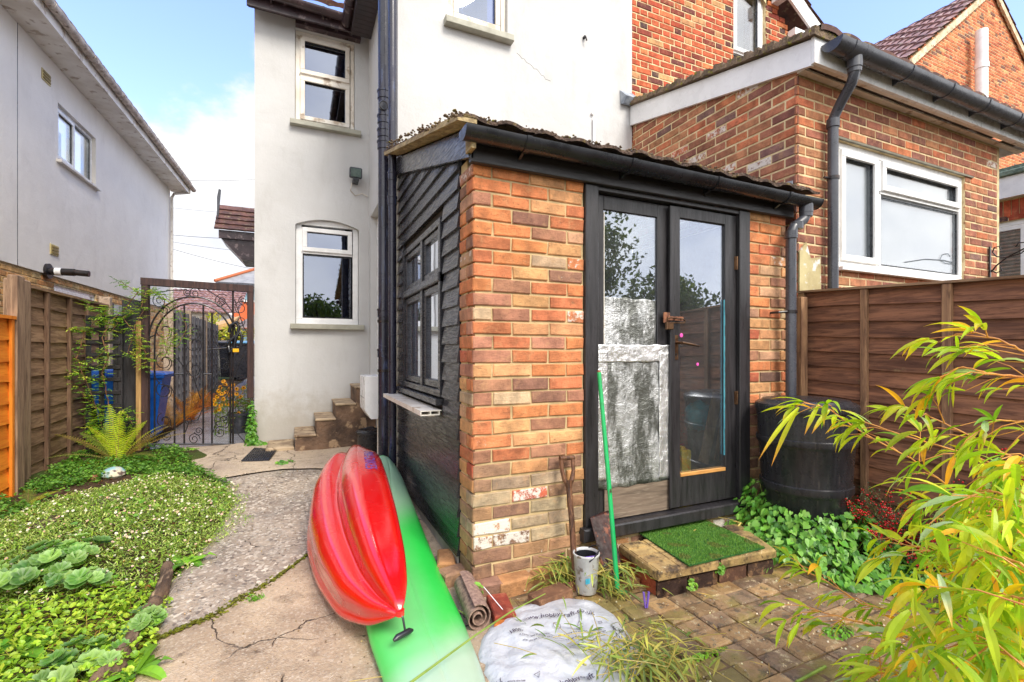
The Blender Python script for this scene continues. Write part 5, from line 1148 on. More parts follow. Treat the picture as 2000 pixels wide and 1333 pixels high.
for (Y, L_, R2, dep) in ST:
    L3, R3 = Vector((L_[0], Y, L_[1])), Vector((R2[0], Y, R2[1])); c_ = (L3 + R3) / 2; a_ = (R3 - L3) / 2; nb_ = Vector((-a_.z, 0, a_.x)).normalized()
    ks = sm(2.05, 2.9, Y)
    rings.append([c_ + a_ * p + nb_ * (q * dep if q > 0 else q * min(dep, .12)) for p, q in PRO])
def redcol(p, t_, k): return C(206, 12, 12) 
loft(densify(rings, 2), gloss('red_plastic', scr=C(226, 110, 100), rough=.14, coat=.9), 'hull', kred, redcol)
# carrying toggle at the near end
w = MB(); w.tube([(.372, 1.90, .215), (.378, 1.885, .20), (.385, 1.875, .15)], .0045, 8); cord = w.build('cord', M['black_plastic'], kred, smooth=True)
w = MB(Matrix.Translation((.375, 1.865, .145)) @ Matrix.Rotation(rad(25), 4, 'Z')); w.tube([(-.045, 0, .0), (-.03, 0, .004), (.03, 0, .004), (.045, 0, .0)], [.006, .012, .012, .006], 12); w.build('toggle', M['black_plastic'], cord, smooth=True)
w = MB(); w.lathe([(.001, .0), (.018, .0), (.018, .022), (.001, .022)], (.37, 1.905, .205), 12, C(214, 22, 20)); w.build('end_grip', gloss('red_grip') if False else M['lens'] if 'lens' in M else bpy.data.materials['red_plastic'], kred)
def text_mesh(name, body, size, Mx, mat, parent, bend=None, ext=.0006, label=None):
    cu = bpy.data.curves.new(name, 'FONT'); cu.body = body; cu.size = size; cu.extrude = ext; cu.resolution_u = 3; cu.align_x = 'CENTER'
    to = bpy.data.objects.new(name, cu); COL.objects.link(to); dg = bpy.context.evaluated_depsgraph_get(); me = bpy.data.meshes.new_from_object(to.evaluated_get(dg)); bpy.data.objects.remove(to)
    for v in me.vertices:
        p = v.co.copy()
        if bend: p = bend(p)
        v.co = (Mx @ p) - ROOT.get(parent, Vector((0, 0, 0)))
    me.materials.clear(); me.materials.append(mat); o = bpy.data.objects.new(name, me); COL.objects.link(o); o.parent = parent; return o
blue_let = plain('blue_lettering', C(84, 92, 214), C(150, 150, 226), .4)
# the lettering runs along the upper side panel between two stations
def on_panel(t_, s_):     # t_ along the kayak (Y), s_ across the side panel 0..1 from chine to gunwale
    for (A_, B_) in zip(ST, ST[1:]):
        if A_[0] <= t_ <= B_[0]:
            f = (t_ - A_[0]) / (B_[0] - A_[0]); L3 = Vector((lerp(A_[1][0], B_[1][0], f), t_, lerp(A_[1][1], B_[1][1], f))); R3 = Vector((lerp(A_[2][0], B_[2][0], f), t_, lerp(A_[2][1], B_[2][1], f))); dep = lerp(A_[3], B_[3], f); break
    c_ = (L3 + R3) / 2; a_ = (R3 - L3) / 2; nb_ = Vector((-a_.z, 0, a_.x)).normalized(); p, q = lerp(.70, .96, s_), lerp(.66, .16, s_)
    return c_ + a_ * p + nb_ * q * dep + (a_.normalized() * .5 + nb_ * .8) * .004
def bendk(p): return on_panel(3.48 - p.x * 1.5, .12 + p.y / .078)
text_mesh('lettering', 'MAI-DIKES', .075, Matrix.Identity(4), blue_let, kred, bend=lambda p: bendk(p))
kgr = thing('green_kayak', (.5, 2.6, .02), 'long green and white kayak lying bottom up beside the black boarded shed wall', 'kayak')
GS = [(.95, .40, .44, .05, .05, .02), (1.05, .34, .50, .04, .04, .06), (1.35, .315, .585, .035, .02, .09), (1.70, .285, .650, .035, .01, .10), (2.05, .265, .690, .04, .01, .105), (2.45, .270, .715, .06, .015, .11), (2.9, .325, .735, .11, .06, .12), (3.35, .405, .750, .19, .13, .12), (3.75, .49, .755, .28, .20, .11), (4.02, .56, .745, .33, .25, .08), (4.15, .61, .725, .355, .29, .05), (4.21, .65, .70, .36, .32, .02)]
GP = [(-1, 0), (-.95, .28), (-.80, .60), (-.5, .85), (-.2, .97), (-.035, .99), (0, .90), (.035, .99), (.2, .97), (.5, .86), (.78, .66), (.92, .40), (1, .05), (.9, -.25), (.4, -.3), (-.4, -.3), (-.9, -.2)]
rings = []
for (Y, xl_, xr2, zl, zr, dep) in GS:
    L3, R3 = Vector((xl_, Y, zl)), Vector((xr2, Y, zr)); c_ = (L3 + R3) / 2; a_ = (R3 - L3) / 2; nb_ = Vector((-a_.z, 0, a_.x)).normalized()
    rings.append([c_ + a_ * p + nb_ * (q * dep if q > 0 else q * .08) for p, q in GP])
def grcol(p, t_, k):
    g, wht = C(44, 206, 76), (C(168, 206, 174) if p.y > 2.4 else C(184, 204, 184)); a = fbm(p.x, p.y, 2.2, 5) * .35
    f = sm(2.55, 3.2, p.y + a * 1.2 - (p.x - .5) * 1.4) if p.y < 4.12 else .25
    f = max(f, sm(.0, .30, (p.x - .48) + (2.0 - p.y) * .8 + a * .5) * sm(2.3, 1.95, p.y))
    f = max(f, .35 * sm(.22, .0, abs(p.x - .42)) * sm(3.4, 2.6, p.y))
    return mixc(g, wht, min(1, f * .92))
loft(densify(rings, 4), gloss('green_plastic', rough=.30, coat=.25, scr=C(160, 210, 160)), 'hull', kgr, grcol, 1)

# ================================================================== WATER BUTT
wx, wy = 3.0, 2.02
wb = thing('water_butt', (wx, wy, .2), 'black ribbed plastic water butt under the drainpipe by the right fence', 'water butt')
btm = plain('wet_black_plastic', C(46, 46, 50), C(34, 34, 38), .30, 6, .0, 8, stretch=(6, 6, .6), c=C(60, 57, 57))
w = MB(); w.lathe([(.001, .14), (.222, .14), (.228, .15), (.247, .36), (.257, .375), (.264, .39), (.264, .425), (.254, .43), (.268, .66), (.278, .672), (.284, .687), (.284, .712), (.274, .717), (.281, .86), (.283, .90), (.26, .905), (.001, .905)], (wx, wy, 0), 56); w.build('barrel', btm, wb, smooth=True)
w = MB(); w.lathe([(.27, .885), (.291, .885), (.294, .90), (.290, .925), (.275, .935), (.262, .934), (.255, .94), (.245, .952), (.20, .958), (.10, .960), (.001, .961)], (wx, wy, 0), 56, cap=False); w.build('lid', btm, wb, smooth=True)
w = MB(); w.lathe([(.19, -.01), (.20, .0), (.20, .138), (.001, .139)], (wx, wy, 0), 28, cap=False); w.build('stand', M['grey_plastic'], wb)

# ================================================================== DOOR STEP, MAT AND TOOLS
stp = thing('brick_step', (2.05, 2.1, 0), 'low paved brick step in front of the shed doors', 'step')
c0, c1, c2, c3 = Vector((1.665, 1.885)), Vector((2.47, 1.83)), Vector((2.62, 2.205)), Vector((1.70, 2.255))
stone = NT('step_stone'); sc0 = stone.mix(stone.rng(stone.noise(5, 8, rough=.7), .35, .65), C(190, 160, 104), C(124, 98, 66)); sc0 = stone.mix(stone.rng(stone.noise(11, 8, rough=.75), .48, .60, 0, .85), sc0, C(56, 44, 36)); sc0 = stone.mix(stone.rng(stone.noise(30, 6, rough=.7), .62, .7, 0, .8), sc0, C(222, 206, 166)); sc0 = stone.mix(stone.rng(stone.noise(3, 6), .55, .7, 0, .5), sc0, C(122, 122, 50))
stone.set(Base_Color=sc0, Roughness=.75); stone.bump(stone.math('ADD', stone.noise(14, 7, rough=.7), stone.math('MULTIPLY', stone.noise(90, 4), .3)), .8, .012)
def quadpt(u, v): a_ = c0.lerp(c1, u); b_ = c3.lerp(c2, u); return a_.lerp(b_, v)
for (u0, u1, nm) in ((0, .495, 'paving_slab'), (.505, 1, 'paving_slab')):
    w = MB(); nx, ny = 3, 4 
    P = [quadpt(u0, 0), quadpt(u1, 0), quadpt(u1, 1), quadpt(u0, 1)]; i_ = .006
    base = [(p.x, p.y, .092) for p in P]; ctr = sum(P, Vector((0, 0))) / 4
    r1 = [(p.x, p.y, .128) for p in P]; r2 = [(p.x + (ctr.x - p.x) * .03, p.y + (ctr.y - p.y) * .03, .137) for p in P]
    w.add(base + r1 + r2, [(8, 9, 10, 11), (3, 2, 1, 0)] + [(k * 4 + i, k * 4 + (i + 1) % 4, k * 4 + 4 + (i + 1) % 4, k * 4 + 4 + i) for k in range(2) for i in range(4)])
    for a in range(nx):
        for b in range(ny):
            q = [quadpt(lerp(u0, u1, (a + da) / nx), (b + db) / ny) for da, db in ((.05, .05), (.95, .05), (.95, .95), (.05, .95))]; m_ = sum(q, Vector((0, 0))) / 4; h = .142 + rr.uniform(-.001, .002)
            w.add([(p.x, p.y, .12) for p in q] + [(p.x + (m_.x - p.x) * .08, p.y + (m_.y - p.y) * .08, h) for p in q], [(4, 5, 6, 7)] + [(i, (i + 1) % 4, 4 + (i + 1) % 4, 4 + i) for i in range(4)])
    w.build(nm, stone.m, stp)
w = MB(); rr = random.Random(77); base_red = [(3, C(176, 84, 48)), (2, C(92, 64, 48)), (2, C(70, 50, 42)), (1, C(196, 104, 60))]
for i in range(4):
    a_, b_ = quadpt(i / 4 + .01, .05), quadpt((i + 1) / 4 - .008, .05); w.hexa([(a_.x, a_.y, -.02), (b_.x, b_.y, -.02), (b_.x + .03, b_.y + .1, -.02), (a_.x + .03, a_.y + .1, -.02), (a_.x, a_.y, .072), (b_.x, b_.y, .072), (b_.x + .03, b_.y + .1, .072), (a_.x + .03, a_.y + .1, .072)], pick(base_red, rr))
a_, b_ = quadpt(.015, .05), quadpt(.015, .95); w.hexa([(a_.x, a_.y + .005, -.02), (a_.x + .1, a_.y + .11, -.02), (b_.x + .1, b_.y, -.02), (b_.x, b_.y, -.02), (a_.x, a_.y + .005, .071), (a_.x + .1, a_.y + .11, .071), (b_.x + .1, b_.y, .071), (b_.x, b_.y, .071)], pick(base_red, rr))
w.build('brick_course', M['brick'], stp)
w = MB(); P = [quadpt(.03, .08), quadpt(.97, .08), quadpt(.97, 1.0), quadpt(.03, 1.0)]; w.prism([(p.x, p.y, .06) for p in P], (0, 0, .04)); w.build('mortar_bed', M['mortar_dark'], stp)
mk = [oz(1246, 1040, .15), oz(1346, 1105, .15), oz(1494, 1070, .15), oz(1372, 1014, .15)]
mt = thing('green_mat', (sum((p.x for p in mk)) / 4, sum((p.y for p in mk)) / 4, .143), 'bright green artificial grass mat lying on the step', 'mat')
w = MB(); w.prism([(p.x, p.y, .144) for p in mk], (0, 0, .007)); w.build('backing', plain('mat_backing', C(38, 92, 32), C(28, 70, 24), .9, 30), mt)
lmat = leafmat('grass_blade', .2, .6)
w = MB(); rr = random.Random(2)
for i in range(17000):
    u, v = rr.random(), rr.random(); a_ = mk[0].lerp(mk[1], u); b_ = mk[3].lerp(mk[2], u); p = a_.lerp(b_, v); p.z = .150
    a = rr.uniform(0, 6.28); h = rr.uniform(.006, .012); dx, dy = math.cos(a) * .0022, math.sin(a) * .0022; tx, ty = rr.uniform(-.006, .006), rr.uniform(-.006, .006)
    k = rr.uniform(.6, 1.1); c_ = mixc(C(84, 138, 52), C(124, 168, 74), rr.random()); c_ = (c_[0] * k, c_[1] * k, c_[2] * k, 1)
    if fbm(p.x, p.y, 9) > .28: c_ = mixc(c_, C(120, 100, 60), .5)
    w.add([(p.x - dx, p.y - dy, p.z), (p.x + dx, p.y + dy, p.z), (p.x + tx, p.y + ty, p.z + h)], [(0, 1, 2)], c_)
po_ = w.build('pile', lmat, mt, recalc=False); po_['kind'] = 'stuff'
# digging fork or spade handle: wooden D grip
tp = oy(1107, 893, 2.27); bt_ = oy(1121, 1088, 2.16)
sh_wood = woodmat('dark_worn_handle', C(110, 74, 54), C(62, 42, 34), 2, .45, c=C(168, 124, 86), bump=.4, sc=1.6)
sp_ = thing('garden_spade', (bt_.x, bt_.y, bt_.z), 'old spade with a worn dark wooden D handle leaning on the brick pier', 'spade')
t_ = (tp - bt_).normalized(); sd_ = t_.cross(Vector((0, 1, 0))).normalized(); sd_ = -sd_ if sd_.x < 0 else sd_
neck = tp - t_ * .155
w = MB(); w.tube([bt_ - t_ * .12, bt_, bt_.lerp(neck, .5) + Vector((0, -.004, 0)), neck], [.016, .0165, .0155, .016], 14)
w.tube([neck - t_ * .01, neck + t_ * .03], [.017, .026], 14)
shaft = w.build('shaft', sh_wood, sp_, smooth=True)
w = MB(); gw = .036
for s_ in (-1, 1): w.tube([neck + t_ * .0, neck + sd_ * s_ * .022 + t_ * .03, neck + sd_ * s_ * gw + t_ * .08, neck + sd_ * s_ * gw + t_ * .15], [.014, .014, .011, .011], 10)
w.tube([neck + sd_ * -gw * 1.25 + t_ * .15, neck + sd_ * gw * 1.25 + t_ * .15], .0135, 12); w.build('grip', sh_wood, sp_, smooth=True)
w = MB(); bl_ = bt_ - t_ * .12; 
w.hexa([bl_ - sd_ * .07 - t_ * .06, bl_ + sd_ * .07 - t_ * .06, bl_ + sd_ * .07 - t_ * .06 + Vector((0, .004, 0)), bl_ - sd_ * .07 - t_ * .06 + Vector((0, .004, 0)), bl_ - sd_ * .08, bl_ + sd_ * .08, bl_ + sd_ * .08 + Vector((0, .004, 0)), bl_ - sd_ * .08 + Vector((0, .004, 0))]); w.build('blade', rust, sp_)
# white bucket lined with black, purple clip inside
bc = Vector((1.375, 2.10, 0)); bk = thing('paint_bucket', bc, 'small white bucket with a black inside and folded handle beside the spade', 'bucket')
w = MB(); w.lathe([(.001, .005), (.052, .005), (.055, .01), (.066, .195), (.070, .20), (.070, .207), (.066, .209), (.063, .205), (.062, .19), (.053, .04), (.001, .035)], bc, 32, cap=False)
o = w.build('tub', plain('dirty_white_plastic', C(200, 202, 204), C(176, 176, 176), .35, 12, c=C(128, 118, 108)), bk, smooth=True)
w = MB(); w.lathe([(.0605, .15), (.0612, .1955), (.0585, .195), (.052, .045), (.001, .042)], bc, 32, cap=False); w.build('liner', M['black_plastic'], bk, smooth=True)
w = MB(); w.tube([bc + Vector((.067 * math.cos(a), .067 * math.sin(a) - .0, .185 + .05 * math.sin((a - rad(250)) / rad(180) * math.pi) )) for a in [rad(250 + 12 * i) for i in range(16)]], .004, 6); w.build('handle', M['black_plastic'], bk, smooth=True)
w = MB(); a_ = oz(1138, 1124, .0); w.box((bc.x - .045, bc.y - .0645, .075), (bc.x - .02, bc.y - .060, .10)); w.build('blue_print', plain('cyan_print', C(70, 170, 200), None, .5), bk)
purple = plain('purple_plastic', C(126, 96, 196), C(108, 80, 178), .35, 8)
def peg(Mx, label):
    w = MB(Mx)
    for s_ in (-1, 1): w.hexa([(s_ * .004 - .003, -.006, 0), (s_ * .004 + .003, -.006, 0), (s_ * .004 + .003, .006, 0), (s_ * .004 - .003, .006, 0), (s_ * .013 - .004, -.005, .075), (s_ * .013 + .004, -.005, .075), (s_ * .013 + .004, .005, .075), (s_ * .013 - .004, .005, .075)])
    w.tube([(-.012, 0, .03), (0, -.008, .035), (.012, 0, .03)], .002, 6)
    o = w.build('clothes_peg', purple, None, origin=Mx.to_translation()); tag(o, label, 'peg'); return o
p = oz(1262, 1187, .01); peg(Matrix.Translation(p) @ Matrix.Rotation(rad(-20), 4, 'Z'), 'purple plastic clothes peg standing on the patio by the step corner')
w = MB(Matrix.Translation(bc + Vector((-.0, -.015, .172))) @ Matrix.Rotation(rad(-8), 4, 'Z')); w.box((-.048, -.012, 0), (.045, .012, .006), ch=.002); w.box((-.045, -.010, .008), (.045, .010, .015), ch=.002); o = w.build('plastic_clip', purple, None, origin=bc + Vector((0, -.015, .17))); tag(o, 'purple plastic clip lying in the top of the white bucket', 'clip')
# dark shiny board leaning on the door frame, green pole in front
pts = [oz(1178, 1122, .01), oz(1222, 1137, .0)]
pts = [oy(1178, 1118, 2.10), oy(1221, 1136, 2.03), oy(1190, 1000, 2.27), oy(1152, 1012, 2.285)]
w = MB(); th_ = Vector((.02, .028, .0)); w.add([p for p in pts] + [p + th_ for p in pts], [(0, 1, 2, 3), (7, 6, 5, 4), (0, 4, 5, 1), (1, 5, 6, 2), (2, 6, 7, 3), (3, 7, 4, 0)])
bo = w.build('leaning_board', plain('wet_dark_board', C(64, 38, 34), C(34, 22, 22), .5, 14, .25, 40, c=C(120, 70, 50), stretch=(1, 1, .25), spec=.2), None, bevel=.004, origin=pts[0]); tag(bo, 'dark wet wooden board leaning on the door frame behind the green pole', 'board')
gtop, gbot = oy(1170, 728, 2.235), oy(1206, 1150, 1.985); gp_ = thing('green_pole', (gbot.x, gbot.y, max(0, gbot.z)), 'long bright green pole leaning against the left shed door', 'pole')
grn = plain('green_paint', C(22, 168, 92), C(16, 146, 78), .35, 9, c=C(56, 48, 30), stretch=(1, 1, .4)); 
w = MB(); w.tube([gbot, gbot.lerp(gtop, .5) + Vector((.0, -.004, 0)), gtop], [.0125, .012, .0115], 12); w.build('shaft', grn, gp_, smooth=True)
w = MB(); w.tube([gtop, gtop + (gtop - gbot).normalized() * .012], [.011, .008], 10); w.build('end_cap', rust, gp_, smooth=True)
w = MB(Matrix.Translation(gbot + Vector((.02, -.01, -.02))) @ Matrix.Rotation(rad(-25), 4, 'Z')); w.box((-.025, -.012, -.006), (.025, .012, .008), ch=.004); w.build('foot', grn, gp_)
p = oz(1228, 1142, .02); w = MB(Matrix.Translation(p) @ Matrix.Rotation(rad(8), 4, 'Z')); w.box((-.055, -.025, -.02), (.055, .025, .03), ch=.004); tag(w.build('wood_block', woodmat('wet_offcut', C(148, 112, 78), C(98, 72, 52), 0, .5), None, origin=p), 'short wet wooden offcut lying by the foot of the green pole', 'wood block')
# loose bricks and a rolled carpet beside the pier
def loose_brick(px, py, rot, col, lab, z=.0, sz=(.20, .10, .065)):
    p = oz(px, py, z); w = MB(Matrix.Translation(p) @ Matrix.Rotation(rot, 4, 'Z')); w.box((-sz[0] / 2, -sz[1] / 2, 0), (sz[0] / 2, sz[1] / 2, sz[2]), col + (0,) if len(col) == 3 else col[:3] + (.1,), ch=.006); tag(w.build('loose_brick', M['brick'], None, origin=p), lab, 'brick')
loose_brick(978, 1206, rad(80), C(150, 66, 50), 'dull red loose brick beside the rolled carpet at the pier foot')
loose_brick(984, 1228, rad(62), C(206, 120, 52), 'orange loose brick tucked between the dull red brick and the white bag', sz=(.10, .08, .045))
loose_brick(1075, 1178, rad(12), C(130, 92, 68), 'brown loose brick at the pier foot behind the white bag', sz=(.21, .1, .06))
car = NT('carpet'); car.set(Base_Color=car.mix(car.rng(car.noise(60, 5), .3, .7), C(168, 138, 122), C(120, 94, 84)), Roughness=.95); car.bump(car.noise(200, 4), .9, .006)
rc = Vector((.735, 1.99, .065)); cr2 = thing('carpet_roll', rc, 'rolled offcut of brown carpet between the green kayak and the brick pier', 'carpet')
w = MB(); sp2 = []; 
for i in range(64): a = i / 63 * 4.6 * math.pi; r_ = .018 + .046 * i / 63; sp2.append((r_ * math.cos(a), r_ * math.sin(a)))
inn = []
for i in range(64): a = i / 63 * 4.6 * math.pi; r_ = .013 + .046 * i / 63; inn.append((r_ * math.cos(a), r_ * math.sin(a)))
vs = []; 
for y in (0, .34):
    for (x, z) in sp2: vs.append(rc + Vector((x + y * .12, y, z)))
    for (x, z) in inn: vs.append(rc + Vector((x + y * .12, y, z)))
fs = []
for i in range(63): fs += [(i, i + 1, 128 + i + 1, 128 + i), (64 + i, 192 + i, 192 + i + 1, 64 + i + 1), (i, 64 + i, 64 + i + 1, i + 1), (128 + i, 128 + i + 1, 192 + i + 1, 192 + i)]
w.add(vs, fs); w.build('carpet', car.m, cr2, smooth=True)
# thin white rod
a_, b_ = oz(945, 1147, .10), oz(986, 1196, .06); w = MB(); w.tube([a_, b_], .002, 8); tag(w.build('white_rod', M['upvc'], None, origin=b_), 'thin white rod lying on the bricks at the pier foot', 'rod')

# ================================================================== WHITE BAG WITH PRINT
bagm = NT('thin_white_plastic'); bagm.set(Base_Color=bagm.mix(bagm.rng(bagm.noise(4, 5), .3, .7), C(196, 198, 202), C(180, 184, 190)), Roughness=.28, Specular_IOR_Level=.6); bagm.bump(bagm.math('ADD', bagm.noise(9, 6, rough=.6, dist=.6), bagm.math('MULTIPLY', bagm.noise(34, 4, dist=.7), .3)), .7, .02)
OUT = [(930, 1276), (938, 1245), (962, 1212), (1000, 1184), (1050, 1170), (1110, 1166), (1160, 1172), (1200, 1196), (1228, 1232), (1250, 1270), (1262, 1292), (1240, 1320), (1215, 1350), (1180, 1390), (1100, 1400), (1020, 1380), (965, 1345), (942, 1312), (945, 1295), (932, 1290)]
op = [oz(x, y, .02) for x, y in OUT]; bcen = Vector((.96, 1.56, 0))
bagt = thing('plastic_bag', bcen, 'large crumpled white plastic carrier bag with printed writing on the patio', 'bag')
def bag_h(x, y):
    d = 9.0
    for i in range(len(op)):
        a, b = op[i], op[(i + 1) % len(op)]; ab = Vector((b.x - a.x, b.y - a.y)); ap = Vector((x - a.x, y - a.y)); t = max(0, min(1, ap.dot(ab) / ab.length_squared)); d = min(d, (ap - ab * t).length)
    e = 1 - math.exp(-d / .05); return .012 + e * (.032 + .026 * fbm(x, y, 4.5, 2) + .022 * abs(fbm(x, y, 9, 5)) + .010 * fbm(x, y, 22, 1)), d
w = MB(); NR = 26; n = 80; bo_ = []
for k in range(n):
    f = k / n * len(op); i = int(f); a, b = op[i], op[(i + 1) % len(op)]; bo_.append(a.lerp(b, f - i))
for r_ in range(NR + 1):
    for k in range(n):
        q = bcen.lerp(bo_[k], 1 - r_ / NR if r_ < NR else .004); h, d = bag_h(q.x, q.y); w.v.append(Vector((q.x, q.y, h if r_ else .004))); w.c.append((1, 1, 1, 1))
for r_ in range(NR):
    for k in range(n): w.f.append((r_ * n + k, r_ * n + (k + 1) % n, (r_ + 1) * n + (k + 1) % n, (r_ + 1) * n + k))
w.f.append(tuple(NR * n + k for k in range(n)))
w.build('sheet', bagm.m, bagt, smooth='all')
ink = plain('dark_print', C(60, 44, 66), C(44, 32, 50), .5)
def print_text(body, size, px, py, ang, bow=0.0):
    p = oz(px, py, .08); ca_, sa_ = math.cos(ang), math.sin(ang)
    def bend(v):
        x, y = v.x, v.y - bow * v.x * v.x; X, Y = p.x + x * ca_ - y * sa_, p.y + x * sa_ + y * ca_; return Vector((X, Y, bag_h(X, Y)[0] + .009 + v.z))
    text_mesh('print', body, size, Matrix.Identity(4), ink, bagt, bend, .0003)
RA = -YAW          # baseline roughly square to the view
print_text('www.hobbycraft.co.uk', .036, 1090, 1196, rad(-22), .55)
print_text('180%', .030, 1010, 1226, rad(2)); print_text('A better way to pack and carry: please bring this bag back and use it again', .0125, 1100, 1228, rad(-22), .35); print_text('when this bag is worn out we will replace it free of charge in store', .011, 1090, 1236, rad(-22), .35)
print_text('LDPE', .014, 1132, 1216, rad(-26)); print_text('recycle me', .011, 1172, 1222, rad(-30)); print_text('please recycle this bag', .011, 1000, 1312, rad(-20))
print_text('hobbycraft', .032, 1130, 1312, rad(-2))
w = MB()
def tri(px, py, r_, k=3, ph=0):
    c_ = oz(px, py, .08); pts = [Vector((c_.x + r_ * math.cos(ph + 2 * math.pi * i / k), c_.y + r_ * math.sin(ph + 2 * math.pi * i / k), 0)) for i in range(k + 1)]
    w.tube([(p.x, p.y, bag_h(p.x, p.y)[0] + .008) for p in pts], .0010, 4)
tri(1132, 1208, .012, 3, 1.2); tri(1050, 1302, .014, 3, -1.7); tri(1172, 1210, .011, 4, .4); tri(1088, 1210, .016, 16); w.build('print_symbols', ink, bagt)
w = MB(); rr = random.Random(5)
for (px, py) in ((1212, 1232), (965, 1328)):
    c_ = oz(px, py, .06)
    for i in range(26):
        x = c_.x + rr.uniform(-.035, .035); y = c_.y + rr.uniform(-.035, .02); a = rr.uniform(.9, 1.5); L_ = rr.uniform(.012, .03); q = (x + L_ * math.cos(a), y + L_ * math.sin(a)); w.tube([(x, y, bag_h(x, y)[0] + .004), (q[0], q[1], bag_h(*q)[0] + .004)], .0009, 4)
w.build('print_pattern', ink, bagt)

# ================================================================== SMALL THINGS ALONG THE PATH
gk = [og(497, 880), og(540, 884), og(525, 904), og(472, 905)]; gc = sum(gk, Vector()) / 4
dg_ = thing('drain_grate', gc, 'black plastic drain grating set in the path by the steps', 'grate')
w = MB()
for i in range(12):
    a_, b_ = gk[0].lerp(gk[1], i / 11), gk[3].lerp(gk[2], i / 11); w.tube([a_ + Vector((0, 0, .025)), b_ + Vector((0, 0, .025))], .007, 4)
for i in range(9):
    a_, b_ = gk[0].lerp(gk[3], i / 8), gk[1].lerp(gk[2], i / 8); w.tube([a_ + Vector((0, 0, .0252)), b_ + Vector((0, 0, .0252))], .006, 4)
w.build('grid', M['black_plastic'], dg_)
w = MB(); w.prism([(p.x, p.y, p.z + .012) for p in gk], (0, 0, .004)); w.build('sump', M['dark_inside'], dg_)
tb = Vector((.70, 5.25, .15)); tub = thing('black_tub', tb, 'black lidded tub on the ground under the meter box', 'tub')
w = MB(); w.lathe([(.001, 0), (.105, 0), (.12, .02), (.135, .24), (.14, .25), (.001, .25)], tb, 28); w.build('body', M['black_plastic'], tub, smooth=True)
w = MB(); w.lathe([(.150, .245), (.152, .265), (.12, .285), (.10, .275), (.001, .278)], tb, 28, cap=False); w.tube([tb + Vector((-.06, -.02, .285)), tb + Vector((-.03, -.02, .31)), tb + Vector((.03, -.02, .31)), tb + Vector((.06, -.02, .285))], .007, 6); w.build('lid', M['black_plastic'], tub, smooth=True)
p = og(222, 928, .06); on = thing('painted_ornament', p, 'round blue and cream painted stone ornament in the flower bed', 'ornament')
w = MB(); w.lathe([(.001, -.04), (.06, -.03), (.085, .0), (.08, .03), (.05, .06), (.001, .072)], p, 24); o = w.build('body', plain('blue_cream_paint', C(120, 178, 190), C(214, 196, 164), .5, 9, c=C(92, 74, 70)), on, smooth=True)
w = MB(); q = p + Vector((-.13, -.02, -.01)); w.lathe([(.001, -.03), (.03, -.02), (.036, .0), (.028, .025), (.001, .034)], q, 16); w.tube([q, q + Vector((-.06, 0, -.01))], [.02, .006], 8); w.build('head', plain('terracotta_paint', C(188, 110, 96), C(120, 60, 60), .5, 12), on, smooth=True)
# rotten timber edging of the bed and two flat stones
logm = plain('rotten_timber', C(122, 98, 76), C(70, 54, 42), .95, 8, 1.0, 30, bd=.03, c=C(160, 136, 108), stretch=(1, .3, 1))
def log(pts, r, lab):
    P = [og(x, y, .03) for x, y in pts]; w = MB(); out = []; rs_ = []
    for a, b in zip(P, P[1:]):
        for k in range(6): q = a.lerp(b, k / 6); out.append(q + Vector((.012 * fbm(q.x, q.y, 14), 0, .012 * fbm(q.y, q.x, 16)))); rs_.append(r * (1 + .25 * fbm(q.x * 20, q.y * 20, 1)))
    out.append(P[-1]); rs_.append(r * .8); w.tube(out, rs_, 9, flat=1.3); tag(w.build('edging_log', logm, None, smooth='all', origin=P[0]), lab, 'log')
log(((328, 1108), (322, 1140), (304, 1175)), .030, 'short rotten timber end at the far end of the bed edging'); log(((302, 1180), (280, 1220), (250, 1262), (228, 1296)), .032, 'long crumbling timber edging beside the beige path')
log(((232, 1300), (205, 1322), (182, 1345)), .035, 'split rotten log at the bottom of the bed')
log(((40, 1112), (62, 1100), (82, 1092)), .03, 'pale split log end among the daisies')
for (pp4, lab, col) in ((((172, 985), (232, 968), (236, 980), (180, 1000)), 'flat brown slate lying above the daisies', C(92, 72, 64)), (((60, 1030), (110, 1008), (122, 1016), (74, 1044)), 'dark brown flat stone among the low leaves', C(88, 70, 60))):
    P = [og(x, y, .07) for x, y in pp4]; w = MB(); w.prism([tuple(p) for p in P], (0, 0, .02)); tag(w.build('flat_stone', plain('slate_' + str(len(lab)), col, mixc(col, (0, 0, 0), .3), .7, 8, .5), None, bevel=.004, origin=P[0]), lab, 'stone')

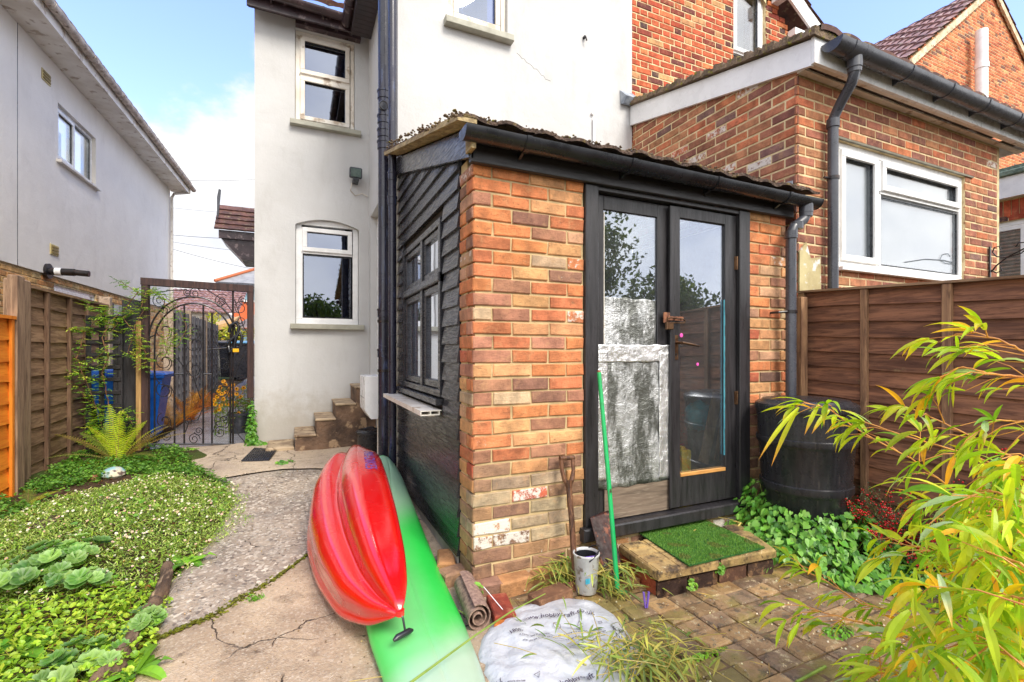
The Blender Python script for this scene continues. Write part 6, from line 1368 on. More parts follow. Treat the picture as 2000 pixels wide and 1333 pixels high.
# ================================================================== BEYOND THE GATE
def wheelie(base, rot, mat, lab, lidmat=None, wh=True):
    t = thing('wheelie_bin', base, lab, 'bin'); t.rotation_euler = (0, 0, rot); O = Vector((0, 0, 0)); ROOT[t] = O
    def part(nm, w, m, par=None, **k): o = w.build(nm, m, None, origin=O, **k); o.parent = par or t; o.location = (0, 0, 0); return o
    w = MB(); w.hexa([(-.22, -.24, .06), (.22, -.24, .06), (.22, .24, .06), (-.22, .24, .06), (-.285, -.33, .98), (.285, -.33, .98), (.285, .33, .98), (-.285, .33, .98)]); w.hexa([(-.30, -.345, .94), (.30, -.345, .94), (.30, .345, .94), (-.30, .345, .94), (-.305, -.35, .985), (.305, -.35, .985), (.305, .35, .985), (-.305, .35, .985)]); part('body', w, mat, bevel=.008)
    w = MB(); w.hexa([(-.305, -.37, .99), (.305, -.37, .99), (.305, .36, .99), (-.305, .36, .99), (-.29, -.345, 1.02), (.29, -.345, 1.02), (.26, .33, 1.075), (-.26, .33, 1.075)]); part('lid', w, lidmat or mat, bevel=.01)
    w = MB(); w.tube([(-.27, .39, .985), (.27, .39, .985)], .016, 10)
    for s_ in (-1, 1): w.box((s_ * .25 - .015, .33, .965), (s_ * .25 + .015, .40, 1.0))
    part('handle', w, mat)
    for s_ in (-1, 1):
        w = MB(); w.lathe([(.001, s_ * .24), (.10, s_ * .24), (.10, s_ * .29), (.001, s_ * .29)], (0, .26, .10), 20, axis='x'); part('wheel', w, M['black_plastic'], smooth=True)
    return t
bluep = plain('blue_bin_plastic', C(28, 104, 204), C(20, 88, 184), .35, 6)
wheelie((-1.77, 6.93, G(0, 6.9)), rad(92), bluep, 'bright blue wheelie bin behind the black board and gate post').scale = (.95, 1, .78)
def gat(px, py, Y): p = oy(px, py, Y); return Vector((p.x, Y, G(p.x, Y)))
b1 = gat(447, 728, 15.2); wheelie(b1, rad(15), M['black_plastic'], 'black wheelie bin at the end of the alley, left one'); b2 = gat(476, 728, 15.0); wheelie(b2, rad(-10), M['grey_plastic'], 'dark grey wheelie bin at the end of the alley with a blue lid edge', plain('pale_blue_lid', C(110, 176, 206), None, .4))
fr2 = gat(414, 725, 12.6); w = MB()
for k in range(7): w.tube([fr2 + Vector((-.12 + .035 * k, .02 * k, 0)), fr2 + Vector((-.05 + .02 * k, .02 * k, 1.0))], .008, 6)
w.tube([fr2 + Vector((-.12, 0, .6)), fr2 + Vector((.12, .1, .66))], .008, 6); tag(w.build('folded_airer', M['grey_plastic'], None, smooth=True, origin=fr2), 'folded grey metal airer leaning on the alley fence before the bins', 'airer')
# terracotta house, low roofs
def rect(name, x0, y0, x1, y1, Y, mat, parent, th=.2, n=0.0):
    a, b = oy(x0, y0, Y), oy(x1, y1, Y); w = MB(front(Y)); w.box((a.x, min(a.z, b.z), n - th), (b.x, max(a.z, b.z), n)); return w.build(name, mat, parent)
tY = 27.0; p0 = oy(440, 700, tY); tc_ = thing('terracotta_house', (p0.x + 2, tY, 1), 'orange rendered house with a grey hipped roof seen over the iron gate', 'house')
oran = render_mat('orange_render', C(200, 104, 66), C(182, 90, 58)); wht = M['render']
p1 = oy(438, 560, tY); w = MB(); w.box((p1.x, tY, -.5), (p1.x + 9, tY + 8, p1.z)); w.build('wall', oran, tc_)
a, e = oy(425, 551, tY - .4), oy(500, 527, tY - .4); w = MB(); w.add([(a.x, tY - .5, a.z), (a.x + 11, tY - .5, a.z), (a.x + 11, tY + 9, a.z), (a.x, tY + 9, a.z), (a.x + 5, tY + 4, a.z + 2.9), (a.x + 6, tY + 4, a.z + 2.9)], [(0, 1, 5, 4), (1, 2, 5), (2, 3, 4, 5), (3, 0, 4), (3, 2, 1, 0)]); w.build('roof', plain('slate_roof', C(150, 150, 150), C(122, 122, 124), .6, 3), tc_)
w = MB(); w.tube([(a.x - .1, tY - .55, a.z + .03), (a.x + 5, tY + 4, a.z + 2.93)], .075, 8); w.build('hip_tiles', plain('orange_hip_tile', C(186, 104, 66), None, .8), tc_)
w = MB(); w.box((a.x - .05, tY - .62, a.z - .22), (a.x + 11, tY - .5, a.z - .02)); w.build('gutter', M['grey_plastic'], tc_)
k = rect('window', 476, 590, 500, 562, tY, M['upvc'], tc_, .1, .08); kk = rect('pane', 479, 586, 500, 566, tY, plain('pale_glass', C(150, 190, 206), None, .2), k, .03, .13)
rect('white_panel', 441, 660, 455, 592, tY, wht, tc_, .05, .06)
gY = 24.0; w = MB(); a, b = oy(452, 640, gY), oy(500, 617, gY); w.add([(a.x, gY, a.z), (a.x + 4, gY, a.z), (a.x + 4, gY + 2, b.z + .3), (a.x + .9, gY + 2, b.z + .3)], [(0, 1, 2, 3)]); xo = w.build('porch_roof', plain('grey_tile', C(140, 128, 122), C(112, 102, 98), .8, 5), tc_)
k = rect('porch', 455, 740, 500, 642, gY + .3, wht, tc_, .3); pn = rect('pane', 461, 668, 487, 646, gY + .3, plain('blue_grey_glass', C(120, 150, 170), None, .15), k, .03, .03)
bY = 21.0; bu = thing('bungalow', (oy(390, 600, bY).x, bY, 1), 'low bungalow with a brown pantiled roof behind the alley hedge', 'house')
a, b, c_ = oy(318, 605, bY), oy(456, 628, bY), oy(352, 566, bY + 2); w = MB(); w.box((a.x, bY, 0), (b.x - .2, bY + 6, a.z - .05)); w.build('wall', M['render_cream'], bu)
w = MB(); tiled(w, (a.x - .6, bY - .3, a.z - .1), (b.x - a.x + .8, 0, 0), (0, 3.2, c_.z - a.z + .2), 18, 9, .04, .03); w.build('roof', ptile, bu, recalc=False)
r_ = thing('garden_building', (oy(425, 650, 19).x, 19, .8), 'small grey outbuilding with a white frame beyond the alley fence', 'shed'); rect('wall', 420, 720, 448, 640, 19.0, plain('grey_shed_wall', C(150, 140, 140), None, .9), r_, 1.0); rect('frame', 419, 720, 424, 635, 18.95, M['upvc'], r_, .1); rect('white_rail', 424, 672, 448, 660, 18.9, M['upvc'], r_, .05)
a, b = oy(416, 648, 18.7), oy(452, 628, 18.7); w = MB(); w.hexa([(a.x - .1, 18.4, a.z), (b.x + .1, 18.4, a.z + .12), (b.x + .1, 20.2, a.z + .3), (a.x - .1, 20.2, a.z + .2), (a.x - .1, 18.4, a.z + .1), (b.x + .1, 18.4, b.z), (b.x + .1, 20.2, b.z + .3), (a.x - .1, 20.2, a.z + .4)]); w.build('roof', woodmat('pale_roof_board', C(206, 168, 116), C(176, 138, 92), 0, .8), r_)
# overhead cables
for i, (y0, y1, lab, r__) in enumerate(((350, 349, 'single level overhead cable highest in the sky gap', .012), (405, 417, 'faint overhead cable second from the top in the sky gap', .008), (458, 466, 'overhead cable passing behind the door canopy', .013), (472, 494, 'overhead cable just under the canopy one', .010), (487, 531, 'steepest and lowest overhead cable in the sky gap', .013))):
    a, b = oy(300, y0 - (y1 - y0) * .25, 19 + i), oy(520, y1, 23 + i * .5); w = MB(); pts = [a.lerp(b, k / 10) + Vector((0, 0, -.08 * math.sin(math.pi * k / 10))) for k in range(11)]; w.tube(pts, r__ * .7, 5); tag(w.build('overhead_cable', M['grey_plastic'], None, origin=a), lab, 'cable')
# pots by the gate post
p = og(462, 852, 0); pt2 = thing('flower_pot', (p.x, 7.0, G(0, 7)), 'grey ribbed pot behind the gate by the house corner', 'pot'); w = MB(); x_ = oy(468, 800, 7.0).x; pb_ = Vector((x_, 7.0, G(0, 7)))
w.lathe([(.001, 0), (.10, 0), (.13, .22), (.14, .23), (.14, .26), (.125, .26), (.11, .22), (.001, .21)], pb_, 24); w.build('pot', M['grey_plastic'], pt2, smooth=True)
# ================================================================== VEGETATION
M['leaf'] = leafmat('leaf', .32, .42, .45)
M['leaf_gloss'] = leafmat('leaf_glossy', .18, .38, .45)
M['leaf_thin'] = leafmat('leaf_thin', .48, .5, .3)
M['stem'] = plain('stem_brown', C(140, 96, 64), C(104, 74, 50), .7, 20)
M['stem_orange'] = plain('stem_orange', C(214, 150, 66), C(190, 124, 60), .45, 20)
M['stem_green'] = plain('stem_green', C(128, 150, 56), C(100, 124, 44), .5, 20)
M['bark'] = plain('bark', C(92, 76, 60), C(60, 48, 40), .95, 8, .8, 30, stretch=(2, 2, .4))
def vary(rnd, cols, lo=.75, hi=1.2):
    c = pick_c(rnd, cols); k = rnd.uniform(lo, hi); return (c[0] * k, c[1] * k * rnd.uniform(.93, 1.07), c[2] * k, 1)
def pick_c(rnd, cols):
    a, b = rnd.choice(cols), rnd.choice(cols); return mixc(a, b, rnd.random() * .6)
def leaf2(w, p, d, nrm, L_, W_, col, fold=.25):
    """simple folded leaf, 2 quads"""
    d = d.normalized(); s = d.cross(nrm); s = s.normalized() if s.length > 1e-6 else Vector((1, 0, 0)); u = s.cross(d)
    m = p + d * L_ * .45 - u * L_ * .04
    w.add([p, p + d * L_ * .42 + s * W_ * .5 + u * W_ * fold, p + d * L_ - u * L_ * .10, p + d * L_ * .42 - s * W_ * .5 + u * W_ * fold, m], [(0, 4, 1), (4, 2, 1), (0, 3, 4), (4, 3, 2)], col)
def round_leaf(w, p, nrm, r, col, rnd, n=9, cup=.25, notch=True, scal=0.0):
    nrm = nrm.normalized(); a0 = rnd.uniform(0, 6.28); t = nrm.orthogonal().normalized(); b = nrm.cross(t); vs = [p]
    if scal:                                        # pleated, lobed leaf with a rim that lifts
        n = 36; rings_ = (.35, .7, 1.0); bd = len(w.v); cl = []; lob = rnd.randint(8, 10)
        for q_ in rings_:
            for i in range(n + 1):
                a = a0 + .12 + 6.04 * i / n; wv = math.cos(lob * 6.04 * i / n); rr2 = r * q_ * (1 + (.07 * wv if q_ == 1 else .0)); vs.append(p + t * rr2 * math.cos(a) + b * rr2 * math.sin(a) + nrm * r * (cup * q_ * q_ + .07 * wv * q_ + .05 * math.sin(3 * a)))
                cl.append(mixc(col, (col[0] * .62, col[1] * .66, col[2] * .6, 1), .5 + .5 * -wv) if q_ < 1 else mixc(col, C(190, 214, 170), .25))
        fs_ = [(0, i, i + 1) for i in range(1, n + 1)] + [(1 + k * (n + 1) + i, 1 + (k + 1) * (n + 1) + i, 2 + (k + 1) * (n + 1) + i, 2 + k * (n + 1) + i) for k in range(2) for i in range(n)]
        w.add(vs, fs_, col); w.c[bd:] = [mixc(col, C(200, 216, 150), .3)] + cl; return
    for i in range(n + 1):
        a = a0 + (.25 if notch else 0) + (6.283 - (.5 if notch else 0)) * i / n; rr2 = r * (1 + scal * (1 if i % 2 else -1)) * rnd.uniform(.92, 1.06)
        vs.append(p + t * rr2 * math.cos(a) + b * rr2 * math.sin(a) + nrm * r * cup * rnd.uniform(.7, 1.2))
    w.add(vs, [(0, i, i + 1) for i in range(1, n + 1)], col)
def heart_leaf(w, p, d, nrm, r, col):
    d = d.normalized(); s = d.cross(nrm).normalized(); u = s.cross(d)
    def q(a, b, c): return p + d * a * r + s * b * r + u * c * r
    w.add([q(0, 0, 0), q(-.28, .45, .16), q(.15, .88, .22), q(.8, .78, .12), q(1.35, .40, 0), q(1.8, 0, -.16), q(1.35, -.40, 0), q(.8, -.78, .12), q(.15, -.88, .22), q(-.28, -.45, .16), q(.8, 0, -.04)],
          [(0, 1, 2, 10), (10, 2, 3), (10, 3, 4), (10, 4, 5), (10, 5, 6), (10, 6, 7), (10, 7, 8), (0, 10, 8, 9)], col)
def long_leaf(w, p, d, up, L_, W_, col, droop=.5, n=6, tipcol=None):
    """lanceolate bending leaf with a fold"""
    d = d.normalized(); pos = Vector(p); pts = []; seg = L_ / n
    for i in range(n + 1):
        pts.append((pos.copy(), d.copy())); d = (d + Vector((0, 0, -1)) * droop / n).normalized(); pos += d * seg
    vs = []; b0 = len(w.v); cols = []
    for i, (q, dd) in enumerate(pts):
        t = i / n; wd = W_ * .5 * (math.sin(math.pi * min(1, t * .86 + .10)) ** .8) * (1 - t ** 5); s = dd.cross(up); s = s.normalized() if s.length > 1e-4 else Vector((1, 0, 0)); u = s.cross(dd)
        vs += [q + s * wd + u * wd * .35, q, q - s * wd + u * wd * .35]
        c = mixc(col, tipcol, sm(.45, 1, t)) if tipcol else col; cols += [c] * 3
    fs = []
    for i in range(n): a = 3 * i; fs += [(a, a + 1, a + 4, a + 3), (a + 1, a + 2, a + 5, a + 4)]
    w.add(vs, fs, col); w.c[b0:] = cols
def rvec(rnd, zlo=-1, zhi=1):
    a = rnd.uniform(0, 6.283); z = rnd.uniform(zlo, zhi); k = math.sqrt(max(0, 1 - z * z)); return Vector((k * math.cos(a), k * math.sin(a), z))

# ---- ground cover of the bed
GRN = [C(118, 160, 44), C(92, 138, 40), C(146, 178, 62), C(76, 118, 38), C(160, 186, 84)]
rr = random.Random(100)
def in_bed(x, y): return y > 1.5 and x < path_left(y) + .05 + .06 * fbm(x, y, 6) and x > -2.02
def bed_h(x, y):
    h = ground_z(x, y)
    dy = (y - 3.95) / 1.0; dx = (x + 1.08) / .72; m = max(0, 1 - dx * dx - dy * dy); return h + .075 * m ** .6
def daisy_zone(x, y): return ((x + 1.06) / .74) ** 2 + ((y - 3.93) / 1.02) ** 2 < 1 + .35 * fbm(x, y, 4)
w = MB(); n_ = 0
while n_ < 26000:                                   # fine leaves of the daisy mound
    y = rr.uniform(2.8, 5.1); x = rr.uniform(-1.9, -.3)
    if not daisy_zone(x, y): continue
    n_ += 1; z = bed_h(x, y) + rr.uniform(-.03, .035) + .02 * fbm(x, y, 12); d = rvec(rr, .0, .9)
    leaf2(w, Vector((x, y, z)), d, Vector((0, 0, 1)), rr.uniform(.014, .032), rr.uniform(.004, .009), vary(rr, [C(150, 186, 60), C(120, 164, 52), C(186, 206, 110), C(96, 140, 46), C(204, 212, 140)]))
tag(w.build('daisy_foliage', M['leaf'], recalc=False), kind='stuff', label='fine green foliage of the daisy mound beside the path', cat='ground cover')
w = MB(); 
for i in range(620):
    while True:
        y = rr.uniform(2.85, 4.95); x = rr.uniform(-1.85, -.36)
        if daisy_zone(x, y) and fbm(x, y, 3.5, 8) > -.35: break
    z = bed_h(x, y) + rr.uniform(.02, .05); nrm = (Vector((0, 0, 1)) + rvec(rr, -.2, .2) * .5 + Vector((.1, -.4, 0))).normalized(); r = rr.uniform(.0055, .0095); t = nrm.orthogonal().normalized(); b = nrm.cross(t); p = Vector((x, y, z)); col = C(244, 240, 238) if rr.random() < .75 else C(232, 190, 196)
    vs = [p] + [p + (t * math.cos(2 * math.pi * k / 12) + b * math.sin(2 * math.pi * k / 12)) * r * (1.0 if k % 2 else .78) + nrm * .001 for k in range(12)]
    w.add(vs, [(0, 1 + k, 1 + (k + 1) % 12) for k in range(12)], col)
    vs = [p + nrm * .0022] + [p + nrm * .0012 + (t * math.cos(2 * math.pi * k / 6) + b * math.sin(2 * math.pi * k / 6)) * r * .36 for k in range(6)]
    w.add(vs, [(0, 1 + k, 1 + (k + 1) % 6) for k in range(6)], C(226, 190, 60))
tag(w.build('daisy_flowers', M['leaf'], recalc=False), kind='stuff', label='small white and pink daisies scattered over the green mound', cat='flowers')
w = MB(); n_ = 0                                    # creeping round leaves, upper and left part of the bed
while n_ < 16000:
    y = rr.uniform(1.9, 6.15); x = rr.uniform(-2.02, -.4)
    if not in_bed(x, y) or daisy_zone(x, y): continue
    bare = fbm(x, y, 2.6, 3)
    if bare > .16 and y > 3.4: continue
    n_ += 1; z = ground_z(x, y) + rr.uniform(.0, .06) * (1.3 if y < 3.4 else 1)
    nrm = (Vector((0, 0, 1)) + rvec(rr, -.1, .1) * .7).normalized(); bright = y < 3.3
    col = vary(rr, [C(150, 186, 48), C(178, 200, 66), C(118, 160, 44)] if bright else [C(92, 140, 46), C(70, 118, 40), C(122, 164, 66)])
    if rr.random() < .7: round_leaf(w, Vector((x, y, z)), nrm, rr.uniform(.006, .015), col, rr, 6)
    else: leaf2(w, Vector((x, y, z)), rvec(rr, .1, .6), Vector((0, 0, 1)), rr.uniform(.02, .045), rr.uniform(.008, .016), col)
tag(w.build('ground_cover', M['leaf'], recalc=False), kind='stuff', label='creeping small leaved weeds covering the rest of the flower bed', cat='ground cover')
w = MB()                                            # grass and straw
for i in range(2600):
    y = rr.uniform(1.9, 3.2); x = rr.uniform(-1.8, -.55)
    if not in_bed(x, y): continue
    if fbm(x, y, 2.4, 6) < -.1: continue
    dry = rr.random() < (.6 if x > -1.0 and y > 2.2 else .15); long_leaf(w, Vector((x, y, ground_z(x, y))), rvec(rr, .35, 1), Vector((0, 0, 1)).cross(rvec(rr)), rr.uniform(.04, .10), rr.uniform(.002, .004), vary(rr, [C(214, 190, 110), C(196, 160, 84)] if dry else [C(140, 180, 44), C(176, 204, 60)]), rr.uniform(.6, 2.2), 3)
tag(w.build('grass', M['leaf'], recalc=False), kind='stuff', label='bright grass and dry straw at the near edge of the bed', cat='grass')
w = MB()                                            # dead leaves and litter
for i in range(420):
    y = rr.uniform(2.0, 6.1); x = rr.uniform(-2.0, -.5)
    if in_bed(x, y): leaf2(w, Vector((x, y, ground_z(x, y) + rr.uniform(.0, .03))), rvec(rr, -.1, .3), Vector((0, 0, 1)), rr.uniform(.02, .05), rr.uniform(.01, .025), vary(rr, [C(150, 96, 52), C(176, 124, 70), C(112, 72, 48)]), .4)
tag(w.build('leaf_litter', M['leaf'], recalc=False), kind='stuff', label='brown dead leaves lying between the plants of the bed', cat='leaves')
# ---- large leaved plants
def mantle(pxs, lab, name='mantle_plant', rmin=.03, rmax=.05, hh=.09, n=26, spread=.12, cols=(C(104, 152, 62), C(138, 178, 86), C(76, 122, 50))):
    p = og(*pxs, .0); p.z = bed_h(p.x, p.y) - .01; t = thing(name, p, lab, 'plant'); w = MB(); s_ = MB()
    for i in range(n):
        a = rr.uniform(0, 6.28); r_ = spread * math.sqrt(rr.random()); q = p + Vector((r_ * math.cos(a), r_ * math.sin(a), hh * rr.uniform(.5, 1.0))); nrm = (Vector((0, 0, 1)) + Vector((math.cos(a), math.sin(a), 0)) * .45 * r_ / spread + Vector((0, -.2, 0))).normalized()
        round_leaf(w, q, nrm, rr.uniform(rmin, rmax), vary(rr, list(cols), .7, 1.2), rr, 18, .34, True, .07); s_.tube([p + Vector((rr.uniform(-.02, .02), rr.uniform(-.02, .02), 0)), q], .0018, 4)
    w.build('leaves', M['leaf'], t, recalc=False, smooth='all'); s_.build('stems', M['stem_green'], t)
w = MB()
for i in range(900):                                # broader weeds pushing through the mound
    y = rr.uniform(2.4, 5.6); x = rr.uniform(-1.95, -.45)
    if not in_bed(x, y) or fbm(x, y, 3.2, 12) < .0: continue
    heart_leaf(w, Vector((x, y, bed_h(x, y) + rr.uniform(.01, .06))), rvec(rr, -.2, .3), (Vector((0, -.2, 1)) + rvec(rr) * .5).normalized(), rr.uniform(.008, .018), vary(rr, [C(110, 164, 52), C(84, 136, 46), C(150, 188, 70)]))
for i in range(1500):
    y = rr.uniform(2.2, 5.2); x = rr.uniform(-1.95, -.45)
    if in_bed(x, y) and fbm(x, y, 2.2, 20) > .05: long_leaf(w, Vector((x, y, bed_h(x, y))), rvec(rr, .3, 1), rvec(rr), rr.uniform(.05, .11), rr.uniform(.002, .0035), vary(rr, [C(150, 188, 60), C(200, 190, 100), C(120, 160, 50)]), rr.uniform(.6, 2), 3)
tag(w.build('mixed_weeds', M['leaf'], recalc=False), kind='stuff', label='broader weeds and grass blades pushing up through the daisy mound', cat='weeds')
mantle((48, 1150), 'large scalloped grey green leaves at the left edge under the daisies', n=40, spread=.26, rmin=.025, rmax=.055)
mantle((120, 1130), 'scalloped pale leaves among the daisies, right of the left edge clump', n=26, spread=.18, rmin=.022, rmax=.05)
mantle((160, 1165), 'small clump of scalloped leaves under the daisy mound', n=10, spread=.10)
mantle((292, 1232), 'round scalloped leaves beyond the timber edging on the beige path', n=20, spread=.085, rmin=.028, rmax=.04)
mantle((165, 1325), 'large scalloped leaves at the bottom edge of the photo', n=16, spread=.16, rmin=.03, rmax=.048)
def dock(pxs, lab, n=9, L_=.17, W_=.06, col=(C(120, 170, 48), C(92, 146, 44)), out=None):
    p = og(*pxs, .0); t = thing('dock_plant', p, lab, 'plant'); w = MB()
    for i in range(n):
        a = 6.28 * i / n + rr.uniform(-.3, .3); d = Vector((math.cos(a), math.sin(a), rr.uniform(.5, 1.2))); long_leaf(w, p + d * .01, d, Vector((0, 0, 1)) if d.z < 1 else Vector((math.cos(a), math.sin(a), .1)), L_ * rr.uniform(.7, 1.1), W_ * rr.uniform(.8, 1.1), vary(rr, list(col)), 1.4, 7)
    w.build('leaves', M['leaf'], t, recalc=False)
dock((362, 1105), 'broad leaved green dock plant at the edge of the daisies and path', 8, .15, .055)
dock((18, 1290), 'large smooth green dock leaves in the lower left corner', 8, .20, .09)
dock((262, 1320), 'dock plant with broad yellow green leaves at the lower end of the log', 8, .17, .05)
dock((120, 850), 'small leafy weed at the foot of the brown fence panel', 10, .13, .035)
# ---- ferns
def frond(w, sw, p, d, L_, col, W_=.085, droop=1.0, n=30):
    d = d.normalized(); pos = Vector(p); line = []; 
    for i in range(n + 1):
        line.append((pos.copy(), d.copy())); d = (d + Vector((0, 0, -1)) * droop / n).normalized(); pos += d * L_ / n
    sw.tube([q for q, _ in line], [.0028 * (1 - .8 * i / n) for i in range(n + 1)], 5)
    for i, (q, dd) in enumerate(line):
        t = i / n
        if t < .10: continue
        ln = W_ * (math.sin(math.pi * (t * .80 + .16)) ** .9) * rr.uniform(.9, 1.08); s = dd.cross(Vector((0, 0, 1))); s = s.normalized() if s.length > 1e-3 else Vector((1, 0, 0)); u = s.cross(dd)
        for sgn in (-1, 1):
            pd = (s * sgn + dd * .35 + u * .12).normalized(); pw = L_ / n * .60
            m = 5; prev = None; c = vary(rr, [col], .85, 1.15)
            for k in range(m):                      # pinna with toothed edge
                a0, a1 = k / m, (k + 1) / m; w0, w1 = pw * (1.25 - a0 * .9), pw * (1.25 - a1 * .9) * .45; b_ = q + pd * ln * a0; e = q + pd * ln * a1 - Vector((0, 0, ln * .10 * a1 * a1))
                w.add([b_ - dd * w0 * .5, b_ + dd * w0 * .5, e + dd * w1 * .5, e - dd * w1 * .5], [(0, 1, 2, 3)], c)
def fern(base, lab, specs, name='fern'):
    t = thing(name, base, lab, 'fern'); w, sw = MB(), MB()
    for (az, el, L_, col, W_, dr) in specs: frond(w, sw, base + Vector((rr.uniform(-.02, .02), rr.uniform(-.02, .02), .0)), Vector((math.cos(rad(az)) * math.cos(rad(el)), math.sin(rad(az)) * math.cos(rad(el)), math.sin(rad(el)))), L_, col, W_, dr)
    w.build('fronds', M['leaf_thin'], t, recalc=False); sw.build('frond_stems', M['stem'], t)
yg, br_, ol = C(186, 206, 40), C(150, 134, 66), C(134, 150, 66)
fb = og(232, 906, 0)
fern(fb, 'large fern with yellow green upright frond and browner side fronds in the bed', [(118, 74, .62, yg, .075, .9), (70, 62, .56, yg, .07, 1.1), (95, 82, .50, yg, .065, .5), (150, 66, .5, yg, .07, 1.1), (20, 64, .5, yg, .07, 1.1), (-20, 50, .62, br_, .10, .8), (10, 45, .66, br_, .10, .9), (-40, 38, .50, ol, .09, 1.0), (150, 55, .52, ol, .09, .9), (172, 50, .62, br_, .10, .8), (195, 40, .55, ol, .10, 1.0), (215, 28, .45, yg, .08, 1.0), (250, 25, .38, yg, .08, 1.1), (300, 22, .36, ol, .08, 1.0), (40, 52, .55, br_, .09, .8), (125, 62, .5, ol, .09, .8), (330, 30, .42, ol, .08, 1.0)])
fern(og(45, 1000, 0), 'small pale fern lying low at the foot of the fence post', [(10, 30, .30, ol, .05, .9), (60, 40, .28, yg, .05, .9), (170, 35, .3, ol, .05, .8), (-30, 22, .34, C(176, 150, 70), .05, .8), (110, 45, .26, ol, .05, .8), (-60, 25, .26, yg, .05, .9)])
of_, ob = C(206, 112, 44), C(176, 128, 56)
for k, (px_, Y, lab) in enumerate(((335, 7.6, 'rust orange dying fern nearest the blue bin behind the gate'), (372, 7.9, 'orange brown dying fern in the middle of the alley bed'), (405, 9.2, 'yellowing fern farther along the alley fence'), (320, 8.6, 'tall rust fern against the grey alley fence'))):
    b_ = oy(px_, 700, Y); b_.z = G(b_.x, Y); fern(b_, lab, [(i * 40 + rr.uniform(-12, 12), rr.uniform(42, 74), rr.uniform(.5, .75), rr.choice([of_, ob, C(214, 150, 60), C(150, 92, 50)]), .08, rr.uniform(.7, 1.1)) for i in range(11)], 'brown_fern')
# ---- jasmine on the trellis
def sprig(w, p, d, col, L_=.055, n=3):
    d = d.normalized(); s = d.cross(Vector((0, 0, 1))); s = s.normalized() if s.length > 1e-3 else Vector((1, 0, 0))
    for i in range(n):
        q = p + d * L_ * (.25 + .6 * i / n)
        for sg in (-1, 1): leaf2(w, q, (s * sg + d * .7 + Vector((0, 0, -.15))), Vector((0, 0, 1)), L_ * .42, L_ * .15, vary(rr, [col]))
    leaf2(w, p + d * L_ * .85, d, Vector((0, 0, 1)), L_ * .6, L_ * .18, vary(rr, [col]))
jas = thing('jasmine', (oy(200, 850, 6.15).x, 6.15, .2), 'climbing jasmine with feathery leaves spilling over the trellis and the gate top', 'climber'); w, sw = MB(), MB()
vines = [((215, 860), (212, 780), (198, 730), (212, 700), (200, 660), (215, 630), (240, 608), (270, 570)), ((205, 850), (190, 800), (175, 760), (150, 700), (165, 650), (195, 620), (215, 600)), ((215, 650), (240, 620), (275, 600), (285, 570), (300, 565), (320, 590), (330, 640)), ((275, 575), (250, 560), (235, 550)), ((290, 570), (318, 575), (345, 600), (365, 640), (345, 680)), ((200, 690), (165, 720), (130, 680), (115, 700)), ((170, 740), (140, 720), (118, 745)), ((190, 800), (160, 770), (135, 735), (105, 705)), ((225, 640), (200, 620), (175, 650), (140, 640), (125, 655)), ((240, 620), (262, 650), (250, 690), (275, 700), (270, 660)), ((215, 860), (240, 800), (260, 830)), ((220, 840), (195, 855), (180, 830)), ((210, 870), (195, 860), (170, 850), (190, 820)), ((330, 640), (325, 690), (318, 640)), ((205, 615), (185, 600), (170, 595)), ((345, 650), (335, 670), (320, 700)), ((285, 600), (262, 640), (285, 690), (282, 720))]
for v in vines:
    P = [oy(x, y, 6.15 + rr.uniform(-.10, .06)) for x, y in v]; out = []
    for a, b in zip(P, P[1:]):
        for k in range(6): out.append(a.lerp(b, k / 6) + Vector((rr.uniform(-.006, .006), rr.uniform(-.01, .01), rr.uniform(-.006, .006))))
    out.append(P[-1]); sw.tube(out, .0045 if v is vines[0] else .0028, 5)
    for q in out:
        for _ in range(3):
            if rr.random() < .85: sprig(w, q + rvec(rr) * rr.uniform(0, .05), rvec(rr, -.5, .5), rr.choice([C(132, 176, 58), C(108, 152, 52), C(160, 198, 74), C(196, 206, 80)]), rr.uniform(.045, .08))
for i in range(150): 
    q = oy(rr.uniform(165, 265), rr.uniform(800, 880), 6.1 + rr.uniform(-.1, .05)); sprig(w, q, rvec(rr, -.3, .6), rr.choice([C(112, 160, 44), C(160, 190, 50), C(90, 136, 44)]), rr.uniform(.05, .08))
w.build('leaves', M['leaf'], jas, recalc=False); sw.build('stems', M['stem'], jas)
# ---- small clumps: ivy at the gate post, weeds in cracks
def clump(center, size, n, lab, cols, r=(.010, .018), name='weed', shape='round', cat='plant', squash=1.0, mat='leaf'):
    t = thing(name, center, lab, cat); w = MB(); s_ = MB()
    for i in range(n):
        v = rvec(rr, -.2, 1); q = center + Vector((v.x * size[0], v.y * size[1], abs(v.z) * size[2])) * rr.random() ** .4; nrm = (v + Vector((0, -.5, .6))).normalized(); col = vary(rr, cols)
        if shape == 'round': round_leaf(w, q, nrm, rr.uniform(*r), col, rr, 7, .2)
        elif shape == 'heart': heart_leaf(w, q, (rvec(rr, -.6, .1)), nrm, rr.uniform(*r), col)
        else: leaf2(w, q, rvec(rr, 0, 1), nrm, rr.uniform(*r) * 2, rr.uniform(*r) * .6, col)
        if i % 6 == 0: s_.tube([center, q], .0015, 4)
    w.build('leaves', M[mat], t, recalc=False); s_.build('stems', M['stem_green'], t)
IV = [C(92, 150, 48), C(70, 122, 40), C(120, 172, 66)]
p = oy(492, 830, 6.20); clump(Vector((p.x, 6.19, .22)), (.07, .05, .48), 300, 'column of small green ivy leaves at the foot of the gate post', IV, (.012, .020), 'ivy')
p = og(500, 872); clump(p, (.14, .08, .06), 120, 'low ivy tuft on the path by the white wall corner', IV, (.012, .02), 'ivy')
p = og(562, 848); clump(p, (.08, .06, .10), 60, 'small green weed growing at the bottom of the stone steps', IV, name='weed')
p = og(556, 908); clump(p, (.11, .07, .05), 90, 'leafy weed creeping round the corner of the drain grate', IV, name='weed')
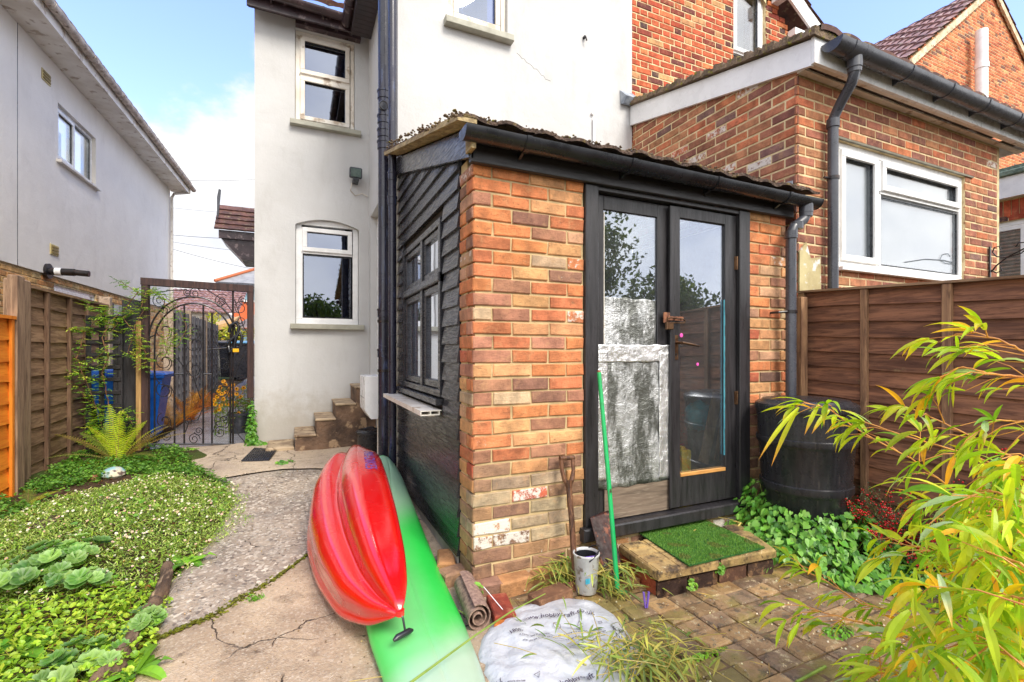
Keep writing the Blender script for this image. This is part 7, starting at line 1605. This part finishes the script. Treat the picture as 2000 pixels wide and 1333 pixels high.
p = og(330, 885); clump(p, (.3, .10, .05), 220, 'low weeds along the foot of the iron gate', [C(130, 168, 60), C(104, 146, 52)], (.01, .018), name='weed')
p = og(500, 1176); clump(p, (.045, .03, .03), 60, 'tiny feathery weed in the crack between the path slabs', [C(110, 158, 56)], (.010, .02), shape='thin', name='weed')
p = oz(1352, 1150, .04); clump(p, (.03, .02, .05), 40, 'small bright weed in the front face of the step, left one', [C(140, 184, 66), C(110, 160, 56)], (.006, .011))
p = oz(1407, 1118, .07); clump(p, (.035, .02, .06), 60, 'bright trailing weed over the joint of the step slabs', [C(120, 170, 60), C(90, 140, 50)], (.006, .012))
p = oz(1247, 1112, .07); clump(p, (.02, .02, .06), 30, 'small weed at the left side of the step behind the green pole', [C(120, 170, 60)], (.006, .011))
p = oz(930, 1165, .05); clump(p, (.035, .03, .07), 44, 'round leaved weed growing at the foot of the brick pier', [C(104, 164, 60), C(130, 184, 80)], (.009, .014))
p = oz(1100, 1105, .05); clump(p, (.05, .03, .08), 46, 'leafy weed behind the spade at the pier foot', [C(104, 156, 60), C(84, 130, 50)], (.009, .015))
p = oz(1375, 1282, .0); clump(p, (.14, .02, .015), 110, 'line of tiny weeds in the patio joint beside the bag', [C(132, 182, 48)], (.004, .008))
p = oz(1640, 1235, .0); clump(p, (.10, .05, .02), 90, 'spread of tiny weeds in the patio joint under the bamboo', [C(112, 168, 54)], (.005, .010))
w = MB()                                            # moss along the slab joint of the path
for i in range(900):
    t = rr.random(); x = lerp(-.66, .10, t); y = yon(LA, x) + rr.gauss(0, .012 + .02 * (abs(t - .55) < .15)); r_ = rr.uniform(.003, .009); p = Vector((x, y, G(x, y) + .006)); round_leaf(w, p, Vector((0, 0, 1)) + rvec(rr) * .3, r_, vary(rr, [C(110, 112, 34), C(136, 140, 40), C(84, 84, 30)]), rr, 6, .3, False)
tag(w.build('path_moss', M['leaf'], recalc=False), kind='stuff', label='olive moss along the joint of the path slabs', cat='moss')
# ---- rudbeckia behind the gate
rb = oy(450, 790, 7.0); rb.z = G(rb.x, 7.0); t = thing('yellow_flowers', rb, 'yellow black eyed daisies growing in a clump behind the right side of the gate', 'flowers'); w, s_, pe = MB(), MB(), MB()
for i in range(260): q = rb + Vector((rr.uniform(-.16, .26), rr.uniform(-.15, .2), rr.uniform(.02, .42))); leaf2(w, q, rvec(rr, -.3, .8), Vector((0, 0, 1)), rr.uniform(.05, .10), rr.uniform(.015, .03), vary(rr, [C(96, 136, 48), C(128, 160, 60), C(150, 150, 60)]))
fls = [(430, 757), (441, 766), (455, 752), (424, 775), (436, 780), (449, 772), (462, 760), (420, 790), (431, 792), (444, 790), (470, 775), (455, 786), (421, 804), (428, 800), (462, 770), (440, 752), (427, 764), (436, 745), (418, 782), (476, 758), (466, 808), (458, 812), (449, 760), (433, 770)]
for (x, y) in fls:
    q = oy(x, y, 6.9 + rr.uniform(-.1, .15)); nrm = (Vector((-.1, -1, .35)) + rvec(rr) * .4).normalized(); tt = nrm.orthogonal().normalized(); bb = nrm.cross(tt); s_.tube([Vector((q.x + rr.uniform(-.04, .04), q.y + .08, rb.z)), q - nrm * .01], .0025, 4)
    pe = MB()
    for k in range(9): a = 6.283 * k / 9; leaf2(pe, q, tt * math.cos(a) + bb * math.sin(a) - nrm * .15, nrm, .034, .016, vary(rr, [C(248, 188, 24), C(236, 160, 20)], .9, 1.1), .05)
    pe.lathe([(.001, .012), (.008, .008), (.010, 0)], q + nrm * .0, 8, C(52, 30, 20), cap=False)
    pe.build('flower_head', M['leaf'], t, recalc=False)
w.build('leaves', M['leaf'], t, recalc=False); s_.build('stems', M['stem_green'], t)
clump(Vector((oy(487, 740, 7.6).x, 7.6, G(0, 7.6))), (.14, .25, .62), 420, 'leafy green shrub against the white house side behind the gate', [C(110, 146, 56), C(150, 160, 70), C(170, 120, 90)], (.018, .034), 'shrub', 'thin')
clump(Vector((oy(455, 720, 9.6).x, 9.6, G(0, 9.6))), (.25, .4, .42), 380, 'reddish brown low shrub farther along the alley', [C(150, 96, 70), C(170, 124, 80), C(120, 120, 60)], (.02, .035), 'shrub', 'thin')
# ---- water butt ivy and cotoneaster
t = thing('round_leaved_plant', (2.75, 1.85, .0), 'dense glossy green heart leaved plant around the foot of the water butt', 'plant'); w, s_ = MB(), MB()
HG = [C(84, 144, 46), C(110, 166, 60), C(62, 116, 40), C(130, 180, 80)]
def ivy_h(px, py): return 0
n_ = 0
while n_ < 1900:
    x, y = rr.uniform(2.35, 3.35), rr.uniform(1.35, 2.28)
    d_ = math.hypot(x - wx, y - wy)
    if d_ < .22 or d_ > .62: continue
    if x < 2.62 and y < 1.86 and d_ > .5: continue
    e = sm(.62, .25, d_); h = .27 * e + .02
    if y > 2.1 and x < 2.85: h = .34 * sm(2.5, 2.8, x) + .05
    n_ += 1; k = rr.random() ** .45; q = Vector((x, y, .01 + h * k)); out = Vector((x - wx, y - wy, 0)).normalized(); nrm = (out * .9 + Vector((0, -.2, .8)) + rvec(rr) * .45).normalized()
    heart_leaf(w, q, (out * .7 + Vector((0, 0, -.55)) + rvec(rr) * .5), nrm, rr.uniform(.012, .027), vary(rr, HG, .7, 1.15))
    if n_ % 7 == 0: s_.tube([Vector((x * .7 + wx * .3, y * .7 + wy * .3, 0)), q], .0018, 4)
w.build('leaves', M['leaf_gloss'], t, recalc=False); s_.build('stems', M['stem_green'], t)
p = oz(1575, 1075, .02); clump(p, (.16, .12, .07), 300, 'low fine leaved weed in front of the heart leaved plant', [C(112, 160, 56), C(90, 140, 50), C(146, 180, 70)], (.006, .012))
berry = NT('red_berry'); berry.set(Base_Color=berry.attr(), Roughness=.2, Specular_IOR_Level=.6)
def octa(w, p, r, col): w.add([p + Vector(v) * r for v in ((1, 0, 0), (-1, 0, 0), (0, 1, 0), (0, -1, 0), (0, 0, 1), (0, 0, -1))], [(0, 2, 4), (2, 1, 4), (1, 3, 4), (3, 0, 4), (2, 0, 5), (1, 2, 5), (3, 1, 5), (0, 3, 5)], col)
def ball(w, p, r, col): w.lathe([(r * .5, -r * .86), (r * .95, -r * .3), (r * .95, r * .3), (r * .5, r * .86)], p, 6, col)
def cotoneaster(base, lab, box, nb, nl, sprays):
    t = thing('berry_shrub', base, lab, 'shrub'); w, s_, b_ = MB(), MB(), MB()
    for k in range(sprays):
        e = base + Vector((rr.uniform(*box[0]), rr.uniform(*box[1]), rr.uniform(*box[2]))); m = base.lerp(e, .5) + Vector((rr.uniform(-.06, .06), rr.uniform(-.06, .06), rr.uniform(.03, .12))); pts = [(base * (1 - u) ** 2 + m * 2 * u * (1 - u) + e * u * u) for u in [i / 10 for i in range(11)]]; s_.tube(pts, [.004 * (1 - .07 * i) for i in range(11)], 5)
        for i in range(2, 11):
            for _ in range(nl): q = pts[i] + rvec(rr) * rr.uniform(.005, .035); leaf2(w, q, rvec(rr), Vector((0, 0, 1)), rr.uniform(.010, .018), rr.uniform(.007, .011), vary(rr, [C(64, 92, 50), C(46, 72, 40), C(92, 112, 70)]))
            if k % 5 != 0:
                for _ in range(nb): ball(b_, pts[i] + rvec(rr) * rr.uniform(.004, .032), rr.uniform(.0040, .0062), vary(rr, [C(206, 24, 34), C(176, 14, 26), C(224, 50, 44)], .9, 1.1))
    w.build('leaves', M['leaf_gloss'], t, recalc=False); s_.build('branches', M['stem'], t); bo = b_.build('berries', berry.m, t, recalc=False, smooth='all')
cotoneaster(Vector((3.28, 1.62, .02)), 'low shrub thick with red berries right of the water butt', ((-.38, .10), (-.55, .22), (.06, .42)), 7, 11, 46)
cotoneaster(Vector((3.36, 1.0, .02)), 'sparser red berried shrub against the right fence behind the bamboo', ((-.35, .05), (-.5, .5), (.15, .72)), 3, 12, 44)
w = MB()
for i in range(2600):
    x, y = rr.uniform(2.3, 3.4), rr.uniform(.3, 1.75)
    if x < 2.45 + .25 * fbm(x, y, 3) + (y - .3) * .35: continue
    q = Vector((x, y, .02 + rr.uniform(0, .10))); round_leaf(w, q, Vector((0, -.2, 1)) + rvec(rr) * .6, rr.uniform(.010, .022), vary(rr, [C(92, 146, 56), C(70, 120, 46), C(120, 166, 70)]), rr, 7)
tag(w.build('ground_cover', M['leaf_gloss'], recalc=False), kind='stuff', label='low round leaved ground cover under the bamboo and berry shrubs', cat='ground cover')

# ---- bamboo in the right foreground
BC = [C(176, 204, 38), C(150, 192, 44), C(196, 214, 60), C(124, 172, 46), C(202, 206, 54)]
bam = thing('bamboo', (2.2, .45, 0), 'bright yellow green bamboo arching in from the right edge in the foreground', 'bamboo'); w, s_ = MB(), MB()
def bleaf(q, d, L_=None, col=None):
    L_ = L_ or rr.uniform(.055, .115); c = col or vary(rr, BC, .8, 1.15); tip = mixc(c, C(226, 176, 50), .9) if rr.random() < .30 else None
    if rr.random() < .06: c = vary(rr, [C(244, 200, 40), C(236, 170, 50)], .9, 1.1)
    if rr.random() < .07: c = vary(rr, [C(170, 196, 150)], .95, 1.1)
    long_leaf(w, q, d, (Vector((0, 0, 1)) + rvec(rr) * .7).normalized(), L_, L_ * rr.uniform(.13, .19), c, rr.uniform(.5, 1.9), 6, tip)
def culm(pts, r0=.0035, fan=5, step=1, twigs=True):
    P = [od(x, y, t) for x, y, t in pts]; out = []
    for a, b in zip(P, P[1:]):
        for k in range(5): out.append(a.lerp(b, k / 5) + rvec(rr) * .002)
    out.append(P[-1]); s_.tube(out, [r0 * (1 - .65 * i / (len(out) - 1)) for i in range(len(out))], 6)
    for i, q in enumerate(out):
        if i < 2: continue
        d = (out[min(i + 1, len(out) - 1)] - out[i - 1]).normalized()
        if i == len(out) - 1:
            for _ in range(fan): bleaf(q, d + rvec(rr) * .55 + Vector((0, 0, .1)))
        elif twigs and i % 2 == 0:
            td = (d + rvec(rr, -.7, .25) * .9).normalized(); L_ = rr.uniform(.05, .14); e = q + td * L_ + Vector((0, 0, -.01)); s_.tube([q, q + td * L_ * .5 + Vector((0, 0, .006)), e], [.0018, .0014, .001], 5)
            for _ in range(rr.randint(2, 3)): bleaf(e, td + rvec(rr) * .6)
            bleaf(q + td * L_ * .5, td + rvec(rr) * .7)
        if rr.random() < .25: bleaf(q, d + rvec(rr) * .6)
main = [
 [(2120, 1120, 1.35), (2000, 1047, 1.40), (1867, 962, 1.5), (1778, 896, 1.55), (1667, 836, 1.62), (1622, 800, 1.66), (1569, 785, 1.7)],
 [(2100, 1000, 1.3), (2000, 931, 1.35), (1889, 887, 1.45), (1760, 850, 1.5), (1690, 826, 1.55)],
 [(2100, 960, 1.25), (1990, 900, 1.3), (1903, 856, 1.35), (1830, 820, 1.4), (1765, 793, 1.42)],
 [(2120, 760, 1.15), (2000, 686, 1.2), (1950, 664, 1.22), (1900, 648, 1.25)],
 [(2120, 790, 1.15), (2000, 738, 1.2), (1930, 730, 1.22), (1880, 716, 1.25), (1836, 738, 1.27)],
 [(2100, 1080, 1.2), (1980, 1010, 1.25), (1880, 990, 1.3), (1790, 975, 1.4)],
 [(2000, 1280, 1.3), (1850, 1230, 1.45), (1760, 1200, 1.5), (1685, 1180, 1.55), (1613, 1135, 1.6), (1565, 1112, 1.62)],
 [(1950, 1320, 1.3), (1800, 1260, 1.4), (1700, 1220, 1.5), (1622, 1200, 1.55), (1580, 1190, 1.6)],
 [(2060, 1200, 1.1), (1960, 1120, 1.2), (1880, 1090, 1.25), (1800, 1070, 1.3), (1740, 1060, 1.35)],
 [(2060, 1300, 1.0), (1960, 1230, 1.1), (1880, 1200, 1.2), (1810, 1230, 1.25)],
 [(2060, 1420, 1.0), (1950, 1360, 1.1), (1850, 1300, 1.2), (1760, 1270, 1.3), (1690, 1280, 1.35)],
 [(2080, 1180, .85), (1990, 1100, .9), (1930, 1080, .95), (1870, 1120, 1.0)],
 [(2080, 1060, .95), (2000, 980, 1.0), (1940, 960, 1.05), (1880, 970, 1.1)],
 [(2060, 1380, .85), (1990, 1290, .9), (1930, 1260, .95), (1890, 1290, 1.0)],
 [(2060, 1250, .75), (2000, 1170, .8), (1950, 1160, .85)],
 [(2100, 850, 1.2), (2010, 825, 1.25), (1950, 820, 1.3), (1900, 850, 1.32)],
 [(2080, 930, 1.0), (2010, 900, 1.05), (1960, 920, 1.1), (1920, 950, 1.15)],
 [(1900, 1390, 1.2), (1800, 1330, 1.3), (1740, 1310, 1.35), (1680, 1330, 1.4)],
]
base = Vector((2.2, .45, 0))
for pts in main:
    culm(pts, fan=4)
    a = od(*pts[0]); m = base.lerp(a, .6) + Vector((.05, 0, .15)); s_.tube([base + rvec(rr) * .06 * Vector((1, 1, 0)).length, m, a], [.006, .005, .0037], 6)
for i in range(2100):                                # inner mass of leaves at the right edge
    x, y = rr.uniform(1740, 2080), rr.uniform(860, 1400)
    if (x - 1720) / 300 < rr.random() * .8 or y < 900 + (2000 - x) * .55: continue
    q = od(x, y, rr.uniform(.9, 1.6))
    if q.z > .03: bleaf(q, rvec(rr, -.7, .3))
for (x, y, x2, y2) in ((1560, 796, 1480, 890), (1560, 796, 1505, 905), (1600, 790, 1575, 850), (1622, 800, 1590, 850)):
    a, b = od(x, y, 1.68), od(x2, y2, 1.66); long_leaf(w, a, (b - a) + Vector((0, 0, .04)), Vector((0, -.5, 1)), (b - a).length * 1.05, .015, vary(rr, [C(196, 206, 40)]), .5, 7, C(222, 150, 60))
lw_ = w.build('leaves', leafmat('bamboo_leaf', .45, .4, .4), bam, recalc=False); lw_['kind'] = 'stuff'; sw_ = s_.build('stems', M['stem_orange'], bam); sw_['kind'] = 'stuff'
w = MB(); w2 = MB()                                 # grit, chips and fallen leaves on the patio and path
for i in range(1500):
    x, y = rr.uniform(.86, 3.1), rr.uniform(.4, 2.28)
    if 1.62 < x < 2.6 and y > 1.85: continue
    if fbm(x, y, 3, 40) < -.15: continue
    r_ = rr.uniform(.0015, .006) * (1.4 if rr.random() < .1 else 1); octa(w, Vector((x, y, .008)), r_, vary(rr, [C(214, 206, 188), C(120, 96, 70), C(70, 54, 42), C(236, 232, 224)]))
for i in range(700):
    y = rr.uniform(1.4, 6.0); x = rr.uniform(path_left(y), .75); r_ = rr.uniform(.0015, .005); octa(w, Vector((x, y, G(x, y) + .016)), r_, vary(rr, [C(190, 170, 140), C(96, 78, 60), C(150, 130, 104)]))
tag(w.build('grit', M['leaf'], recalc=False), kind='stuff', label='grit and small stone chips scattered over the patio and path', cat='grit')
for i in range(150):
    x, y = rr.uniform(.86, 3.0), rr.uniform(.5, 2.25)
    if 1.62 < x < 2.6 and y > 1.85: continue
    long_leaf(w2, Vector((x, y, .014)), rvec(rr, -.02, .1), Vector((0, 0, 1)), rr.uniform(.03, .08), .006, vary(rr, [C(206, 176, 96), C(172, 150, 84), C(150, 120, 76)]), .1, 4)
tag(w2.build('fallen_leaves', M['leaf'], recalc=False), kind='stuff', label='dry bamboo leaves fallen on the patio blocks', cat='leaves')
# ---- cut bamboo
def cuttings(name, pts, n, lab, hmax=.12, L=(.07, .13), cols=(C(132, 152, 70), C(160, 170, 84), C(196, 186, 92), C(108, 130, 70)), sp=.10):
    w, s_ = MB(), MB(); P = [oz(x, y, .02) for x, y in pts]
    for i in range(n):
        a, b = rr.choice(list(zip(P, P[1:]))); q = a.lerp(b, rr.random()) + Vector((rr.gauss(0, sp), rr.gauss(0, sp * .8), 0)); q.z = rr.uniform(.02, hmax)
        if q.y > 2.26: q.y = 2.2
        long_leaf(w, q, rvec(rr, -.3, .35) + Vector((.2, -.4, -.1)), (Vector((0, 0, 1)) + rvec(rr) * .6).normalized(), rr.uniform(*L), rr.uniform(.007, .012), vary(rr, list(cols), .8, 1.15), rr.uniform(.2, 1.2), 5)
        if i % 5 == 0: d = rvec(rr, -.05, .25); w.tube([q, q + d * .08, q + d * .18 + Vector((0, 0, -.01))], .0016, 4, col=C(176, 158, 84))
    return tag(w.build(name, M['leaf'], None, recalc=False), lab, 'cuttings', None, 'stuff')
cuttings('bamboo_cuttings', ((1030, 1110), (1100, 1125), (1180, 1140), (1220, 1150)), 330, 'heap of cut bamboo leaves between the bucket and the white bag', .14, sp=.07)
cuttings('bamboo_cuttings', ((1150, 1290), (1240, 1285), (1330, 1300), (1280, 1340), (1180, 1320)), 330, 'heap of cut bamboo on the near edge of the white bag', .15, sp=.07)
cuttings('bamboo_cuttings', ((960, 1215), (1060, 1240), (1140, 1260), (1100, 1290)), 22, 'few loose bamboo leaves scattered on the white bag', .14, sp=.10, cols=(C(96, 130, 60), C(128, 152, 70)))
cuttings('bamboo_cuttings', ((1260, 1050), (1340, 1060), (1400, 1040), (1450, 1070)), 40, 'dry bamboo leaves fallen on the green mat', .165, (.04, .08), (C(204, 176, 96), C(224, 196, 110)), .05)
cuttings('bamboo_cuttings', ((780, 1333), (820, 1300), (900, 1340)), 26, 'few bamboo leaves beside the near end of the green kayak', .06, sp=.04)
a, m, b = oz(800, 1335, .16), oz(930, 1240, .19), oz(1065, 1160, .20); w = MB(); w.tube([a, a.lerp(m, .5), m, m.lerp(b, .5) + Vector((0, 0, .01)), b], [.0045, .004, .0035, .003, .002], 6)
for i in range(12): pass
tag(w.build('bamboo_cane', M['stem_green'], None, smooth=True, origin=a), 'thin cut bamboo cane lying across the green kayak and the white bag', 'cane')
a, b = oz(1555, 1333, .01), oz(1612, 1302, .01); w = MB(); w.tube([a, b], .006, 6); tag(w.build('bamboo_cane', M['stem_green'], None, smooth=True, origin=a), 'short cut piece of bamboo cane lying on the patio', 'cane')

# ---- hedge and trees: a hedge beyond the alley, trees behind the camera that the glass mirrors
def crown(w, c, size, n, cols, leaf=(.12, .2), clumps=26, seed=1):
    r2 = random.Random(seed); cl = []
    for i in range(clumps): v = rvec(r2, -.5, 1); k = r2.uniform(.35, 1.0); cl.append((Vector((c[0] + v.x * size[0] * k, c[1] + v.y * size[1] * k, c[2] + v.z * size[2] * k)), r2.uniform(.22, .45) * min(size), r2.uniform(.7, 1.2)))
    for i in range(n):
        q, r, b = cl[i % clumps]; v = rvec(r2) * r * r2.random() ** .35; p = q + v; L_ = r2.uniform(*leaf)
        c_ = vary(r2, cols, .8, 1.15); c_ = (c_[0] * b, c_[1] * b, c_[2] * b, 1); leaf2(w, p, rvec(r2), rvec(r2), L_, L_ * .6, c_)
    return cl
def tree(x, y, h, sz, lab, cols, n=5200, seed=1, leaf=(.14, .26)):
    z0 = G(x, y); t = thing('tree', (x, y, z0), lab, 'tree', 'trees behind the garden'); w = MB(); cl = crown(w, (x, y, z0 + h * .62), (sz, sz, h * .40), n, cols, leaf, 34, seed)
    tr_ = MB(); top = Vector((x, y, z0 + h * .5)); tr_.tube([(x, y, z0 - .1), (x + .05, y, z0 + h * .25), top], [.2, .15, .1], 9)
    for q, r, b in cl[:16]: m = top.lerp(q, .5) + Vector((0, 0, -.2)); tr_.tube([Vector((x, y, z0 + h * .3)), m, q], [.09, .05, .02], 6)
    tr_.build('trunk', M['bark'], t, smooth=True); w.build('crown', M['leaf'], t, recalc=False)
DG = [C(72, 92, 42), C(92, 112, 50), C(56, 74, 36), C(110, 124, 60)]
for i, (x, y, h, sz, lab) in enumerate(((9.5, -11.0, 6.0, 2.6, 'tall dark tree mirrored in the shed door glass, highest one'), (12.5, -9.0, 4.0, 2.0, 'lower bushy tree mirrored at the right of the door glass'), (6.5, -12.5, 4.4, 2.2, 'round tree mirrored at the left of the door glass'), (1.0, -13, 4.2, 2.6, 'wide tree mirrored in the ground floor window'), (-3.5, -14, 4.6, 2.8, 'leafy tree mirrored low in the ground floor window'), (16, -6.0, 2.9, 1.7, 'small bush mirrored low in the extension window'))):
    tree(x, y, h, sz, lab, DG, 4200, i + 3)
hg = thing('conifer_hedge', (-2.2, 18.6, .6), 'yellow green conifer hedge above the end of the alley fence', 'hedge'); w = MB()
a, b = oy(345, 640, 18), oy(455, 640, 18)
for k in range(5):
    x = lerp(a.x, b.x, k / 4); crown(w, (x, 18, 1.6), (.75, .5, 1.05 - .12 * k), 1500, [C(176, 188, 60), C(146, 160, 56), C(188, 160, 84)], (.07, .14), 16, 60 + k)
w.build('foliage', M['leaf'], hg, recalc=False); w = MB()
for k in range(5): x = lerp(a.x, b.x, k / 4); w.tube([(x, 18, .4), (x, 18, 1.9)], [.06, .03], 6)
w.build('trunks', M['bark'], hg)
